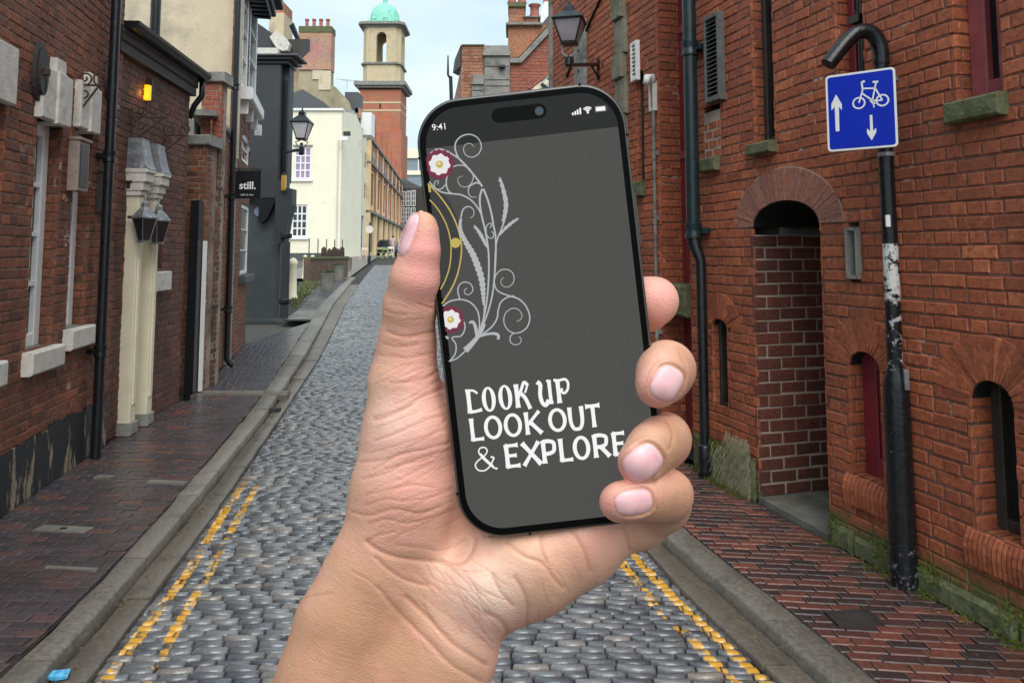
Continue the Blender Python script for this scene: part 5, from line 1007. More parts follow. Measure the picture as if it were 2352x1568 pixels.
def bullnose(o, n):                                   # rounded brick-on-edge sill, each brick a piece
    w_ = (o[1]-o[0]+.10)/n
    for k in range(n):
        s0 = o[0]-.05+k*w_+.003; s1 = s0+w_-.006; pr = [(-.14, 0), (-.14, .10), (-.02, .10), (.008, .09), (.024, .06), (.032, .02), (.026, -.05), (-.02, -.06)]; zt = o[2]-.098; jz = random.uniform(-.002, .002)
        v = [RW.pt(s, zt+z+jz, d) for s in (s0, s1) for d, z in pr]; m = len(pr); a = MB(); a.add(v, [tuple(range(m))[::-1], tuple(range(m, 2*m))]+[(i, (i+1) % m, m+(i+1) % m, m+i) for i in range(m)], min(1, max(0, random.gauss(.6, .2)))); a.build('sill_brick', M['brick_right'], hR1)
bullnose(near_w, 13); bullnose(low2, 11)
# metal vent box, louvres, loading door
a = MB(); o = vent; a.pbox(RW, o[0], o[1], o[2], o[3], -.05, -.045); vb = a.build('vent_box', M['lead'], hR1)
for s0, s1, z0, z1 in ((o[0]-.006, o[0]+.012, o[2], o[3]), (o[1]-.012, o[1]+.006, o[2], o[3]), (o[0], o[1], o[2], o[2]+.02), (o[0], o[1], o[3]-.02, o[3])): a = MB(); a.pbox(RW, s0, s1, z0+.001, z1-.001, -.05, .02); a.build('frame_rail', M['stone_grey'], vb)
def louvre(px0, px1, yt, yb, d, n, m, label, name='louvred_vent', w_=None):
    s1, s0 = S_(px0, (yt+yb)/2, d)[0], S_(px1, (yt+yb)/2, d)[0]; z1, z0 = S_(px0, yt, d)[1], S_(px0, yb, d)[1]; t = thing(name, RW.pt(s0, z0), label, 'vent')
    for a0, a1, b0, b1 in ((s0, s0+.025, z0, z1), (s1-.025, s1, z0, z1), (s0+.025, s1-.025, z0, z0+.03), (s0+.025, s1-.025, z1-.03, z1)): a = MB(); a.pbox(RW, a0, a1, b0, b1, .003, d, bev=.003); a.build('frame_rail', m, t)
    a = MB(); a.pbox(RW, s0+.02, s1-.02, z0+.02, z1-.02, .002, .006); a.build('backing', M['dark'], t); h = (z1-z0-.06)/n
    for k in range(n):
        z = z0+.03+k*h; v = [RW.pt(s, zz_, dd) for s in (s0+.025, s1-.025) for dd, zz_ in ((.010, z+h*.80), (d-.004, z+h*.05), (d-.004, z+h*.20), (.010, z+h*.95))]; a = MB(); a.add(v, [(3, 2, 1, 0), (4, 5, 6, 7), (0, 1, 5, 4), (1, 2, 6, 5), (2, 3, 7, 6), (3, 0, 4, 7)]); a.build('slat', m, t)
louvre(1616, 1650, 42, 240, .055, 18, mat('dark_grey_timber', (.115, .12, .115), .7, var=.3, vs_=15), 'large grey louvred shutter high on the red warehouse right of the black pipe')
louvre(1447, 1461, 100, 190, .04, 8, M['white'], 'small white louvred vent left of the dark brick slot')
louvre(1489, 1500, 190, 258, .04, 9, M['stone_sill'], 'narrow ribbed vent beside the white conduit')
o = door; a = MB(); sm = (o[1]-o[0]); a.pbox(RW, o[0]+.001, o[1]-.001, .02, 6.1, -.26, -.215); dd = a.build('loading_door', M['red_paint'], hR1)
for k in range(5): s0 = o[0]+sm*k/5; a = MB(); a.pbox(RW, s0+.004, s0+sm/5-.004, .05, 6.1, -.214, -.20, bev=.004); a.build('door_board', M['red_paint'], dd)
for zc_ in (1.2, 2.35, 3.4): a = MB(); a.pbox(RW, o[0]+.02, o[1]-.02, zc_-.03, zc_+.03, -.199, -.185); a.build('hinge_strap', M['red_worn'], dd)
a = MB(); q0, z0_ = S_(1570, 690); a.pbox(RW, o[0]+.001, o[1]+.05, z0_-.12, z0_+.12, -.18, .05, bev=.02); a.build('stone_lintel', M['stone_moss'], hR1)
# mossy plinth
pl_ = MB(); st = 0; segs = [(0, niche[0]-.03), (niche[1]+.03, door[0]-.03)]
for a0, a1 in segs:
    x = a0; k = 0
    while x < a1:
        l = min(random.uniform(.3, .6), a1-x); hh = (.085 if a0 == 0 else .22)+random.uniform(-.02, .02); a = MB(); a.pbox(RW, x+.002, x+l-.002, -.02, hh, .001, .028+random.uniform(-.005, .006), bev=.018); a.build('plinth_stone', M['stone_moss'], hR1); x += l
a = MB()
for k in range(9000):
    s = random.choice((random.uniform(0, niche[0]-.03), random.uniform(niche[1]+.05, door[0]))) ; d = random.uniform(.008, .045); z = (.08 if s < niche[0] else .21)+random.gauss(0, .025)
    if random.random() < .4: z = random.uniform(.0, .01); d = random.uniform(.03, .10)*random.random()+.03
    if math.sin(s*5.1)+math.sin(s*11.3+2) < -.2 and random.random() < .8: continue
    p_ = RW.pt(s, z, d); h_ = random.uniform(.006, .02); w_ = RW.u*random.uniform(.004, .009); a.add([p_-w_, p_+w_, p_+Vector((0, 0, h_))+RW.n*random.uniform(0, .008)], [(0, 1, 2)])
tag(a.build('moss', mat('moss', (.20, .26, .04), .9, var=.5, vs_=30, bump=0), kind='stuff'), 'bright green moss along the foot of the right wall', 'moss')
a = MB()
for k in range(1500):
    s = niche[1]+.03+abs(random.gauss(0, .20)); z = random.uniform(.02, .36)*(1 if s < niche[1]+.3 else .7); p_ = RW.pt(s, z, .045); q_ = p_+Vector((random.uniform(-.03, .02), random.uniform(-.04, .02), -random.uniform(.03, .10)))+RW.n*random.uniform(.01, .05); w_ = Vector((.0016, 0, .001)); a.add([p_-w_, p_+w_, q_], [(0, 1, 2)])
tag(a.build('dry_grass', mat('straw', (.26, .24, .15), .9, var=.4, vs_=30, bump=0), kind='stuff'), 'dry grass and roots hanging over the wall foot left of the niche', 'grass')
# second building beyond the stone quoin strip
mo = MB(); br = brick_panel(RW, sq1, RW.len, 0, 6.2, [], mo); wl = mo.build('wall', M['mortar_red'], hR2); emit(br, 'brick', 'brickwork', M['brick_right'], wl, 290)
a = MB(); a.pbox(RW, sq1, RW.len, 0, 6.15, -3, -.02); a.build('rear_mass', M['render_grey'], hR2)
a = MB(); a.pbox(RW, RW.len-.02, RW.len+.06, 0, 6.2, -.25, .03, bev=.01); a.build('corner_board', M['stone_grey'], hR2)
s1, z1_ = S_(1324, 62); s0, z0_ = S_(1350, 230); a = MB(); a.pbox(RW, s0, s1, z0_, z1_, .001, .035, bev=.004); pn = a.build('wall_panel', M['stone_grey'], hR2)
for k in range(4):
    a = MB(); a.pbox(RW, (s0+s1)/2-.012, (s0+s1)/2+.012, z0_+(z1_-z0_)*(k+.5)/4, z0_+(z1_-z0_)*(k+.5)/4+.03, .035, .047); a.build('bolt', M['iron'], pn)
z = 0.0; k = 0
while z < 6.2:
    h_ = .34 if k % 2 == 0 else .22; a = MB(); a.pbox(RW, sq0+.003-(.0 if k % 2 else .03), sq1-.003, z+.003, z+h_-.003, -.1, .035+(.03 if k % 2 else 0), bev=.01); a.build('quoin', M['quoin'], hR1); z += h_; k += 1
a = MB(); s = S_(1400, 30)[0]; zz_ = S_(1400, 30)[1]; a.tube([RW.pt(s-.9, zz_+.75, .01), RW.pt(s+.4, zz_+.1, .012), RW.pt(s+1.2, zz_-.35, .01)], .012, 6); tag(a.build('cable', M['dark']), 'dark cable sagging across the brick beside the right lantern', 'cable')
# drainpipes and conduit on the right
def rpipe(px_top, px_ref, yref, r, d, ztop, zbot, m, name, label, collars, cat='drainpipe'):
    s = S_(px_ref, yref, d)[0]; q = RW.pt(s, 0, d); t = thing(name, (q.x, q.y, zbot), label, cat); a = MB(); a.tube([(q.x, q.y, ztop), (q.x, q.y, zbot)], r, 14); a.build('pipe', m, t, smooth=True, ang=50)
    for zc in collars: c = MB(); c.lathe((q.x, q.y, 0), [(r*1.0, zc-.06), (r*1.22, zc-.055), (r*1.22, zc-.03), (r*1.08, zc-.01), (r*1.08, zc+.01), (r*1.22, zc+.03), (r*1.22, zc+.055), (r, zc+.06)], 14); c.build('collar', m, t, smooth=True, ang=40); b_ = MB(); b_.pbox(RW, s-r*1.7, s+r*1.7, zc-.02, zc+.02, 0, d-r*.4); b_.build('bracket', m, t)
    return t, q, s
mg = mat('green_black_paint', (.012, .026, .028), .35, var=.3, vs_=20, bump=.15)
zb = S_(1600, 545, .09)[1]; t, q, s = rpipe(0, 1588, 300, .050, .09, 6.1, zb, mg, 'drainpipe', 'wide green-black downpipe on the right beside the red loading door', [S_(1588, 110, .09)[1], S_(1588, 530, .09)[1]])
q2 = RW.pt(S_(1612, 700, .07)[0], 0, .07); a = MB(); a.tube([(q.x, q.y, zb+.02), (q.x*.8+q2.x*.2, q.y*.8+q2.y*.2, zb-.06), (q2.x, q2.y, zb-.17), (q2.x, q2.y, .20)], [.05, .048, .036, .034], 14); a.build('lower_pipe', M['black'], t, smooth=True, ang=60)
a = MB(); a.lathe((q2.x, q2.y, 0), [(.036, .22), (.046, .20), (.046, .12), (.04, .05), (.05, .0)], 12); a.build('shoe', M['black'], t, smooth=True)
t, q, s = rpipe(0, 1508, 700, .013, .03, S_(1508, 180, .03)[1], .3, M['stone_grey'], 'cable_conduit', 'thin pale conduit with a white light fitting on top, right of the phone', [S_(1508, 350, .03)[1], S_(1508, 500, .03)[1], S_(1508, 760, .03)[1]], 'conduit')
z = S_(1508, 180, .03)[1]; a = MB(); a.tube([(q.x, q.y, z-.02), (q.x-.01, q.y, z+.03), (q.x-.05, q.y-.02, z+.02), (q.x-.06, q.y-.03, z-.04)], .03, 10); a.build('light_fitting', M['white'], t, smooth=True)
t, q, s = rpipe(0, 1980, 100, .022, -.05, 6.1, S_(1980, 175, -.05)[1], M['black'], 'window_rod', 'dark iron rod running down the upper window behind the blue sign', [S_(1980, 45, -.05)[1]], 'rod')
# right wall lantern
qn = P(1308, 98, 6.4); lt = lantern(qn, .36, .25, M['black'], M['lamp_glass2'], 'wall_lantern', 'large black street lantern with smoky glass on the right-hand brick wall', rot=.55)
a = MB(); e_ = RW.pt(S_(1375, 148)[0], S_(1375, 148)[1], 0); b0 = P(1306, 150, 6.4); a.tube([b0, b0+(e_-b0)*.5+Vector((0, 0, .0)), e_], [.016, .018, .022], 8); a.tube([e_+Vector((0, 0, .05)), e_+Vector((0, 0, -.16))], .022, 8); a.tube([b0+(e_-b0)*.7, e_+Vector((0, 0, -.14))], .012, 6); a.build('arm', M['black'], lt)
a = MB(); a.lathe(b0, [(.02, -.015), (.036, 0), (.036, .06), (.022, .075)], 10); a.build('socket', M['black'], lt)
for sg in (-1, 1): a = MB(); a.tube([b0+Vector((0, 0, .07)), b0+Vector((sg*.05, 0, .10)), b0+Vector((sg*.06, 0, .15)), qn+Vector((sg*.05, 0, 0))], .008, 6); a.build('cradle', M['lead'], lt)
# ---- gabled brick house beyond, with chimneys
Yh = 14.0; hH = thing('gabled_brick_house', (P(1150, 0, Yh).x, Yh, 0), 'orange brick gabled house with grey stone pilasters and chimneys above the phone', 'house')
zz = lambda y: zat(y, Yh); X = lambda x: P(x, 500, Yh).x
def gpoly(Y_, y): return zat(y, Y_)
pf = Plane((X(1058), Yh), (X(1290), Yh), 1); mo = MB(); bo = brick_panel(pf, 0, X(1110)-X(1058), 0, zz(106), [], mo); 
full = brick_panel(pf, X(1171)-X(1058), pf.len, 0, zz(60), [], mo)
keep = []
def inside(p):
    x, y, _ = proj(p); top = 216 if x < 1176 else (138 if x < 1195 else 138-(x-1195)*1.06); top = max(top, 60); return y > min(top, 138)
for v, f, t_ in full:
    if all(inside(p) for p in v[8:10]) and inside(v[10]): keep.append((v, f, t_))
mo2 = MB(); 
pr = [(X(1058), 0), (X(1110), 0), (X(1110), zz(106)), (X(1058), zz(106))]; prism(mo2, pr, Yh+.008, Yh+.4)
pr = [(X(1110.5), 0), (X(1290), 0), (X(1290), zz(66)), (X(1262), zz(66)), (X(1195), zz(138)), (X(1110.5), zz(138))]; prism(mo2, pr, Yh+.008, Yh+.4)
wl = mo2.build('wall', M['mortar_pale'], hH); emit(bo, 'brick', 'brickwork', M['brick_orange'], wl, 200); emit(keep, 'brick', 'brickwork', M['brick_red'], wl, 200)
a = MB(); a.box(X(1112), X(1171), Yh-.06, Yh, 0, zz(131)); a.build('stone_pilaster', M['stone_grey'], hH)
for y in (155, 186, 200, 225, 262, 300): a = MB(); a.box(X(1113), X(1170), Yh-.066, Yh-.06, zz(y), zz(y)+.012); a.build('stone_joint', M['joint'], hH)
a = MB(); a.box(X(1146), X(1160), Yh-.16, Yh-.06, zz(159), zz(154)); a.build('iron_hook', M['iron'], hH)
a = MB(); a.box(X(1108), X(1172), Yh-.11, Yh+.1, zz(131)+.002, zz(122)); a.box(X(1110), X(1170), Yh-.07, Yh+.1, zz(122)+.002, zz(107)); a.build('stone_capital', M['stone_grey'], hH)
a = MB(); a.box(X(1083), X(1111), Yh-.05, Yh, 0, zz(196)); a.box(X(1082), X(1111), Yh-.09, Yh, zz(196), zz(190)); a.box(X(1085), X(1111), Yh-.06, Yh, zz(190), zz(172)); a.build('stone_buttress', M['stone_grey'], hH)
for y in (210, 226, 250): a = MB(); a.box(X(1084), X(1110), Yh-.056, Yh-.05, zz(y), zz(y)+.012); a.build('stone_joint', M['joint'], hH)
a = MB(); th_ = 9; pts = [(1172, 131), (1192, 131), (1262, 56), (1275, 56)]; v = []
for x, y in pts:
    p_ = P(x, y, Yh-.08); v += [(p_.x, Yh-.08, p_.z-.02), (p_.x+(.05 if x > 1180 else 0), Yh-.08, p_.z-.11), (p_.x, Yh+.1, p_.z-.02), (p_.x, Yh+.1, p_.z-.12)]
a.add(v, [q_ for i in range(3) for o_ in (i*4,) for q_ in ((o_, o_+1, o_+5, o_+4), (o_, o_+4, o_+6, o_+2), (o_+1, o_+3, o_+7, o_+5))]); a.build('gable_coping', M['stone_grey'], hH)
a = MB(); a.box(X(1058), X(1112), Yh-.03, Yh+.3, zz(106), zz(103)); a.build('parapet_cap', M['stone_moss'], hH)
cp = Plane((X(1166), Yh+.4), (X(1224), Yh+.4), 1)
def chimney(px0, px1, y0, y1, Y_, m, cap=None, lab='chimney'):
    x0, x1 = P(px0, 0, Y_).x, P(px1, 0, Y_).x; c_ = Plane((x0, Y_), (x1, Y_), 1); z0, z1 = zat(y0, Y_), zat(y1, Y_); mo = MB(); bb = brick_panel(c_, 0, c_.len, z0, z1, [], mo)
    mo.pbox(c_, .01, c_.len-.01, z0, z1, -.6, -.012); o_ = mo.build(lab, M['mortar_pale'], hH); r_ = MB()
    for v, f, t_ in bb: r_.add(v, f, t_)
    r_.build('brickwork', m, o_, kind='stuff')
    if cap: a = MB(); a.pbox(c_, -.05, c_.len+.05, z1, z1+cap, -.65, .06, bev=.01); a.build('chimney_cap', M['stone_grey'], o_)
    return o_
chimney(1168, 1208, 135, 66, Yh+.35, M['brick_orange'], .07); c1 = chimney(1168, 1206, 62, 17, Yh+.5, M['brick_orange']); c2 = chimney(1207, 1236, 62, 42, Yh+.5, M['brick_orange'], .03)
a = MB(); pb_ = P(1168, 17, Yh+.5); a.box(P(1167, 0, Yh+.5).x, P(1208, 0, Yh+.5).x, Yh+.45, Yh+1.1, pb_.z, pb_.z+.08); a.build('chimney_cap', M['stone_moss'], c1)
for px in (1176, 1199): p_ = P(px, 11, Yh+.7); a = MB(); a.lathe(p_, [(.09, 0), (.10, .04), (.08, .08), (.075, .34), (.09, .36)], 10); a.build('chimney_pot', M['pot'], c1, smooth=True, ang=45)
a = MB(); prism(a, [(P(x, 0, Yh+.3).x, zat(y, Yh+.3)) for x, y in ((1167, 136), (1192, 133), (1256, 62), (1240, 58), (1167, 62))], Yh+.22, Yh+.5); a.build('chimney_breast', M['brick_orange'], hH)
a = MB(); a.box(P(1162, 0, Yh+.3).x, P(1245, 0, Yh+.3).x, Yh+.12, Yh+.7, zat(63, Yh+.3), zat(58, Yh+.3)); a.build('brick_ledge', M['stone_grey'], hH)
p_ = P(1228, 36, Yh+1); a = MB(); a.lathe(p_, [(.11, -.1), (.11, 0), (.09, .04), (.09, .16), (.13, .20), (.13, .22)], 10); a.build('chimney_pot', M['pot'], c2, smooth=True, ang=45)
a = MB(); Yq = Yh+2; pr = [(P(x, 0, Yq).x, zat(y, Yq)) for x, y in ((1236, 60), (1244, 20), (1250, 4), (1290, 0), (1290, 60))]; prism(a, pr, Yq, Yq+.8); wc = a.build('white_chimney', M['white'], hH)
a = MB(); a.box(P(1250, 0, Yq).x, P(1275, 0, Yq).x, Yq, Yq+.6, zat(4, Yq), zat(-16, Yq)); a.build('chimney_pot', M['brick_orange'], wc)
a = MB(); pr = [(P(x, 0, Yh+1).x, zat(y, Yh+1)) for x, y in ((1238, 66), (1262, 36), (1276, 24), (1284, 66))]; prism(a, pr, Yh+.9, Yh+3); a.build('dormer_roof', M['slate'], hH)
fa = Plane((X(1058), Yh), (P(1040, 500, Yh+3.5).x-.0, Yh+3.5), -1); a = MB(); a.pbox(fa, 0, fa.len, 0, zz(150), -.3, 0); a.build('street_wall', M['far_brick2'], hH)
a = MB(); v = [P(1058, 104, Yh), P(1044, 138, Yh+1.2), P(1040, 168, Yh+1.2), P(1058, 152, Yh)]; a.add(v+[q_+Vector((.1, .25, 0)) for q_ in v], [(0, 1, 2, 3), (7, 6, 5, 4), (0, 4, 5, 1), (1, 5, 6, 2), (2, 6, 7, 3), (3, 7, 4, 0)]); a.build('eaves', M['wood_dark'], hH)
a = MB(); Yp = Yh-.1; a.tube([P(1029, 128, Yp), P(1029, 172, Yp), P(1034, 179, Yp)], [.012, .022, .03], 8); a.tube([P(1035, 176, Yp), P(1037, 240, Yp), (P(1037, 240, Yp).x, Yp, .0)], .035, 10); tag(a.build('corner_drainpipe', M['black']), 'dark rainwater pipe with a spike at the corner of the orange gabled house', 'drainpipe')
# slanted hanging sign with black marks
Ysn = 11.0; t = thing('slanted_sign', P(1245, 195, Ysn), 'cream slanted board with black letter shapes just above the phone', 'sign'); a = MB(); v = [P(1222, 206, Ysn), P(1262, 165, Ysn+.5), P(1276, 170, Ysn+.5), P(1276, 192, Ysn+.5), P(1248, 240, Ysn)]
vb_ = [q_+Vector((.01, .04, 0)) for q_ in v]; a.add(v+vb_, [(0, 1, 2, 3, 4), (9, 8, 7, 6, 5)]+[(i, (i+1) % 5, 5+(i+1) % 5, 5+i) for i in range(5)]); a.build('board', M['cream'], t)
for pts in (((1230, 212), (1234, 206), (1248, 216), (1244, 226)), ((1240, 196), (1246, 190), (1266, 206), (1262, 214), (1252, 208)), ((1256, 182), (1264, 175), (1274, 188), (1274, 196))):
    n_ = len(pts); q_ = [P(x, y, Ysn-.03+.5*max(0, (1*(x-1222)/60))*.8) for x, y in pts]; a = MB(); a.add(q_+[p_+Vector((0, -.01, 0)) for p_ in q_], [tuple(range(n_)), tuple(range(n_, 2*n_))[::-1]]+[(i, (i+1) % n_, n_+(i+1) % n_, n_+i) for i in range(n_)]); a.build('mark', M['black'], t)
a = MB(); a.tube([P(1215, 205, Ysn-.02), P(1272, 160, Ysn+.5)], .018, 6); a.build('rail', M['brick_red'], t)
# ---- the blue sign and its post
q = Vector((*G(2078, 1345), 0)); Yp = q.y; t = thing('sign_post', q, 'black hooked street post with worn white paint on the right pavement', 'post')
def worn_post():
    m = mat('worn_black_post', (.008, .009, .011), .28, var=.3, vs_=30, bump=.2); t_ = m.node_tree; L = t_.links.new; b = t_.nodes['Principled BSDF']; old = b.inputs['Base Color'].links[0].from_socket
    g = N(t_, 'ShaderNodeNewGeometry'); sx = N(t_, 'ShaderNodeSeparateXYZ'); L(g.outputs['Position'], sx.inputs[0]); n = N(t_, 'ShaderNodeTexNoise'); n.inputs['Scale'].default_value = 26; n.inputs['Detail'].default_value = 7; n.inputs['Roughness'].default_value = .72; L(g.outputs['Position'], n.inputs['Vector'])
    prev = old
    for z0, z1, th, cl in ((P(2040, 690, Yp).z, P(2040, 560, Yp).z, .50, (.62, .62, .58)), (P(2040, 850, Yp).z, P(2040, 690, Yp).z, .61, (.5, .5, .48)), (.0, .22, .60, (.13, .15, .17)), (.3, 1.0, .72, (.3, .33, .32))):
        lo = N(t_, 'ShaderNodeMapRange', interpolation_type='SMOOTHSTEP'); L(sx.outputs['Z'], lo.inputs['Value']); lo.inputs['From Min'].default_value = z0-.01; lo.inputs['From Max'].default_value = z0+.02
        hi = N(t_, 'ShaderNodeMapRange', interpolation_type='SMOOTHSTEP'); L(sx.outputs['Z'], hi.inputs['Value']); hi.inputs['From Min'].default_value = z1+.004; hi.inputs['From Max'].default_value = z1-.004
        nn = N(t_, 'ShaderNodeMapRange', interpolation_type='SMOOTHSTEP'); L(n.outputs['Fac'], nn.inputs['Value']); nn.inputs['From Min'].default_value = th-.06; nn.inputs['From Max'].default_value = th
        m1 = N(t_, 'ShaderNodeMath', operation='MULTIPLY'); L(lo.outputs[0], m1.inputs[0]); L(hi.outputs[0], m1.inputs[1]); m2 = N(t_, 'ShaderNodeMath', operation='MULTIPLY'); L(m1.outputs[0], m2.inputs[0]); L(nn.outputs[0], m2.inputs[1])
        x = N(t_, 'ShaderNodeMix', data_type='RGBA'); L(m2.outputs[0], x.inputs['Factor']); L(prev, x.inputs['A']); x.inputs['B'].default_value = (*cl, 1); prev = x.outputs['Result']
    L(prev, b.inputs['Base Color']); return m
mp_ = worn_post(); zs_ = P(2060, 885, Yp).z; zs2 = P(2055, 842, Yp).z
a = MB(); a.lathe(q, [(.062, -.05), (.060, .30), (.058, zs_), (.050, zs_+(zs2-zs_)*.5), (.036, zs2), (.036, zs2+.01)], 24); a.build('base', mp_, t, smooth=True, ang=60)
ct = [((1900+x/2.613)*.9408, y/2.613*.9408) for x, y in ((662, 520), (658, 400), (650, 310), (618, 235), (565, 200), (500, 212), (445, 258), (390, 320), (318, 412))]
hp = [Vector((q.x, Yp, zs2)), Vector((q.x, Yp, P(2045, 560, Yp).z))]+[P(x, y, Yp) for x, y in ct]
def smooth_path(p, n=6):
    out = []
    for i in range(len(p)-1):
        p0, p1, p2, p3 = p[max(0, i-1)], p[i], p[i+1], p[min(len(p)-1, i+2)]
        for k in range(n):
            t_ = k/n; out.append(.5*((2*p1)+(p2-p0)*t_+(2*p0-5*p1+4*p2-p3)*t_*t_+(3*p1-p0-3*p2+p3)*t_**3))
    return out+[p[-1]]
a = MB(); sp = smooth_path(hp); a.tube(sp, [.0355+(.003 if i > 14 else 0) for i in range(len(sp))], 18); a.build('shaft', mp_, t, smooth=True, ang=60)
a = MB(); p_ = P(2030, 508, Yp); a.box(p_.x-.008, p_.x+.012, Yp-.040, Yp-.030, p_.z-.028, p_.z+.028); a.build('sticker', M['white'], t)
p_ = P(2068, 868, Yp); a = MB(); a.box(p_.x-.012, p_.x+.010, Yp-.062, Yp-.048, p_.z-.045, p_.z+.05); a.build('sticker', M['lead'], t)
a = MB(); p_ = P(2040, 352, Yp); a.lathe((q.x, Yp, p_.z-.02), [(.037, 0), (.041, .003), (.041, .02), (.037, .023)], 18); a.build('clamp', M['lead'], t)
TL, TR = P(1896, 176, 3.59-.03), P(2056, 154, 3.40-.03); BR, BL = P(2064, 337, 3.40-.03), P(1909, 349, 3.59-.03)
su = (TR-TL); su.z = 0; sw = su.length; su.normalize(); snn = Vector((su.y, -su.x, 0)); zt, zb_ = (TL.z+TR.z)/2, (BL.z+BR.z)/2; sh = zt-zb_; so_ = Vector((TL.x, TL.y, zb_))
t2 = thing('blue_road_sign', so_, 'blue square road sign with white bicycle and two arrows on the post', 'sign')
SP = lambda x, y, d: so_+su*(x*sw)+Vector((0, 0, (1-y)*sh))+snn*d       # x, y in 0..1 from the sign's top left
def rrect(a, x0, y0, x1, y1, r, d0, d1, n=6):
    rx, ry = r, r*sw/sh; pts = []
    for cx_, cy_, a0 in ((x1-rx, y0+ry, -90), (x1-rx, y1-ry, 0), (x0+rx, y1-ry, 90), (x0+rx, y0+ry, 180)):
        for k in range(n+1): an = math.radians(a0+90*k/n); pts.append((cx_+math.cos(an)*rx, cy_+math.sin(an)*ry))
    m = len(pts); a.add([SP(x, y, d) for d in (d0, d1) for x, y in pts], [tuple(range(m))[::-1], tuple(range(m, 2*m))]+[(i, (i+1) % m, m+(i+1) % m, m+i) for i in range(m)])
mwh = mat('sign_reflective_white', (.78, .78, .76), .35, var=.03, vs_=30, bump=0, stain=((.55, .56, .5), 8, .66, .1)); mbl = mat('sign_blue', (.002, .022, .42), .5, var=.06, vs_=12, bump=0, spec=.2)
a = MB(); rrect(a, 0, 0, 1, 1, .06, 0, .004); a.build('border', mwh, t2); a = MB(); rrect(a, .032, .027, .968, .973, .04, .0045, .0055); a.build('blue_face', mbl, t2)
a = MB(); a.add([SP(x, y, d) for d in (-.045, -.002) for x, y in ((.7, .12), (1.02, .12), (1.02, .17), (.7, .17))], [(0, 1, 2, 3), (4, 5, 6, 7), (0, 1, 5, 4), (1, 2, 6, 5), (2, 3, 7, 6), (3, 0, 4, 7)]); a.build('rear_clamp', M['lead'], t2)
def spoly(a, pts, d0=.0056, d1=.0066): m = len(pts); a.add([SP(x, y, d) for d in (d0, d1) for x, y in pts], [tuple(range(m))[::-1], tuple(range(m, 2*m))]+[(i, (i+1) % m, m+(i+1) % m, m+i) for i in range(m)])
def sline(a, x0, y0, x1, y1, w_): 
    asp = sh/sw; dx, dy = x1-x0, (y1-y0)*asp; l = math.hypot(dx, dy); nx_, ny_ = -dy/l*w_/2, dx/l*w_/2/asp; spoly(a, [(x0+nx_, y0+ny_), (x1+nx_, y1+ny_), (x1-nx_, y1-ny_), (x0-nx_, y0-ny_)])
def sring(a, cx_, cy_, r, w_, n=28):
    asp = sh/sw; v = [SP(cx_+math.cos(2*math.pi*k/n)*rr, cy_+math.sin(2*math.pi*k/n)*rr/asp, .0064) for rr in (r-w_/2, r+w_/2) for k in range(n)]; a.add(v, [(k, (k+1) % n, n+(k+1) % n, n+k) for k in range(n)])
# sign artwork measured from the crop (local units)
def U(x, y):
    """crop pixel -> local sign coordinates, by inverting the sign's corner quad"""
    u, v = .5, .5
    for _ in range(12):
        tx = 308+(740-308)*u; ty = 490+(430-490)*u; bx = 330+(765-330)*u; by = 970+(930-970)*u
        v = (y-ty)/(by-ty); lx = 308+(330-308)*v; rx_ = 740+(765-740)*v; u = (x-lx)/(rx_-lx)
    return u, v
a = MB(); spoly(a, [U(*p_) for p_ in ((380, 606), (418, 668), (418, 706), (399, 682), (404, 838), (380, 840), (372, 684), (352, 708), (350, 668))]); a.build('up_arrow', mwh, t2)
a = MB(); spoly(a, [U(*p_) for p_ in ((606, 895), (576, 848), (577, 820), (596, 838), (592, 736), (608, 734), (614, 836), (632, 816), (633, 842))]); a.build('down_arrow', mwh, t2)
a = MB(); w0, w1_ = U(525, 660), U(668, 642); r_ = .083
sring(a, *w0, r_, .024); sring(a, *w1_, r_, .024)
for p0, p1, ww in (((525, 660), (548, 575), .018), ((548, 580), (540, 528), .020), ((540, 530), (560, 520), .026), ((545, 600), (612, 645), .020), ((552, 568), (622, 566), .018), ((622, 566), (608, 642), .018), ((624, 566), (668, 642), .018), ((610, 645), (668, 642), .018), ((622, 570), (628, 530), .018), ((608, 527), (642, 525), .024), ((596, 640), (622, 668), .03), ((612, 650), (618, 688), .014)): sline(a, *U(*p0), *U(*p1), ww*1.25)
a.build('bicycle', mwh, t2)
# ================================================================== PHONE AND HAND (held a quarter of a metre from the eye)
D0 = .25; K = D0/F                                                  # one measuring unit at the phone's face
def Hn(x, y, z):                                                     # arrays of measuring units -> world
    d = D0-np.asarray(z)*K; s = d/F; X_ = (np.asarray(x)-1176)*s; Yv = -(np.asarray(y)-Y0)*s
    return np.stack([X_, d*FW.y+Yv*UP.y, EYE+d*FW.z+Yv*UP.z], -1)
def Hp(x, y, z=0): return Vector(Hn(x, y, z).tolist())
AN = math.radians(6.5); EX = (math.cos(AN), -math.sin(AN)); EY = (math.sin(AN), math.cos(AN)); PC = (1244.5, 713.0); PW, PH = 482.0, 1012.0
def ph(u, v): return (PC[0]+EX[0]*u+EY[0]*v, PC[1]+EX[1]*u+EY[1]*v)   # phone coordinates: u right, v down, from the centre
def rr_pts(w_, h_, r, n=12):
    out = []
    for sx, sy, a0 in ((1, -1, -90), (1, 1, 0), (-1, 1, 90), (-1, -1, 180)):
        for k in range(n+1): an = math.radians(a0+90*k/n); out.append((sx*(w_/2-r)+math.cos(an)*r, sy*(h_/2-r)+math.sin(an)*r))
    return out
phone = thing('smartphone', Hp(*ph(0, 506)), 'black smartphone held up in the hand showing a dark grey screen', 'phone')
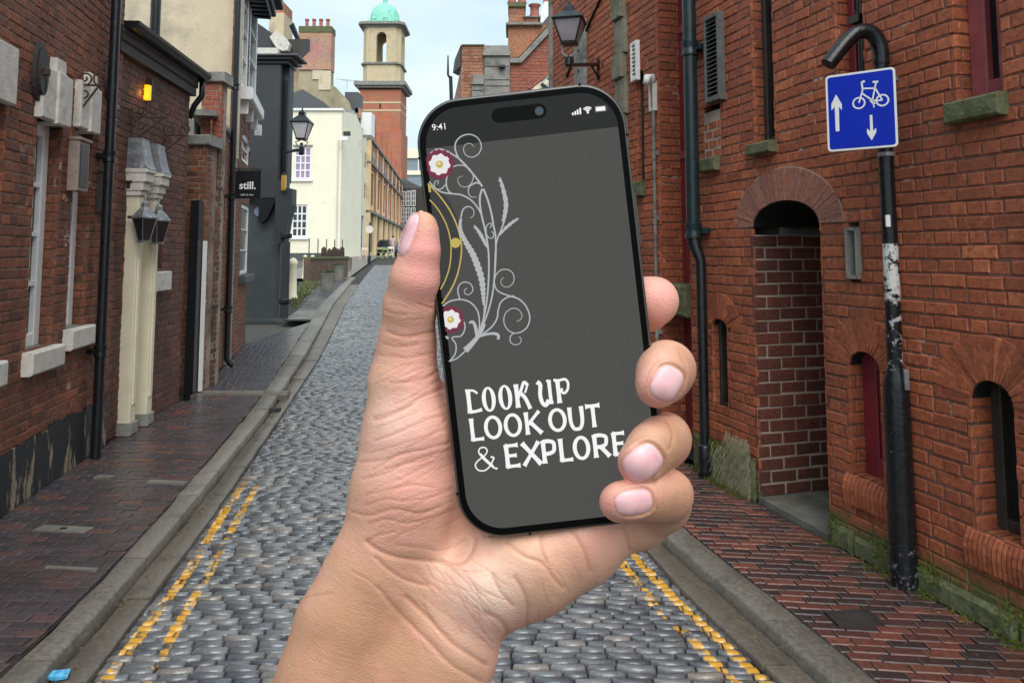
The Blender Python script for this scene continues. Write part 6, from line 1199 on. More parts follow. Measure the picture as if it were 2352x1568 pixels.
def ringsolid(a, rings, caps=(True, True)):
    n = len(rings[0][0]); v = []
    for pts, z in rings: v += [Hp(*ph(u, w_), z) for u, w_ in pts]
    f = [(i*n+k, i*n+(k+1) % n, (i+1)*n+(k+1) % n, (i+1)*n+k) for i in range(len(rings)-1) for k in range(n)]
    if caps[0]: f.append(tuple(range(n))[::-1])
    if caps[1]: f.append(tuple((len(rings)-1)*n+k for k in range(n)))
    a.add(v, f)
R0 = 104
frm = mat('phone_frame', (.12, .115, .105), .42, metal=.8, var=.05, bump=0); gb = mat('phone_black', (.003, .003, .003), .30, var=.02, bump=0, spec=.08)
a = MB(); ringsolid(a, [(rr_pts(PW-8, PH-8, R0-4), -53), (rr_pts(PW-2, PH-2, R0-1), -50), (rr_pts(PW, PH, R0), -46), (rr_pts(PW, PH, R0), -6), (rr_pts(PW-3, PH-3, R0-1), -2), (rr_pts(PW-8, PH-8, R0-4), -.3)]); a.build('frame', frm, phone, smooth=True, ang=50)
a = MB(); ringsolid(a, [(rr_pts(PW-10, PH-10, R0-5), -.29), (rr_pts(PW-10, PH-10, R0-5), .3), (rr_pts(PW-13, PH-13, R0-6.5), .7)]); a.build('bezel', gb, phone)
def screen_mat(name, c, speck=False):
    m = bpy.data.materials.new(name); m.use_nodes = True; t = m.node_tree; L = t.links.new; b = t.nodes['Principled BSDF']; b.inputs['Base Color'].default_value = (.004, .004, .004, 1); b.inputs['Roughness'].default_value = .5; b.inputs['Specular IOR Level'].default_value = .03
    b.inputs['Emission Color'].default_value = (*c, 1); b.inputs['Emission Strength'].default_value = 1/2**vs.exposure
    if speck:
        g = N(t, 'ShaderNodeNewGeometry'); n = N(t, 'ShaderNodeTexNoise'); n.inputs['Scale'].default_value = 2600; n.inputs['Detail'].default_value = 1; L(g.outputs['Position'], n.inputs['Vector']); r = N(t, 'ShaderNodeValToRGB'); e = r.color_ramp.elements
        e[0].position = .70; e[1].position = .78; e[0].color = (*c, 1); e[1].color = (.16, .16, .155, 1); L(n.outputs['Fac'], r.inputs['Fac']); L(r.outputs['Color'], b.inputs['Emission Color'])
    return m
BZ = 40; scr = screen_mat('screen_grey', (.076, .076, .074), True); bar = screen_mat('screen_bar', (.027, .027, .027)); art = screen_mat('screen_art', (.46, .465, .48)); wht = screen_mat('screen_white', (.92, .92, .92))
gld = screen_mat('screen_gold', (.55, .43, .12)); gldl = screen_mat('screen_gold_light', (.80, .70, .34)); bur = screen_mat('screen_burgundy', (.19, .035, .065)); blk = screen_mat('screen_black', (.004, .004, .004)); off = screen_mat('screen_offwhite', (.80, .79, .79)); dkd = screen_mat('screen_disc', (.050, .050, .049))
SW, SH, SR = PW-38, PH-40, R0-19
sp_ = rr_pts(SW, SH, SR); VB = -PH/2+107                              # the status bar ends here
a = MB(); a.add([Hp(*ph(u, max(v, VB)), 1.0) for u, v in sp_], [tuple(range(len(sp_)))]); a.build('display', scr, phone)
a = MB(); a.add([Hp(*ph(u, min(v, VB)), 1.0) for u, v in sp_], [tuple(range(len(sp_)))]); a.build('status_bar', bar, phone)
def c6(x, y): return ((980+x/2.1774)*.9408, (180+y/2.1774)*.9408)     # crop pixels -> measuring units
def c5(x, y): return ((1000+x/3.92)*.9408, y/3.92*.9408)
def c7(x, y): return ((980+x/2.6135)*.9408, (800+y/2.6135)*.9408)
def clip_ok(p): u = (p[0]-PC[0])*EX[0]+(p[1]-PC[1])*EX[1]; return u > -SW/2-8
def clampu(p):
    u = (p[0]-PC[0])*EX[0]+(p[1]-PC[1])*EX[1]
    if u >= -SW/2-3: return p
    v = (p[0]-PC[0])*EY[0]+(p[1]-PC[1])*EY[1]; return ph(-SW/2-3, v)
def poly(a, pts, z):
    pts = [clampu(p) for p in pts]
    a.add([Hp(x, y, z) for x, y in pts], [tuple(range(len(pts)))])
def crs(p, n=8, closed=False):
    out = []; m = len(p)
    for i in range(m-1):
        p0, p1, p2, p3 = p[max(0, i-1)], p[i], p[i+1], p[min(m-1, i+2)]
        for k in range(n):
            t = k/n; out.append(tuple(.5*((2*p1[j])+(p2[j]-p0[j])*t+(2*p0[j]-5*p1[j]+4*p2[j]-p3[j])*t*t+(3*p1[j]-p0[j]-3*p2[j]+p3[j])*t**3) for j in (0, 1)))
    return out+[p[-1]]
def ribbon(a, p, w0, w1=None, z=1.4, prof_=None):
    w1 = w0 if w1 is None else w1; n = len(p); v = []; ok = []
    for i, q in enumerate(p):
        dx, dy = p[min(i+1, n-1)][0]-p[max(i-1, 0)][0], p[min(i+1, n-1)][1]-p[max(i-1, 0)][1]; l = math.hypot(dx, dy) or 1; t = i/(n-1); w_ = (w0+(w1-w0)*t if prof_ is None else prof_(t))/2
        v += [Hp(q[0]-dy/l*w_, q[1]+dx/l*w_, z), Hp(q[0]+dy/l*w_, q[1]-dx/l*w_, z)]; ok.append(clip_ok(q))
    a.add(v, [(2*i, 2*i+1, 2*i+3, 2*i+2) for i in range(n-1) if ok[i] and ok[i+1]])
def disc(a, c, r, z, n=24): poly(a, [(c[0]+math.cos(2*math.pi*k/n)*r, c[1]+math.sin(2*math.pi*k/n)*r) for k in range(n)], z)
W6 = .432                                                            # crop units -> measuring units
a = MB()                                                             # dark round behind the gold rings
cc = c6(-120, 910); Rg = 440*W6; n = 60
fan = [(cc[0]+math.cos(t)*Rg, cc[1]+math.sin(t)*Rg) for t in np.linspace(-.80, .80, n)]
def inner(p): u = (p[0]-PC[0])*EX[0]+(p[1]-PC[1])*EX[1]; v = (p[0]-PC[0])*EY[0]+(p[1]-PC[1])*EY[1]; return (max(u, -SW/2-3), v)
fan = [p for p in fan if clip_ok(p)]; fe = [ph(-SW/2-3, inner(fan[-1])[1]), ph(-SW/2-3, inner(fan[0])[1])]; poly(a, fan+fe, 1.2); a.build('screen_disc', dkd, phone)
a = MB(); ribbon(a, crs([c6(*p) for p in ((140, 585), (195, 640), (255, 722), (298, 815), (318, 905), (315, 985), (295, 1075), (262, 1150), (215, 1222))]), 3.2); ribbon(a, crs([c6(*p) for p in ((150, 670), (195, 722), (238, 800), (260, 880), (264, 950), (255, 1030), (232, 1100), (208, 1145))]), 2.8); disc(a, c6(287, 899), 11.5, 1.6); ribbon(a, [c6(147, 592), c6(152, 630)], 5); a.build('gold_rings', gld, phone)
a = MB(); rb = lambda pts, w0=2.9, w1=None: ribbon(a, crs([c6(*p) for p in pts]), w0, w1)
rb([(385, 388), (368, 372), (342, 376), (330, 402), (342, 432), (374, 444), (408, 428), (425, 388), (408, 345), (370, 324), (325, 330), (292, 360), (286, 400), (304, 448), (335, 482), (378, 530), (408, 568), (430, 600)], 1.2, 4.4)
rb([(150, 430), (175, 408), (205, 402), (240, 412), (270, 428), (310, 455), (350, 495)], 3.6); rb([(275, 495), (300, 487), (335, 490), (365, 510), (382, 545), (372, 582), (345, 602), (315, 596), (300, 570), (306, 550), (325, 545)], 2.9, 1.0)
rb([(375, 590), (400, 580), (428, 590)], 3.6); rb([(385, 585), (362, 600), (356, 630), (370, 655), (400, 655)], 3.4, 1.2); rb([(272, 500), (248, 530), (238, 580), (248, 620), (268, 638)], 3.2)
rb([(148, 575), (175, 605), (215, 630), (268, 638), (320, 645), (370, 672), (405, 712), (425, 748)], 3.4); rb([(190, 590), (198, 572), (182, 572), (174, 590), (186, 612), (212, 612), (235, 590)], 1.6, 2.8)
rb([(430, 612), (418, 650), (418, 700), (428, 760), (445, 830), (460, 920), (465, 1000), (463, 1100), (455, 1200), (440, 1290), (415, 1370)], 4.6, 3.4); rb([(436, 612), (462, 680), (480, 750), (490, 810), (500, 860), (502, 950), (496, 1060), (486, 1160), (465, 1250), (440, 1320), (410, 1380)], 4.4, 3.4)
rb([(545, 790), (530, 830), (510, 880), (500, 940), (495, 1050)], 3.6, 2.5); rb([(365, 768), (384, 752), (382, 722), (356, 706), (328, 722), (316, 765)], 1.2, 3.6)
rb([(470, 820), (480, 800), (468, 796), (452, 812), (452, 850), (466, 872), (485, 872), (490, 850), (478, 838)], 2.2); rb([(545, 1084), (532, 1092), (530, 1115), (548, 1132), (578, 1128), (598, 1100), (592, 1060), (560, 1040), (525, 1046), (500, 1075), (494, 1110), (505, 1145), (530, 1165), (580, 1182)], 1.2, 3.2)
rb([(580, 1182), (625, 1198), (662, 1235), (682, 1290), (672, 1340), (640, 1370), (600, 1378), (565, 1360), (545, 1320), (552, 1275), (585, 1248), (620, 1252), (640, 1280), (634, 1305), (612, 1316)], 3.6, 1.4); rb([(600, 1180), (560, 1190), (528, 1215), (514, 1260), (508, 1300), (480, 1345), (430, 1385)], 3.0, 3.4)
rb([(600, 1376), (580, 1395), (580, 1425), (605, 1440), (632, 1430), (636, 1405), (622, 1400)], 2.6, 1.4); rb([(350, 1140), (335, 1150), (340, 1170), (362, 1172), (380, 1150), (370, 1120), (340, 1107), (310, 1120), (300, 1155), (310, 1195)], 1.6, 3.0)
rb([(220, 1235), (260, 1208), (320, 1200), (370, 1218), (405, 1262), (415, 1320), (412, 1370)], 3.2); rb([(442, 1225), (438, 1290), (420, 1370)], 3.2); rb([(330, 1305), (338, 1350), (318, 1392), (270, 1402), (290, 1440), (285, 1490), (255, 1528)], 3.0); rb([(252, 1528), (295, 1512), (345, 1468)], 2.4, 3.4); rb([(236, 1395), (250, 1408)], 5)
ribbon(a, crs([c6(*p) for p in ((340, 1470), (365, 1445), (400, 1405), (425, 1370), (445, 1330))]), 0, prof_=lambda t: 15-11*t)
ribbon(a, crs([c6(*p) for p in ((405, 1400), (392, 1340), (378, 1318), (360, 1325))]), 0, prof_=lambda t: 9-4*t); ribbon(a, crs([c6(*p) for p in ((405, 1400), (450, 1385), (490, 1380), (515, 1390), (514, 1412))]), 0, prof_=lambda t: 7-2*abs(t-.7)*2)
bp_ = crs([(316, 775), (312, 800), (318, 845), (345, 900), (380, 960), (408, 1030), (426, 1090), (434, 1150), (438, 1222)], 26); acc_ = 0.0; nxt = 0.0   # the string of beads
for q0_, q1_ in zip(bp_, bp_[1:]):
    acc_ += math.hypot(q1_[0]-q0_[0], q1_[1]-q0_[1]); t = acc_/475; r_ = 7.5+13*max(0, math.sin(math.pi*min(1, t))**.8)*(.55+.45*min(1, t*1.25))
    if acc_ >= nxt and t < 1: disc(a, c6(*q1_), r_*W6, 1.45, 14); nxt = acc_+r_*1.45
def leaf(pts, w_, n=9):
    p = crs([c6(*q) for q in pts], 10); ribbon(a, p, 0, prof_=lambda t: w_*math.sin(math.pi*min(1, t*.93+.04))**.7*(1-.12*math.sin(t*n*6.28)))
    for k in range(1, n): 
        q = p[int(k/n*(len(p)-2))]; q2 = p[int(k/n*(len(p)-2))+1]; dx, dy = q2[0]-q[0], q2[1]-q[1]; l = math.hypot(dx, dy); s_ = -1 if pts[0][0] < pts[-1][0] or True else 1; poly(a, [(q[0]-dx/l*4, q[1]-dy/l*4), (q[0]+dx/l*7, q[1]+dy/l*7), (q[0]-dx/l*2-dy/l*w_*.62, q[1]-dy/l*2+dx/l*w_*.62)], 1.45)
leaf(((522, 550), (540, 610), (556, 690), (548, 760), (540, 800)), 10, 9); leaf(((624, 770), (590, 790), (550, 825), (515, 865)), 7, 6); leaf(((386, 805), (415, 845), (440, 890), (460, 930)), 8, 6)
a.build('silver_scrollwork', art, phone)
def flower(cx_, cy_, R, rot):
    c = c6(cx_, cy_); R *= W6; a = MB()
    for k in range(8):
        an = rot+k*math.pi/4; u = (math.cos(an), math.sin(an)); v = (-u[1], u[0]); pts = [(c[0]+u[0]*r+v[0]*s, c[1]+u[1]*r+v[1]*s) for r, s in ((R*.3, -R*.2), (R*.72, -R*.36), (R*.98, -R*.28), (R*.90, -R*.02), (R*1.0, R*.22), (R*.78, R*.34), (R*.3, R*.2))]
        if any(clip_ok(p) for p in pts): poly(a, pts, 1.6+k*.02)
    a.build('flower_petals', bur, phone); a = MB(); pts = [(c[0]+math.cos(t)*R*(.66+.05*math.sin(8*t+.5)+.02*math.sin(21*t)), c[1]+math.sin(t)*R*(.66+.05*math.sin(8*t+.5)+.02*math.sin(21*t))) for t in np.linspace(0, 2*math.pi, 72)[:-1]]; poly(a, pts, 1.9); a.build('flower_heart', off, phone)
    a = MB(); disc(a, c, R*.24, 2.1); a.build('flower_centre', gld, phone); a = MB(); disc(a, (c[0]-R*.04, c[1]-R*.05), R*.11, 2.2, 16); a.build('flower_glint', gldl, phone)
flower(203, 482, 82, .2); flower(262, 1306, 75, .35)
# lettering: strokes with flared ends on a slanted baseline
def glyph(a, ch, o, w_, h, style):
    """letters drawn in a unit box, x right, y up"""
    def T(x, y): X = o[0]+x*w_; Y = o[1]+y*h; return ph_t(X, Y)
    def st(pts, th, flare=.35, cap=True):
        p = [T(*q) for q in pts]; 
        if len(p) > 2: p = crs(p, 7)
        else: p = [tuple(p[0][j]+(p[1][j]-p[0][j])*k/8 for j in (0, 1)) for k in range(9)]
        ribbon(a, p, 0, z=1.5, prof_=lambda t: th*(.96+flare*.8*(abs(2*t-1)**3.5)))
    b = style['b']*.36; t_ = style['t']*.36
    if ch == 'L': st([(.14, 0), (.14, 1)], b); st([(.08, .05), (.97, .05)], t_, .5) if style['n'] else (st([(.16, .05), (.55, .055), (1.0, .10)], t_*1.5, .5), st([(-.04, .98), (.2, .97), (.55, .93), (.80, .80)], t_*1.1, .1))
    elif ch == 'O':
        n = 40; v = []
        for k in range(n+1):
            an = 2*math.pi*k/n; cx_, cy_ = .5, .5; ro = (.5, .53); iw = b/.36/w_*.96; ih = t_/.36/h
            v += [Hp(*T(cx_+math.cos(an)*ro[0], cy_+math.sin(an)*ro[1]), 1.5), Hp(*T(cx_+math.cos(an)*(ro[0]-iw), cy_+math.sin(an)*(ro[1]-ih)), 1.5)]
        a.add(v, [(2*k, 2*k+1, 2*k+3, 2*k+2) for k in range(n)])
    elif ch == 'K':
        st([(.16, 0), (.16, 1)], b)
        if style['n']: st([(.92, 1), (.24, .46)], t_); st([(.34, .56), (.96, 0)], b*1.02)
        else: st([(.22, .44), (.5, .78), (.72, 1.05), (.95, .9)], t_*1.5, .2); st([(.92, .93), (.80, .72), (.70, .60)], t_, .2); st([(.42, .60), (.70, .36), (.95, -.10)], b*.9, .1)
    elif ch == 'U':
        if style['n']: st([(.14, 1), (.14, .38), (.28, .06), (.5, .0), (.72, .06), (.86, .38), (.86, 1)], b*.92, .35)
        else: st([(.02, 1.0), (.22, .85), (.14, .45), (.22, .12), (.45, -.02), (.70, .18)], b*.95, .3); st([(.84, 1.02), (.84, .0)], b*.85, .3); st([(.66, 1.0), (.88, 1.0)], t_, .2); st([(.80, .04), (1.0, .08)], t_, .2)
    elif ch == 'P':
        st([(.18, 0), (.18, 1)], b)
        if style['n']: st([(.15, .95), (.55, .96), (.88, .88), (.93, .70), (.85, .50), (.55, .42), (.15, .42)], t_*1.2, .1)
        else: st([(-.1, 1.0), (.3, .96), (.75, .98), (.95, .80), (.85, .52), (.58, .40), (.38, .50), (.5, .60)], b*.62, .1)
    elif ch == 'T': st([(.5, 0), (.5, .97)], b); st([(.02, .95), (.98, .95)], t_*1.1, .8)
    elif ch == 'E': st([(.16, 0), (.16, 1)], b); st([(.1, .95), (.93, .95)], t_, .8); st([(.2, .51), (.80, .51)], t_, .5); st([(.1, .05), (.97, .05)], t_, .8)
    elif ch == 'X': st([(.04, 1), (.96, 0)], b); st([(.94, 1), (.04, 0)], t_*1.1)
    elif ch == 'R': st([(.16, 0), (.16, 1)], b); st([(.12, .95), (.5, .96), (.80, .88), (.84, .72), (.76, .53), (.5, .46), (.18, .46)], t_*1.15, .1); st([(.46, .48), (.95, 0)], b)
    elif ch == '&': st([(.98, .02), (.80, .10), (.50, .48), (.26, .78), (.32, .98), (.52, 1.0), (.62, .84), (.48, .64), (.16, .44), (.04, .24), (.16, .04), (.42, .0), (.66, .16), (.84, .44), (.86, .52), (.74, .56)], t_*.42, .4); st([(.30, .74), (.50, .46), (.80, .12)], t_*.9, -.2)
a = MB()
for base, h, sty, letters in (((425, 546), 150, dict(b=27, t=13, n=False), (('L', 2, 90), ('O', 98, 88), ('O', 204, 88), ('K', 308, 96), ('U', 458, 92), ('P', 574, 86))),
                              ((448, 722), 143, dict(b=25, t=20, n=True), (('L', 0, 84), ('O', 88, 116), ('O', 215, 116), ('K', 345, 112), ('O', 500, 118), ('U', 628, 104), ('T', 742, 96))),
                              ((470, 916), 146, dict(b=27, t=21, n=True), (('&', 0, 148), ('E', 198, 98), ('X', 312, 118), ('P', 434, 92), ('L', 550, 84), ('O', 636, 112), ('R', 762, 110), ('E', 890, 88)))):
    def ph_t(X, Y, base=base): x, y = base[0]+X*math.cos(AN)-Y*math.sin(AN), base[1]-X*math.sin(AN)-Y*math.cos(AN); return c7(x, y)
    for ch, x0, w_ in letters: glyph(a, ch, (x0, 0), w_, h, sty)
a.build('lettering', wht, phone)
u3 = Vector((EX[0], 0, 0)); exw = (Hp(*ph(100, 0))-Hp(*ph(0, 0))).normalized(); eyw = (Hp(*ph(0, -100))-Hp(*ph(0, 0))).normalized(); nw = exw.cross(eyw).normalized()
if nw.dot(-FW) < 0: nw = -nw
text_obj('9:41', Hp(*c5(288, 1243), 1.5), exw, eyw, nw, 20.5*K, wht, phone, 'clock', th=.00002, bold=.00001)
# island, lens, earpiece, signal, wifi, battery, seams
a = MB(); p0, p1 = c5(856, 1107), c5(1240, 1064); dx, dy = p1[0]-p0[0], p1[1]-p0[1]; l = math.hypot(dx, dy); ux, uy = dx/l, dy/l; r_ = 17.2; pts = []
for c_, s_ in ((p1, 1), (p0, -1)):
    for k in range(13): an = -math.pi/2+math.pi*k/12; ca_, sa_ = math.cos(an)*s_, math.sin(an)*s_; pts.append((c_[0]+ux*r_*ca_-uy*r_*sa_, c_[1]+uy*r_*ca_+ux*r_*sa_))
poly(a, pts, 1.3); a.build('camera_island', blk, phone)
a = MB(); disc(a, p1, 10, 1.5); a.build('lens_ring', mat('lens_ring', (.06, .06, .062), .3, bump=0), phone); a = MB(); disc(a, p1, 5.2, 1.7); a.build('lens', screen_mat('lens_blue', (.045, .11, .16)), phone)
a = MB()
for k in range(46): x, y = 855+k*7.7, 924-k*.88; disc(a, c5(x, y), .55, .9, 6)
a.build('earpiece', mat('earpiece', (.12, .12, .12), .5, bump=0), phone)
a = MB()
for k, (x, y0_, y1_) in enumerate(((1562, 1086, 1098), (1585, 1072, 1095), (1608, 1056, 1092), (1633, 1040, 1088))):
    ribbon(a, [c5(x-1, y0_), c5(x+2, y1_)], 4.0, z=1.5); disc(a, c5(x-1, y0_), 2.0, 1.5, 8); disc(a, c5(x+2, y1_), 2.0, 1.5, 8)
cw = c5(1706, 1078)
for r_, w_ in ((6, 4), (11, 2.6), (15.5, 2.6)): ribbon(a, [(cw[0]+math.cos(t)*r_*.62-0, cw[1]+math.sin(t)*r_) if False else (cw[0]+math.cos(t)*r_*.8, cw[1]+math.sin(t)*r_*.8) for t in np.linspace(-math.pi*.76-.11, -math.pi*.24-.11, 12)], w_, z=1.5)
disc(a, cw, 2.6, 1.5, 10); b0, b1 = c5(1782, 1047), c5(1872, 1038); ribbon(a, [b0, b1], 9.5, z=1.6); a.build('status_icons', wht, phone)
a = MB(); o0, o1 = c5(1774, 1048), c5(1883, 1036); ribbon(a, [o0, o1], 14.5, z=1.4); ribbon(a, [c5(1889, 1036), c5(1894, 1035.5)], 4.5, z=1.4); a.build('battery_outline', screen_mat('icon_grey', (.12, .12, .12)), phone)
for u, v, w_, h_ in ((-PW/2+1, -PH/2+127, 5, 5), (PW/2-1, -PH/2+127, 5, 5), (-PW/2+1, PH/2-110, 5, 5), (145, -PH/2+1, 5, 5), (-85, PH/2-1, 5, 5)):
    a = MB(); vert = abs(u) > 200; pts = [(u-(3 if vert else 2.6), v-(2.6 if vert else 3)), (u+(3 if vert else 2.6), v-(2.6 if vert else 3)), (u+(3 if vert else 2.6), v+(2.6 if vert else 3)), (u-(3 if vert else 2.6), v+(2.6 if vert else 3))]; ringsolid(a, [(pts, -50), (pts, -.4)]); a.build('antenna_seam', gb, phone)
a = MB(); pts = [(PW/2-1, -PH/2+260), (PW/2+3.4, -PH/2+262), (PW/2+3.4, -PH/2+380), (PW/2-1, -PH/2+382)]; ringsolid(a, [(pts, -36), (pts, -18)]); a.build('side_button', frm, phone)
for v0, v1 in ((190, 225), (270, 340), (360, 430)): a = MB(); pts = [(-PW/2+1, -PH/2+v0), (-PW/2-3.0, -PH/2+v0+2), (-PW/2-3.0, -PH/2+v1-2), (-PW/2+1, -PH/2+v1)]; ringsolid(a, [(pts, -36), (pts, -18)]); a.build('side_button', frm, phone)
# ------------------------------------------------------------------ the hand: one continuous surface
VX = 3.2; gx = np.arange(540, 1660, VX, dtype=np.float32); gy = np.arange(420, 1790, VX, dtype=np.float32); gz = np.arange(-330, 130, VX, dtype=np.float32)
class Field:
    def __init__(s): s.f = np.full((len(gx), len(gy), len(gz)), 200.0, np.float32)
    def cap(s, a, b, k=25, fz=1.0):
        """a round cone from a to b = (x, y, z, r), melted into what is there"""
        a = np.array(a, float); b = np.array(b, float); R = max(a[3], b[3])+60; lo = np.minimum(a[:3], b[:3])-R; hi = np.maximum(a[:3], b[:3])+R
        ix = slice(*np.searchsorted(gx, (lo[0], hi[0]))); iy = slice(*np.searchsorted(gy, (lo[1], hi[1]))); iz = slice(*np.searchsorted(gz, (lo[2], hi[2])))
        X_, Y_, Z_ = gx[ix][:, None, None]-a[0], gy[iy][None, :, None]-a[1], (gz[iz][None, None, :]-a[2])
        d = b[:3]-a[:3]; dd = float(d@d)+1e-6; t = np.clip((X_*d[0]+Y_*d[1]+Z_*d[2])/dd, 0, 1)
        q = np.sqrt((X_-t*d[0])**2+(Y_-t*d[1])**2+((Z_-t*d[2])/fz)**2)-(a[3]+(b[3]-a[3])*t); g_ = s.f[ix, iy, iz]; h = np.clip(.5+.5*(q-g_)/k, 0, 1); s.f[ix, iy, iz] = q*(1-h)+g_*h-k*h*(1-h)
    def chain(s, pts, k=18, fz=1.0):
        for a, b in zip(pts, pts[1:]): s.cap(a, b, k, fz)
def melt(a, b, k): h = np.clip(.5+.5*(b-a)/k, 0, 1); return b*(1-h)+a*h-k*h*(1-h)
palm = Field()
palm.chain([(935, 790, -72, 60), (927, 880, -80, 74), (938, 1000, -88, 102), (925, 1140, -98, 116), (915, 1210, -104, 112)], 40)          # thumb mount
palm.chain([(1040, 960, -150, 84), (1060, 1100, -150, 100)], 45)
palm.chain([(908, 1230, -106, 104), (862, 1330, -116, 112), (800, 1450, -124, 117), (757, 1580, -128, 118), (700, 1780, -128, 124)], 50, .9)  # forearm, thumb side
palm.chain([(1050, 1385, -100, 100), (1020, 1500, -118, 112), (978, 1580, -122, 118), (920, 1780, -128, 124)], 50, .9)
palm.chain([(960, 1330, -120, 100), (900, 1560, -128, 116), (820, 1780, -130, 120)], 50, .8)
palm.chain([(1118, 1362, -88, 106), (1220, 1312, -98, 104), (1330, 1258, -108, 88), (1425, 1195, -118, 74)], 40)                       # little-finger side
palm.chain([(1120, 1240, -150, 90), (1300, 1140, -175, 90), (1280, 980, -190, 88), (1240, 860, -190, 84)], 50)                             # the palm behind the phone
palm.chain([(1080, 1150, -165, 90), (1120, 960, -190, 90)], 50)
thumb = Field(); thumb.chain([(935, 790, -72, 60), (941, 705, -40, 58), (953, 640, -8, 54), (966, 575, 6, 42), (970, 530, 8, 33), (969, 517, 8, 30)], 22)
idx = Field(); idx.chain([(1270, 830, -190, 66), (1400, 730, -170, 62), (1480, 700, -120, 60), (1503, 692, -92, 57)], 18)
mid = Field(); mid.chain([(1280, 930, -195, 70), (1440, 890, -185, 68), (1520, 858, -110, 68), (1530, 850, -30, 66), (1525, 862, 14, 63), (1512, 884, 40, 53)], 16)
rng_ = Field(); rng_.chain([(1290, 1040, -190, 70), (1440, 1035, -185, 66), (1516, 1015, -110, 66), (1522, 1012, -30, 64), (1500, 1030, 20, 60), (1472, 1060, 44, 54)], 16)
pky = Field(); pky.chain([(1340, 1180, -150, 72), (1470, 1196, -140, 66), (1522, 1158, -90, 64), (1530, 1138, -30, 60), (1500, 1142, 10, 56), (1440, 1152, 38, 47), (1422, 1152, 38, 46)], 16)
fld = melt(palm.f, thumb.f, 34)
fing = melt(melt(idx.f, mid.f, 5), melt(rng_.f, pky.f, 5), 5); fld = melt(fld, fing, 22)
# keep the flesh clear of the phone: it closes on the frame instead of passing through
del palm, thumb, idx, mid, rng_, pky, fing
def surface_nets(f, xs, ys, zs):
    s = f < 0; nx_, ny_, nz_ = f.shape; c = np.zeros((nx_-1, ny_-1, nz_-1), np.int8)
    for i in (0, 1):
        for j in (0, 1):
            for k in (0, 1): c += s[i:nx_-1+i, j:ny_-1+j, k:nz_-1+k]
    act = (c > 0) & (c < 8); idx_ = -np.ones(act.shape, np.int64); cells = np.argwhere(act); idx_[act] = np.arange(len(cells)); acc = np.zeros((len(cells), 3)); cnt = np.zeros(len(cells)); I, J, K_ = cells.T
    for (a, b) in (((0, 0, 0), (1, 0, 0)), ((0, 1, 0), (1, 1, 0)), ((0, 0, 1), (1, 0, 1)), ((0, 1, 1), (1, 1, 1)), ((0, 0, 0), (0, 1, 0)), ((1, 0, 0), (1, 1, 0)), ((0, 0, 1), (0, 1, 1)), ((1, 0, 1), (1, 1, 1)), ((0, 0, 0), (0, 0, 1)), ((1, 0, 0), (1, 0, 1)), ((0, 1, 0), (0, 1, 1)), ((1, 1, 0), (1, 1, 1))):
        fa = f[I+a[0], J+a[1], K_+a[2]]; fb = f[I+b[0], J+b[1], K_+b[2]]; m = (fa < 0) != (fb < 0); t = np.where(m, fa/(fa-fb+1e-12), 0)
        for ax in range(3): acc[:, ax] += np.where(m, a[ax]+(b[ax]-a[ax])*t, 0)
        cnt += m
    v = acc/cnt[:, None]+cells; V = np.stack([xs[0]+v[:, 0]*VX, ys[0]+v[:, 1]*VX, zs[0]+v[:, 2]*VX], -1); Q = []
    for ax in range(3):
        o = [np.array(q) for q in ((1, 0, 0), (0, 1, 0), (0, 0, 1))]; e = o[ax]; u, w_ = o[(ax+1) % 3], o[(ax+2) % 3]
        sl0 = tuple(slice(1 if e[q] == 0 else 0, -1) for q in range(3)); sl1 = tuple(slice((1 if e[q] == 0 else 1), (-1 if e[q] == 0 else None)) for q in range(3))
        A = s[sl0]; B_ = s[sl1]
        base_off = np.array([1 if e[q] == 0 else 0 for q in range(3)]); cr_ = np.argwhere(A != B_); fl = A[A != B_]; p = cr_+base_off
        q0 = idx_[tuple((p-u-w_).T)]; q1 = idx_[tuple((p-w_).T)]; q2 = idx_[tuple(p.T)]; q3 = idx_[tuple((p-u).T)]
        Q.append(np.where(fl[:, None], np.stack([q0, q1, q2, q3], -1), np.stack([q0, q3, q2, q1], -1)))
    Q = np.concatenate(Q); return V, Q[(Q >= 0).all(1)]
def smooth_v(V, Q, it, lam=.5):
    e = np.concatenate([Q[:, [0, 1]], Q[:, [1, 2]], Q[:, [2, 3]], Q[:, [3, 0]]]); e = np.concatenate([e, e[:, ::-1]]); cnt = np.bincount(e[:, 0], minlength=len(V))[:, None]+1e-9
    for _ in range(it):
        a = np.stack([np.bincount(e[:, 0], V[e[:, 1], k], minlength=len(V)) for k in range(3)], -1)/cnt; V = V+(a-V)*lam
    return V
V, Q = surface_nets(fld, gx, gy, gz); V = smooth_v(V, Q, 4)
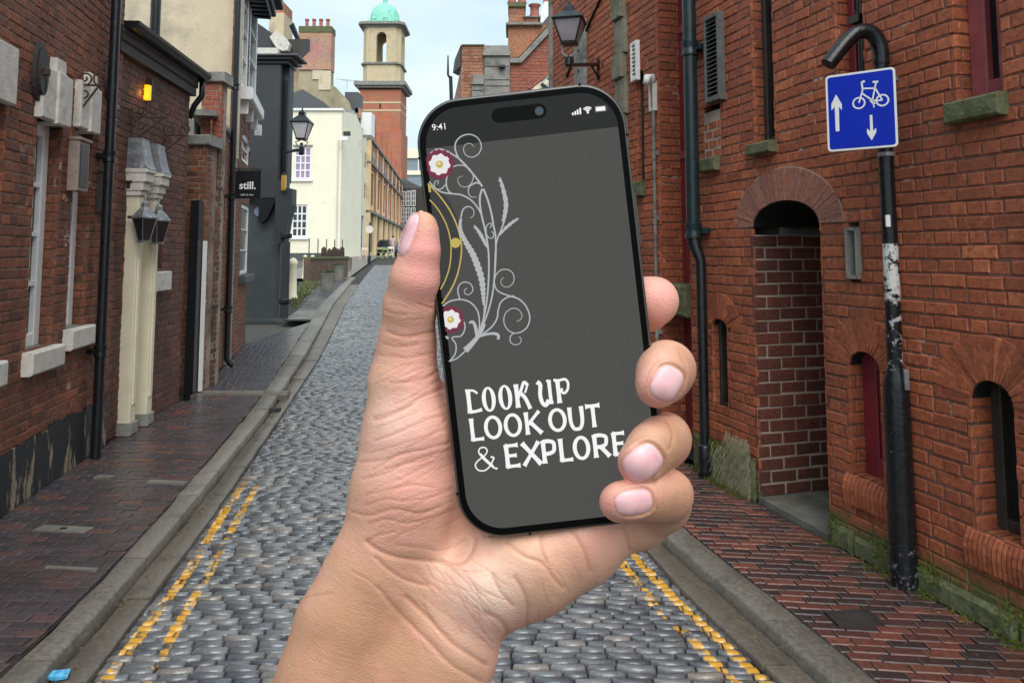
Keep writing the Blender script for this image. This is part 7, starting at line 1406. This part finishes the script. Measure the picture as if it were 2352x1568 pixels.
# keep clear of the phone body where the hand lies behind it
def phone_uv(V): dx, dy = V[:, 0]-PC[0], V[:, 1]-PC[1]; return dx*EX[0]+dy*EX[1], dx*EY[0]+dy*EY[1]
u_, v_ = phone_uv(V)
ins = (np.abs(u_) < PW/2-4) & (np.abs(v_) < PH/2-4) & (V[:, 2] > -55) & (V[:, 2] < -1)
beh = ins & (V[:, 2] < -1) & ~((V[:, 0] > 1380) & (V[:, 1] > 760) & (V[:, 2] > -25)); V[beh, 2] = -55
def normals(V, Q):
    n = np.cross(V[Q[:, 2]]-V[Q[:, 0]], V[Q[:, 3]]-V[Q[:, 1]]); N_ = np.stack([np.bincount(Q.ravel(), np.repeat(n[:, k], 4), minlength=len(V)) for k in range(3)], -1); return N_/(np.linalg.norm(N_, axis=1, keepdims=True)+1e-9)
def height(x, y, fold=fld):
    """front of the hand above (x, y)"""
    i = np.clip(((np.asarray(x)-gx[0])/VX), 0, len(gx)-1.01); j = np.clip(((np.asarray(y)-gy[0])/VX), 0, len(gy)-1.01); i0, j0 = i.astype(int), j.astype(int); fi, fj = i-i0, j-j0; out = 0
    for a, b, w_ in ((0, 0, (1-fi)*(1-fj)), (1, 0, fi*(1-fj)), (0, 1, (1-fi)*fj), (1, 1, fi*fj)):
        col = fld[i0+a, j0+b]; s = col < 0; r = s[:, ::-1].argmax(1); k = len(gz)-1-r; has = s.any(1); k1 = np.minimum(k+1, len(gz)-1); fa = col[np.arange(len(k)), k]; fb = col[np.arange(len(k)), k1]; t = fa/(fa-fb+1e-9); out = out+w_*np.where(has, gz[0]+(k+t)*VX, -140)
    return out
CR = []      # creases: (points, width, depth)
def c8(x, y): return ((650+x/2.044)*.9408, (900+y/2.044)*.9408)
for pts, w_, dp in ([((505, 865), (560, 905), (640, 935), (720, 950), (820, 958), (900, 966), (960, 970), (1000, 945), (1030, 900), (1045, 850)), 9, 9], [((545, 940), (610, 1000), (680, 1045), (760, 1072), (800, 1080)), 7, 6], [((700, 1140), (780, 1210), (850, 1290), (930, 1370), (1010, 1420), (1095, 1475)), 10, 9], [((560, 1090), (640, 1190), (740, 1290), (830, 1380), (920, 1470), (1000, 1520), (1070, 1560)), 9, 7], [((540, 360), (640, 325), (740, 280), (820, 250), (890, 235)), 5, 4],
    [((540, 255), (620, 230), (700, 190), (760, 150), (850, 110), (900, 90)), 7, 5.5], [((620, 70), (720, 65), (810, 40), (850, 10)), 5, 4], [((470, 465), (580, 455), (700, 420), (800, 400), (910, 370)), 5, 4], [((480, 550), (600, 520), (700, 470), (820, 430), (915, 405)), 5, 4], [((430, 715), (520, 730), (640, 700), (760, 720), (860, 690)), 6, 5], [((500, 630), (620, 600), (740, 580), (840, 590)), 5, 3.5],
    [((500, 680), (600, 650), (700, 660), (820, 640), (930, 600)), 4.5, 3.5], [((510, 770), (600, 750), (700, 770), (830, 740), (940, 700)), 5, 3.5], [((500, 860), (560, 830), (640, 815)), 5, 4], [((1130, 1030), (1170, 1110), (1230, 1180)), 8, 6], [((1240, 1040), (1290, 1120), (1305, 1200), (1300, 1280)), 9, 7], [((1200, 860), (1280, 930), (1380, 970), (1440, 1050), (1480, 1090)), 8, 6], [((1370, 830), (1380, 900), (1400, 960)), 7, 5], [((1100, 1220), (1170, 1260), (1200, 1310), (1185, 1360)), 12, 9],
    [((650, 880), (760, 890), (860, 905), (940, 880), (990, 850)), 5, 3], [((520, 420), (640, 385), (780, 340), (900, 300)), 4, 2.5], [((600, 500), (720, 470), (840, 440)), 4, 2.5], [((160, 1150), (240, 1130), (330, 1120)), 5, 3], [((430, 1010), (520, 1060), (560, 1100)), 4, 3]): CR.append((crs([c8(*q) for q in pts], 6), w_, dp))
for pts, w_, dp in ([((890, 762), (925, 772), (965, 768), (1000, 762)), 6, 5], [((885, 712), (905, 720), (930, 722)), 5, 3.5], [((880, 790), (915, 796), (960, 790)), 5, 3], [((870, 815), (930, 822), (990, 812)), 5, 3], [((1480, 945), (1530, 950), (1570, 935)), 7, 6], [((1310, 1215), (1340, 1260), (1355, 1310)), 9, 7], [((1432, 1210), (1442, 1240), (1446, 1262)), 9, 8], [((1497, 1098), (1512, 1128), (1508, 1168)), 6, 5], [((1508, 1102), (1524, 1132), (1519, 1160)), 4, 3.5], [((1527, 962), (1545, 995), (1538, 1030)), 6, 5], [((1560, 808), (1575, 850), (1565, 900)), 5, 4]): CR.append((crs(pts, 6), w_, dp))
fr_ = random.Random(11)
for k in range(110):                                                  # the fine lines of the thumb mount, palm and wrist
    reg = fr_.random()
    if reg < .55: x, y, an, l = fr_.uniform(840, 1020), fr_.uniform(860, 1250), -.42+fr_.gauss(0, .10), fr_.uniform(50, 130)
    elif reg < .75: x, y, an, l = fr_.uniform(900, 1090), fr_.uniform(1280, 1430), .75+fr_.gauss(0, .15), fr_.uniform(50, 120)
    elif reg < .80: x, y, an, l = fr_.uniform(1080, 1400), fr_.uniform(1260, 1400), 1.1+fr_.gauss(0, .35), fr_.uniform(30, 80)
    else: x, y, an, l = fr_.uniform(885, 990), fr_.uniform(690, 840), fr_.gauss(0, .15), fr_.uniform(30, 60)
    bend = fr_.gauss(0, .25); pts = []
    for i in range(6): pts.append((x, y)); x += math.cos(an)*l/5; y += math.sin(an)*l/5; an += bend/5+fr_.gauss(0, .07)
    CR.append((crs(pts, 3), 3.6, fr_.uniform(1.0, 2.0)))
N1 = normals(V, Q); front = np.clip((N1[:, 2] if N1[:, 2].mean()*0+1 > 0 else N1[:, 2]), -1, 1)
if (N1[np.argmax(V[:, 2]), 2]) < 0: Q = Q[:, ::-1]; N1 = -N1; front = -front
disp = np.zeros(len(V)); red = np.zeros(len(V))
def seg_dist(P_, pts):
    best = np.full(len(P_), 1e9)
    for a, b in zip(pts, pts[1:]):
        a = np.array(a); b = np.array(b); d = b-a; t = np.clip(((P_-a)@d)/(d@d+1e-9), 0, 1); best = np.minimum(best, np.linalg.norm(P_-a-t[:, None]*d, axis=1))
    return best
XY = V[:, :2]
for pts, w_, dp in CR:
    bb = np.array(pts); m = (front > .12) & (XY[:, 0] > bb[:, 0].min()-40) & (XY[:, 0] < bb[:, 0].max()+40) & (XY[:, 1] > bb[:, 1].min()-40) & (XY[:, 1] < bb[:, 1].max()+40) & (V[:, 2] > -190)
    if not m.any(): continue
    d = seg_dist(XY[m], pts); g_ = np.exp(-(d/(w_*.62))**2); disp[m] -= dp*(.34 if w_ > 4 else .30)*g_; disp[m] += dp*.05*np.exp(-((d-w_*1.9)/(w_*1.1))**2); red[m] += np.exp(-(d/(w_*.45))**2)*.75
NAILS = [((1463-7, 1153), 43, 30, -10), ((1482-6, 1063), 47, 38, -38), ((1532, 880), 41, 34, -62), ((938, 538), 52, 15, -70)]
#            centre            half length, half width, angle of the length axis (deg, screen)
for (cx_, cy_), hl, hw_, an in NAILS:
    an = math.radians(an); ex_, ey_ = (math.cos(an), math.sin(an)), (-math.sin(an), math.cos(an)); dx, dy = XY[:, 0]-cx_, XY[:, 1]-cy_; m = (np.hypot(dx, dy) < hl*2) & (front > 0) & (V[:, 2] > -40)
    p = (dx*ex_[0]+dy*ex_[1])/hl; q = (dx*ey_[0]+dy*ey_[1])/hw_; rr_ = (np.abs(p)**2.6+np.abs(q)**2.6)**(1/2.6)
    disp[m] += (-1.0*np.clip(1.05-rr_, 0, .3)/.3-1.6*np.exp(-((rr_-1.05)/.05)**2)+3.2*np.exp(-((rr_-1.22)/.13)**2)*np.clip(p*1.2+.9, 0, 1))[m]; red[m] += (.6*np.exp(-((rr_-1.05)/.07)**2))[m]
V = V+N1*disp[:, None]
rs = np.random.default_rng(3)
W = Hn(V[:, 0], V[:, 1], V[:, 2])
me = bpy.data.meshes.new('body'); hand_o = Hp(860, 1600, -100); W0 = W-np.array(hand_o)
me.vertices.add(len(V)); me.vertices.foreach_set('co', W0.astype(np.float32).ravel()); me.loops.add(len(Q)*4); me.loops.foreach_set('vertex_index', Q.astype(np.int32).ravel()); me.polygons.add(len(Q)); me.polygons.foreach_set('loop_start', np.arange(0, len(Q)*4, 4, dtype=np.int32)); me.update(calc_edges=True); me.polygons.foreach_set('use_smooth', [True]*len(Q)); me.validate()
# skin tone: rosy on thumb pad, fingertips and palm mounts, tan on the forearm and finger backs
def blob(x, y, r, z=None): d = np.hypot(V[:, 0]-x, V[:, 1]-y)/r; return np.exp(-d**2)
pink = 1.0*blob(985, 640, 75)+.85*blob(970, 560, 50)+.65*blob(985, 820, 90)+.65*blob(1010, 1010, 120)+.50*blob(960, 1140, 120)+.3*blob(890, 1230, 70)+.9*blob(1510, 690, 80)+.9*blob(1495, 905, 55)+.9*blob(1435, 1080, 45)+.8*blob(1400, 1160, 40)+.5*blob(1180, 1480, 70)+.45*blob(1370, 1250, 80)
tan_ = 1.1*blob(740, 1580, 290)+.5*blob(900, 1450, 130)+1.0*blob(1580, 860, 75)+1.0*blob(1560, 1010, 80)+1.0*blob(1550, 1150, 95)+.6*blob(875, 800, 45)+.6*blob(840, 960, 45)+.5*blob(900, 660, 30)
pale = .9*blob(930, 1000, 90)+.9*blob(1120, 1390, 85)+.4*blob(1060, 1330, 100)+.3*blob(900, 900, 60)
for nm_, arr in (('pink', pink), ('tan', tan_), ('pale', pale), ('crease', red)): a_ = me.attributes.new(nm_, 'FLOAT', 'POINT'); a_.data.foreach_set('value', np.clip(arr, 0, 1).astype(np.float32))
hand = thing('person', hand_o, 'bare left hand and forearm holding up the smartphone in the foreground', 'person')
def skin_mat():
    m = bpy.data.materials.new('skin'); m.use_nodes = True; t = m.node_tree; L = t.links.new; b = t.nodes['Principled BSDF']; g = N(t, 'ShaderNodeNewGeometry')
    def at_(n): return N(t, 'ShaderNodeAttribute', attribute_name=n).outputs['Fac']
    def noise(s, d=4, rg=.6, v=None): n = N(t, 'ShaderNodeTexNoise'); n.inputs['Scale'].default_value = s; n.inputs['Detail'].default_value = d; n.inputs['Roughness'].default_value = rg; L(v or g.outputs['Position'], n.inputs['Vector']); return n.outputs['Fac']
    def mixc(f, A, c, s=1.0):
        q = N(t, 'ShaderNodeMix', data_type='RGBA'); k = N(t, 'ShaderNodeMath', operation='MULTIPLY'); L(f, k.inputs[0]); k.inputs[1].default_value = s; L(k.outputs[0], q.inputs['Factor']); L(A, q.inputs['A']); q.inputs['B'].default_value = (*c, 1); return q.outputs['Result']
    r = N(t, 'ShaderNodeValToRGB'); r.color_ramp.elements[0].position = .35; r.color_ramp.elements[1].position = .65; r.color_ramp.elements[0].color = (.66, .355, .225, 1); r.color_ramp.elements[1].color = (.765, .455, .315, 1); L(noise(95, 4), r.inputs['Fac']); o = r.outputs['Color']
    o = mixc(at_('tan'), o, (.54, .28, .165)); o = mixc(at_('pale'), o, (.90, .66, .54), .85); o = mixc(at_('pink'), o, (.86, .35, .32), .85); o = mixc(at_('crease'), o, (.45, .16, .09), .55)
    mo_ = N(t, 'ShaderNodeMapRange'); L(noise(60, 3, .6), mo_.inputs['Value']); mo_.inputs['From Min'].default_value = .48; mo_.inputs['From Max'].default_value = .68; o = mixc(mo_.outputs['Result'], o, (.84, .38, .31), .40)
    n = noise(420, 3, .7); rr = N(t, 'ShaderNodeMapRange'); L(n, rr.inputs['Value']); rr.inputs['From Min'].default_value = .6; rr.inputs['From Max'].default_value = .8; o = mixc(rr.outputs['Result'], o, (.5, .22, .15), .25)
    fr2 = N(t, 'ShaderNodeMapRange'); L(noise(45, 6, .7), fr2.inputs['Value']); fr2.inputs['From Min'].default_value = .42; fr2.inputs['From Max'].default_value = .62; o = mixc(fr2.outputs['Result'], o, (.62, .34, .22), .35)
    L(o, b.inputs['Base Color']); rg = N(t, 'ShaderNodeMapRange'); L(noise(300, 4, .7), rg.inputs['Value']); rg.inputs['From Min'].default_value = .35; rg.inputs['From Max'].default_value = .65; rg.inputs['To Min'].default_value = .38; rg.inputs['To Max'].default_value = .62; L(rg.outputs['Result'], b.inputs['Roughness']); b.inputs['Specular IOR Level'].default_value = .5
    b.inputs['Subsurface Weight'].default_value = .16; b.inputs['Subsurface Radius'].default_value = (1.0, .35, .2); b.inputs['Subsurface Scale'].default_value = .003
    # fine relief: skin grain, and stretch lines running across the thumb mount
    sx = N(t, 'ShaderNodeMapping'); sx.inputs['Rotation'].default_value = (0, math.radians(-20), 0); L(g.outputs['Position'], sx.inputs['Vector']); s2 = N(t, 'ShaderNodeMapping'); s2.inputs['Scale'].default_value = (.16, .5, 1.0); L(sx.outputs['Vector'], s2.inputs['Vector'])
    b1 = N(t, 'ShaderNodeBump'); b1.inputs['Strength'].default_value = .28; b1.inputs['Distance'].default_value = .0006; L(noise(620, 4, .6, s2.outputs['Vector']), b1.inputs['Height'])
    v_ = N(t, 'ShaderNodeTexVoronoi'); v_.inputs['Scale'].default_value = 1500; L(g.outputs['Position'], v_.inputs['Vector']); b2 = N(t, 'ShaderNodeBump'); b2.inputs['Strength'].default_value = .5; b2.inputs['Distance'].default_value = .00022; L(v_.outputs['Distance'], b2.inputs['Height']); L(b1.outputs['Normal'], b2.inputs['Normal'])
    L(b2.outputs['Normal'], b.inputs['Normal']); return m
me.materials.append(skin_mat()); ho = bpy.data.objects.new('body', me); C.objects.link(ho); ho.location = hand_o; ho.parent = hand; ho.matrix_parent_inverse = Matrix.Translation(-wloc(hand))
mn = mat('fingernail', (.88, .47, .50), .38, var=.10, vs_=160, bump=.04, bs=400, coat=.08, spec=.35, col2=(.92, .58, .59)); mn.node_tree.nodes['Principled BSDF'].inputs['Subsurface Weight'].default_value = .25; mn.node_tree.nodes['Principled BSDF'].inputs['Subsurface Scale'].default_value = .002
def nail(c, hl, hw_, an, lift=3.0):
    an = math.radians(an); n = 26; e1, e2 = (math.cos(an), math.sin(an)), (-math.sin(an), math.cos(an)); PX = []; 
    g1 = np.linspace(-1, 1, n); A_, B_ = np.meshgrid(g1, g1, indexing='ij'); a_, b_ = A_.ravel(), B_.ravel()
    # square grid squeezed on to a superellipse
    m = np.maximum(np.abs(a_), np.abs(b_)); l = (np.abs(a_)**2.8+np.abs(b_)**2.8)**(1/2.8)+1e-9; f = m/l; a2, b2 = a_*f, b_*f
    x = c[0]+(e1[0]*a2*hl+e2[0]*b2*hw_); y = c[1]+(e1[1]*a2*hl+e2[1]*b2*hw_); z = height(x, y); gxs = (height(x+3, y)-height(x-3, y))/6; gys = (height(x, y+3)-height(x, y-3))/6
    gxs, gys = np.clip(gxs, -2.5, 2.5), np.clip(gys, -2.5, 2.5); nn = np.stack([-gxs, -gys, np.ones_like(gxs)], -1); nn /= np.linalg.norm(nn, axis=1, keepdims=True)
    d = lift*(1-np.clip(m, 0, 1)**6)-1.2*m**8; p = np.stack([x, y, z], -1)+nn*d[:, None]; w_ = Hn(p[:, 0], p[:, 1], p[:, 2]); a = MB(); a.add([tuple(q) for q in w_], [(i*n+j, i*n+j+1, (i+1)*n+j+1, (i+1)*n+j) for i in range(n-1) for j in range(n-1)]); a.build('fingernail', mn, hand, smooth=True)
for (c_, hl, hw_, an) in NAILS: nail(c_, hl, hw_, an)
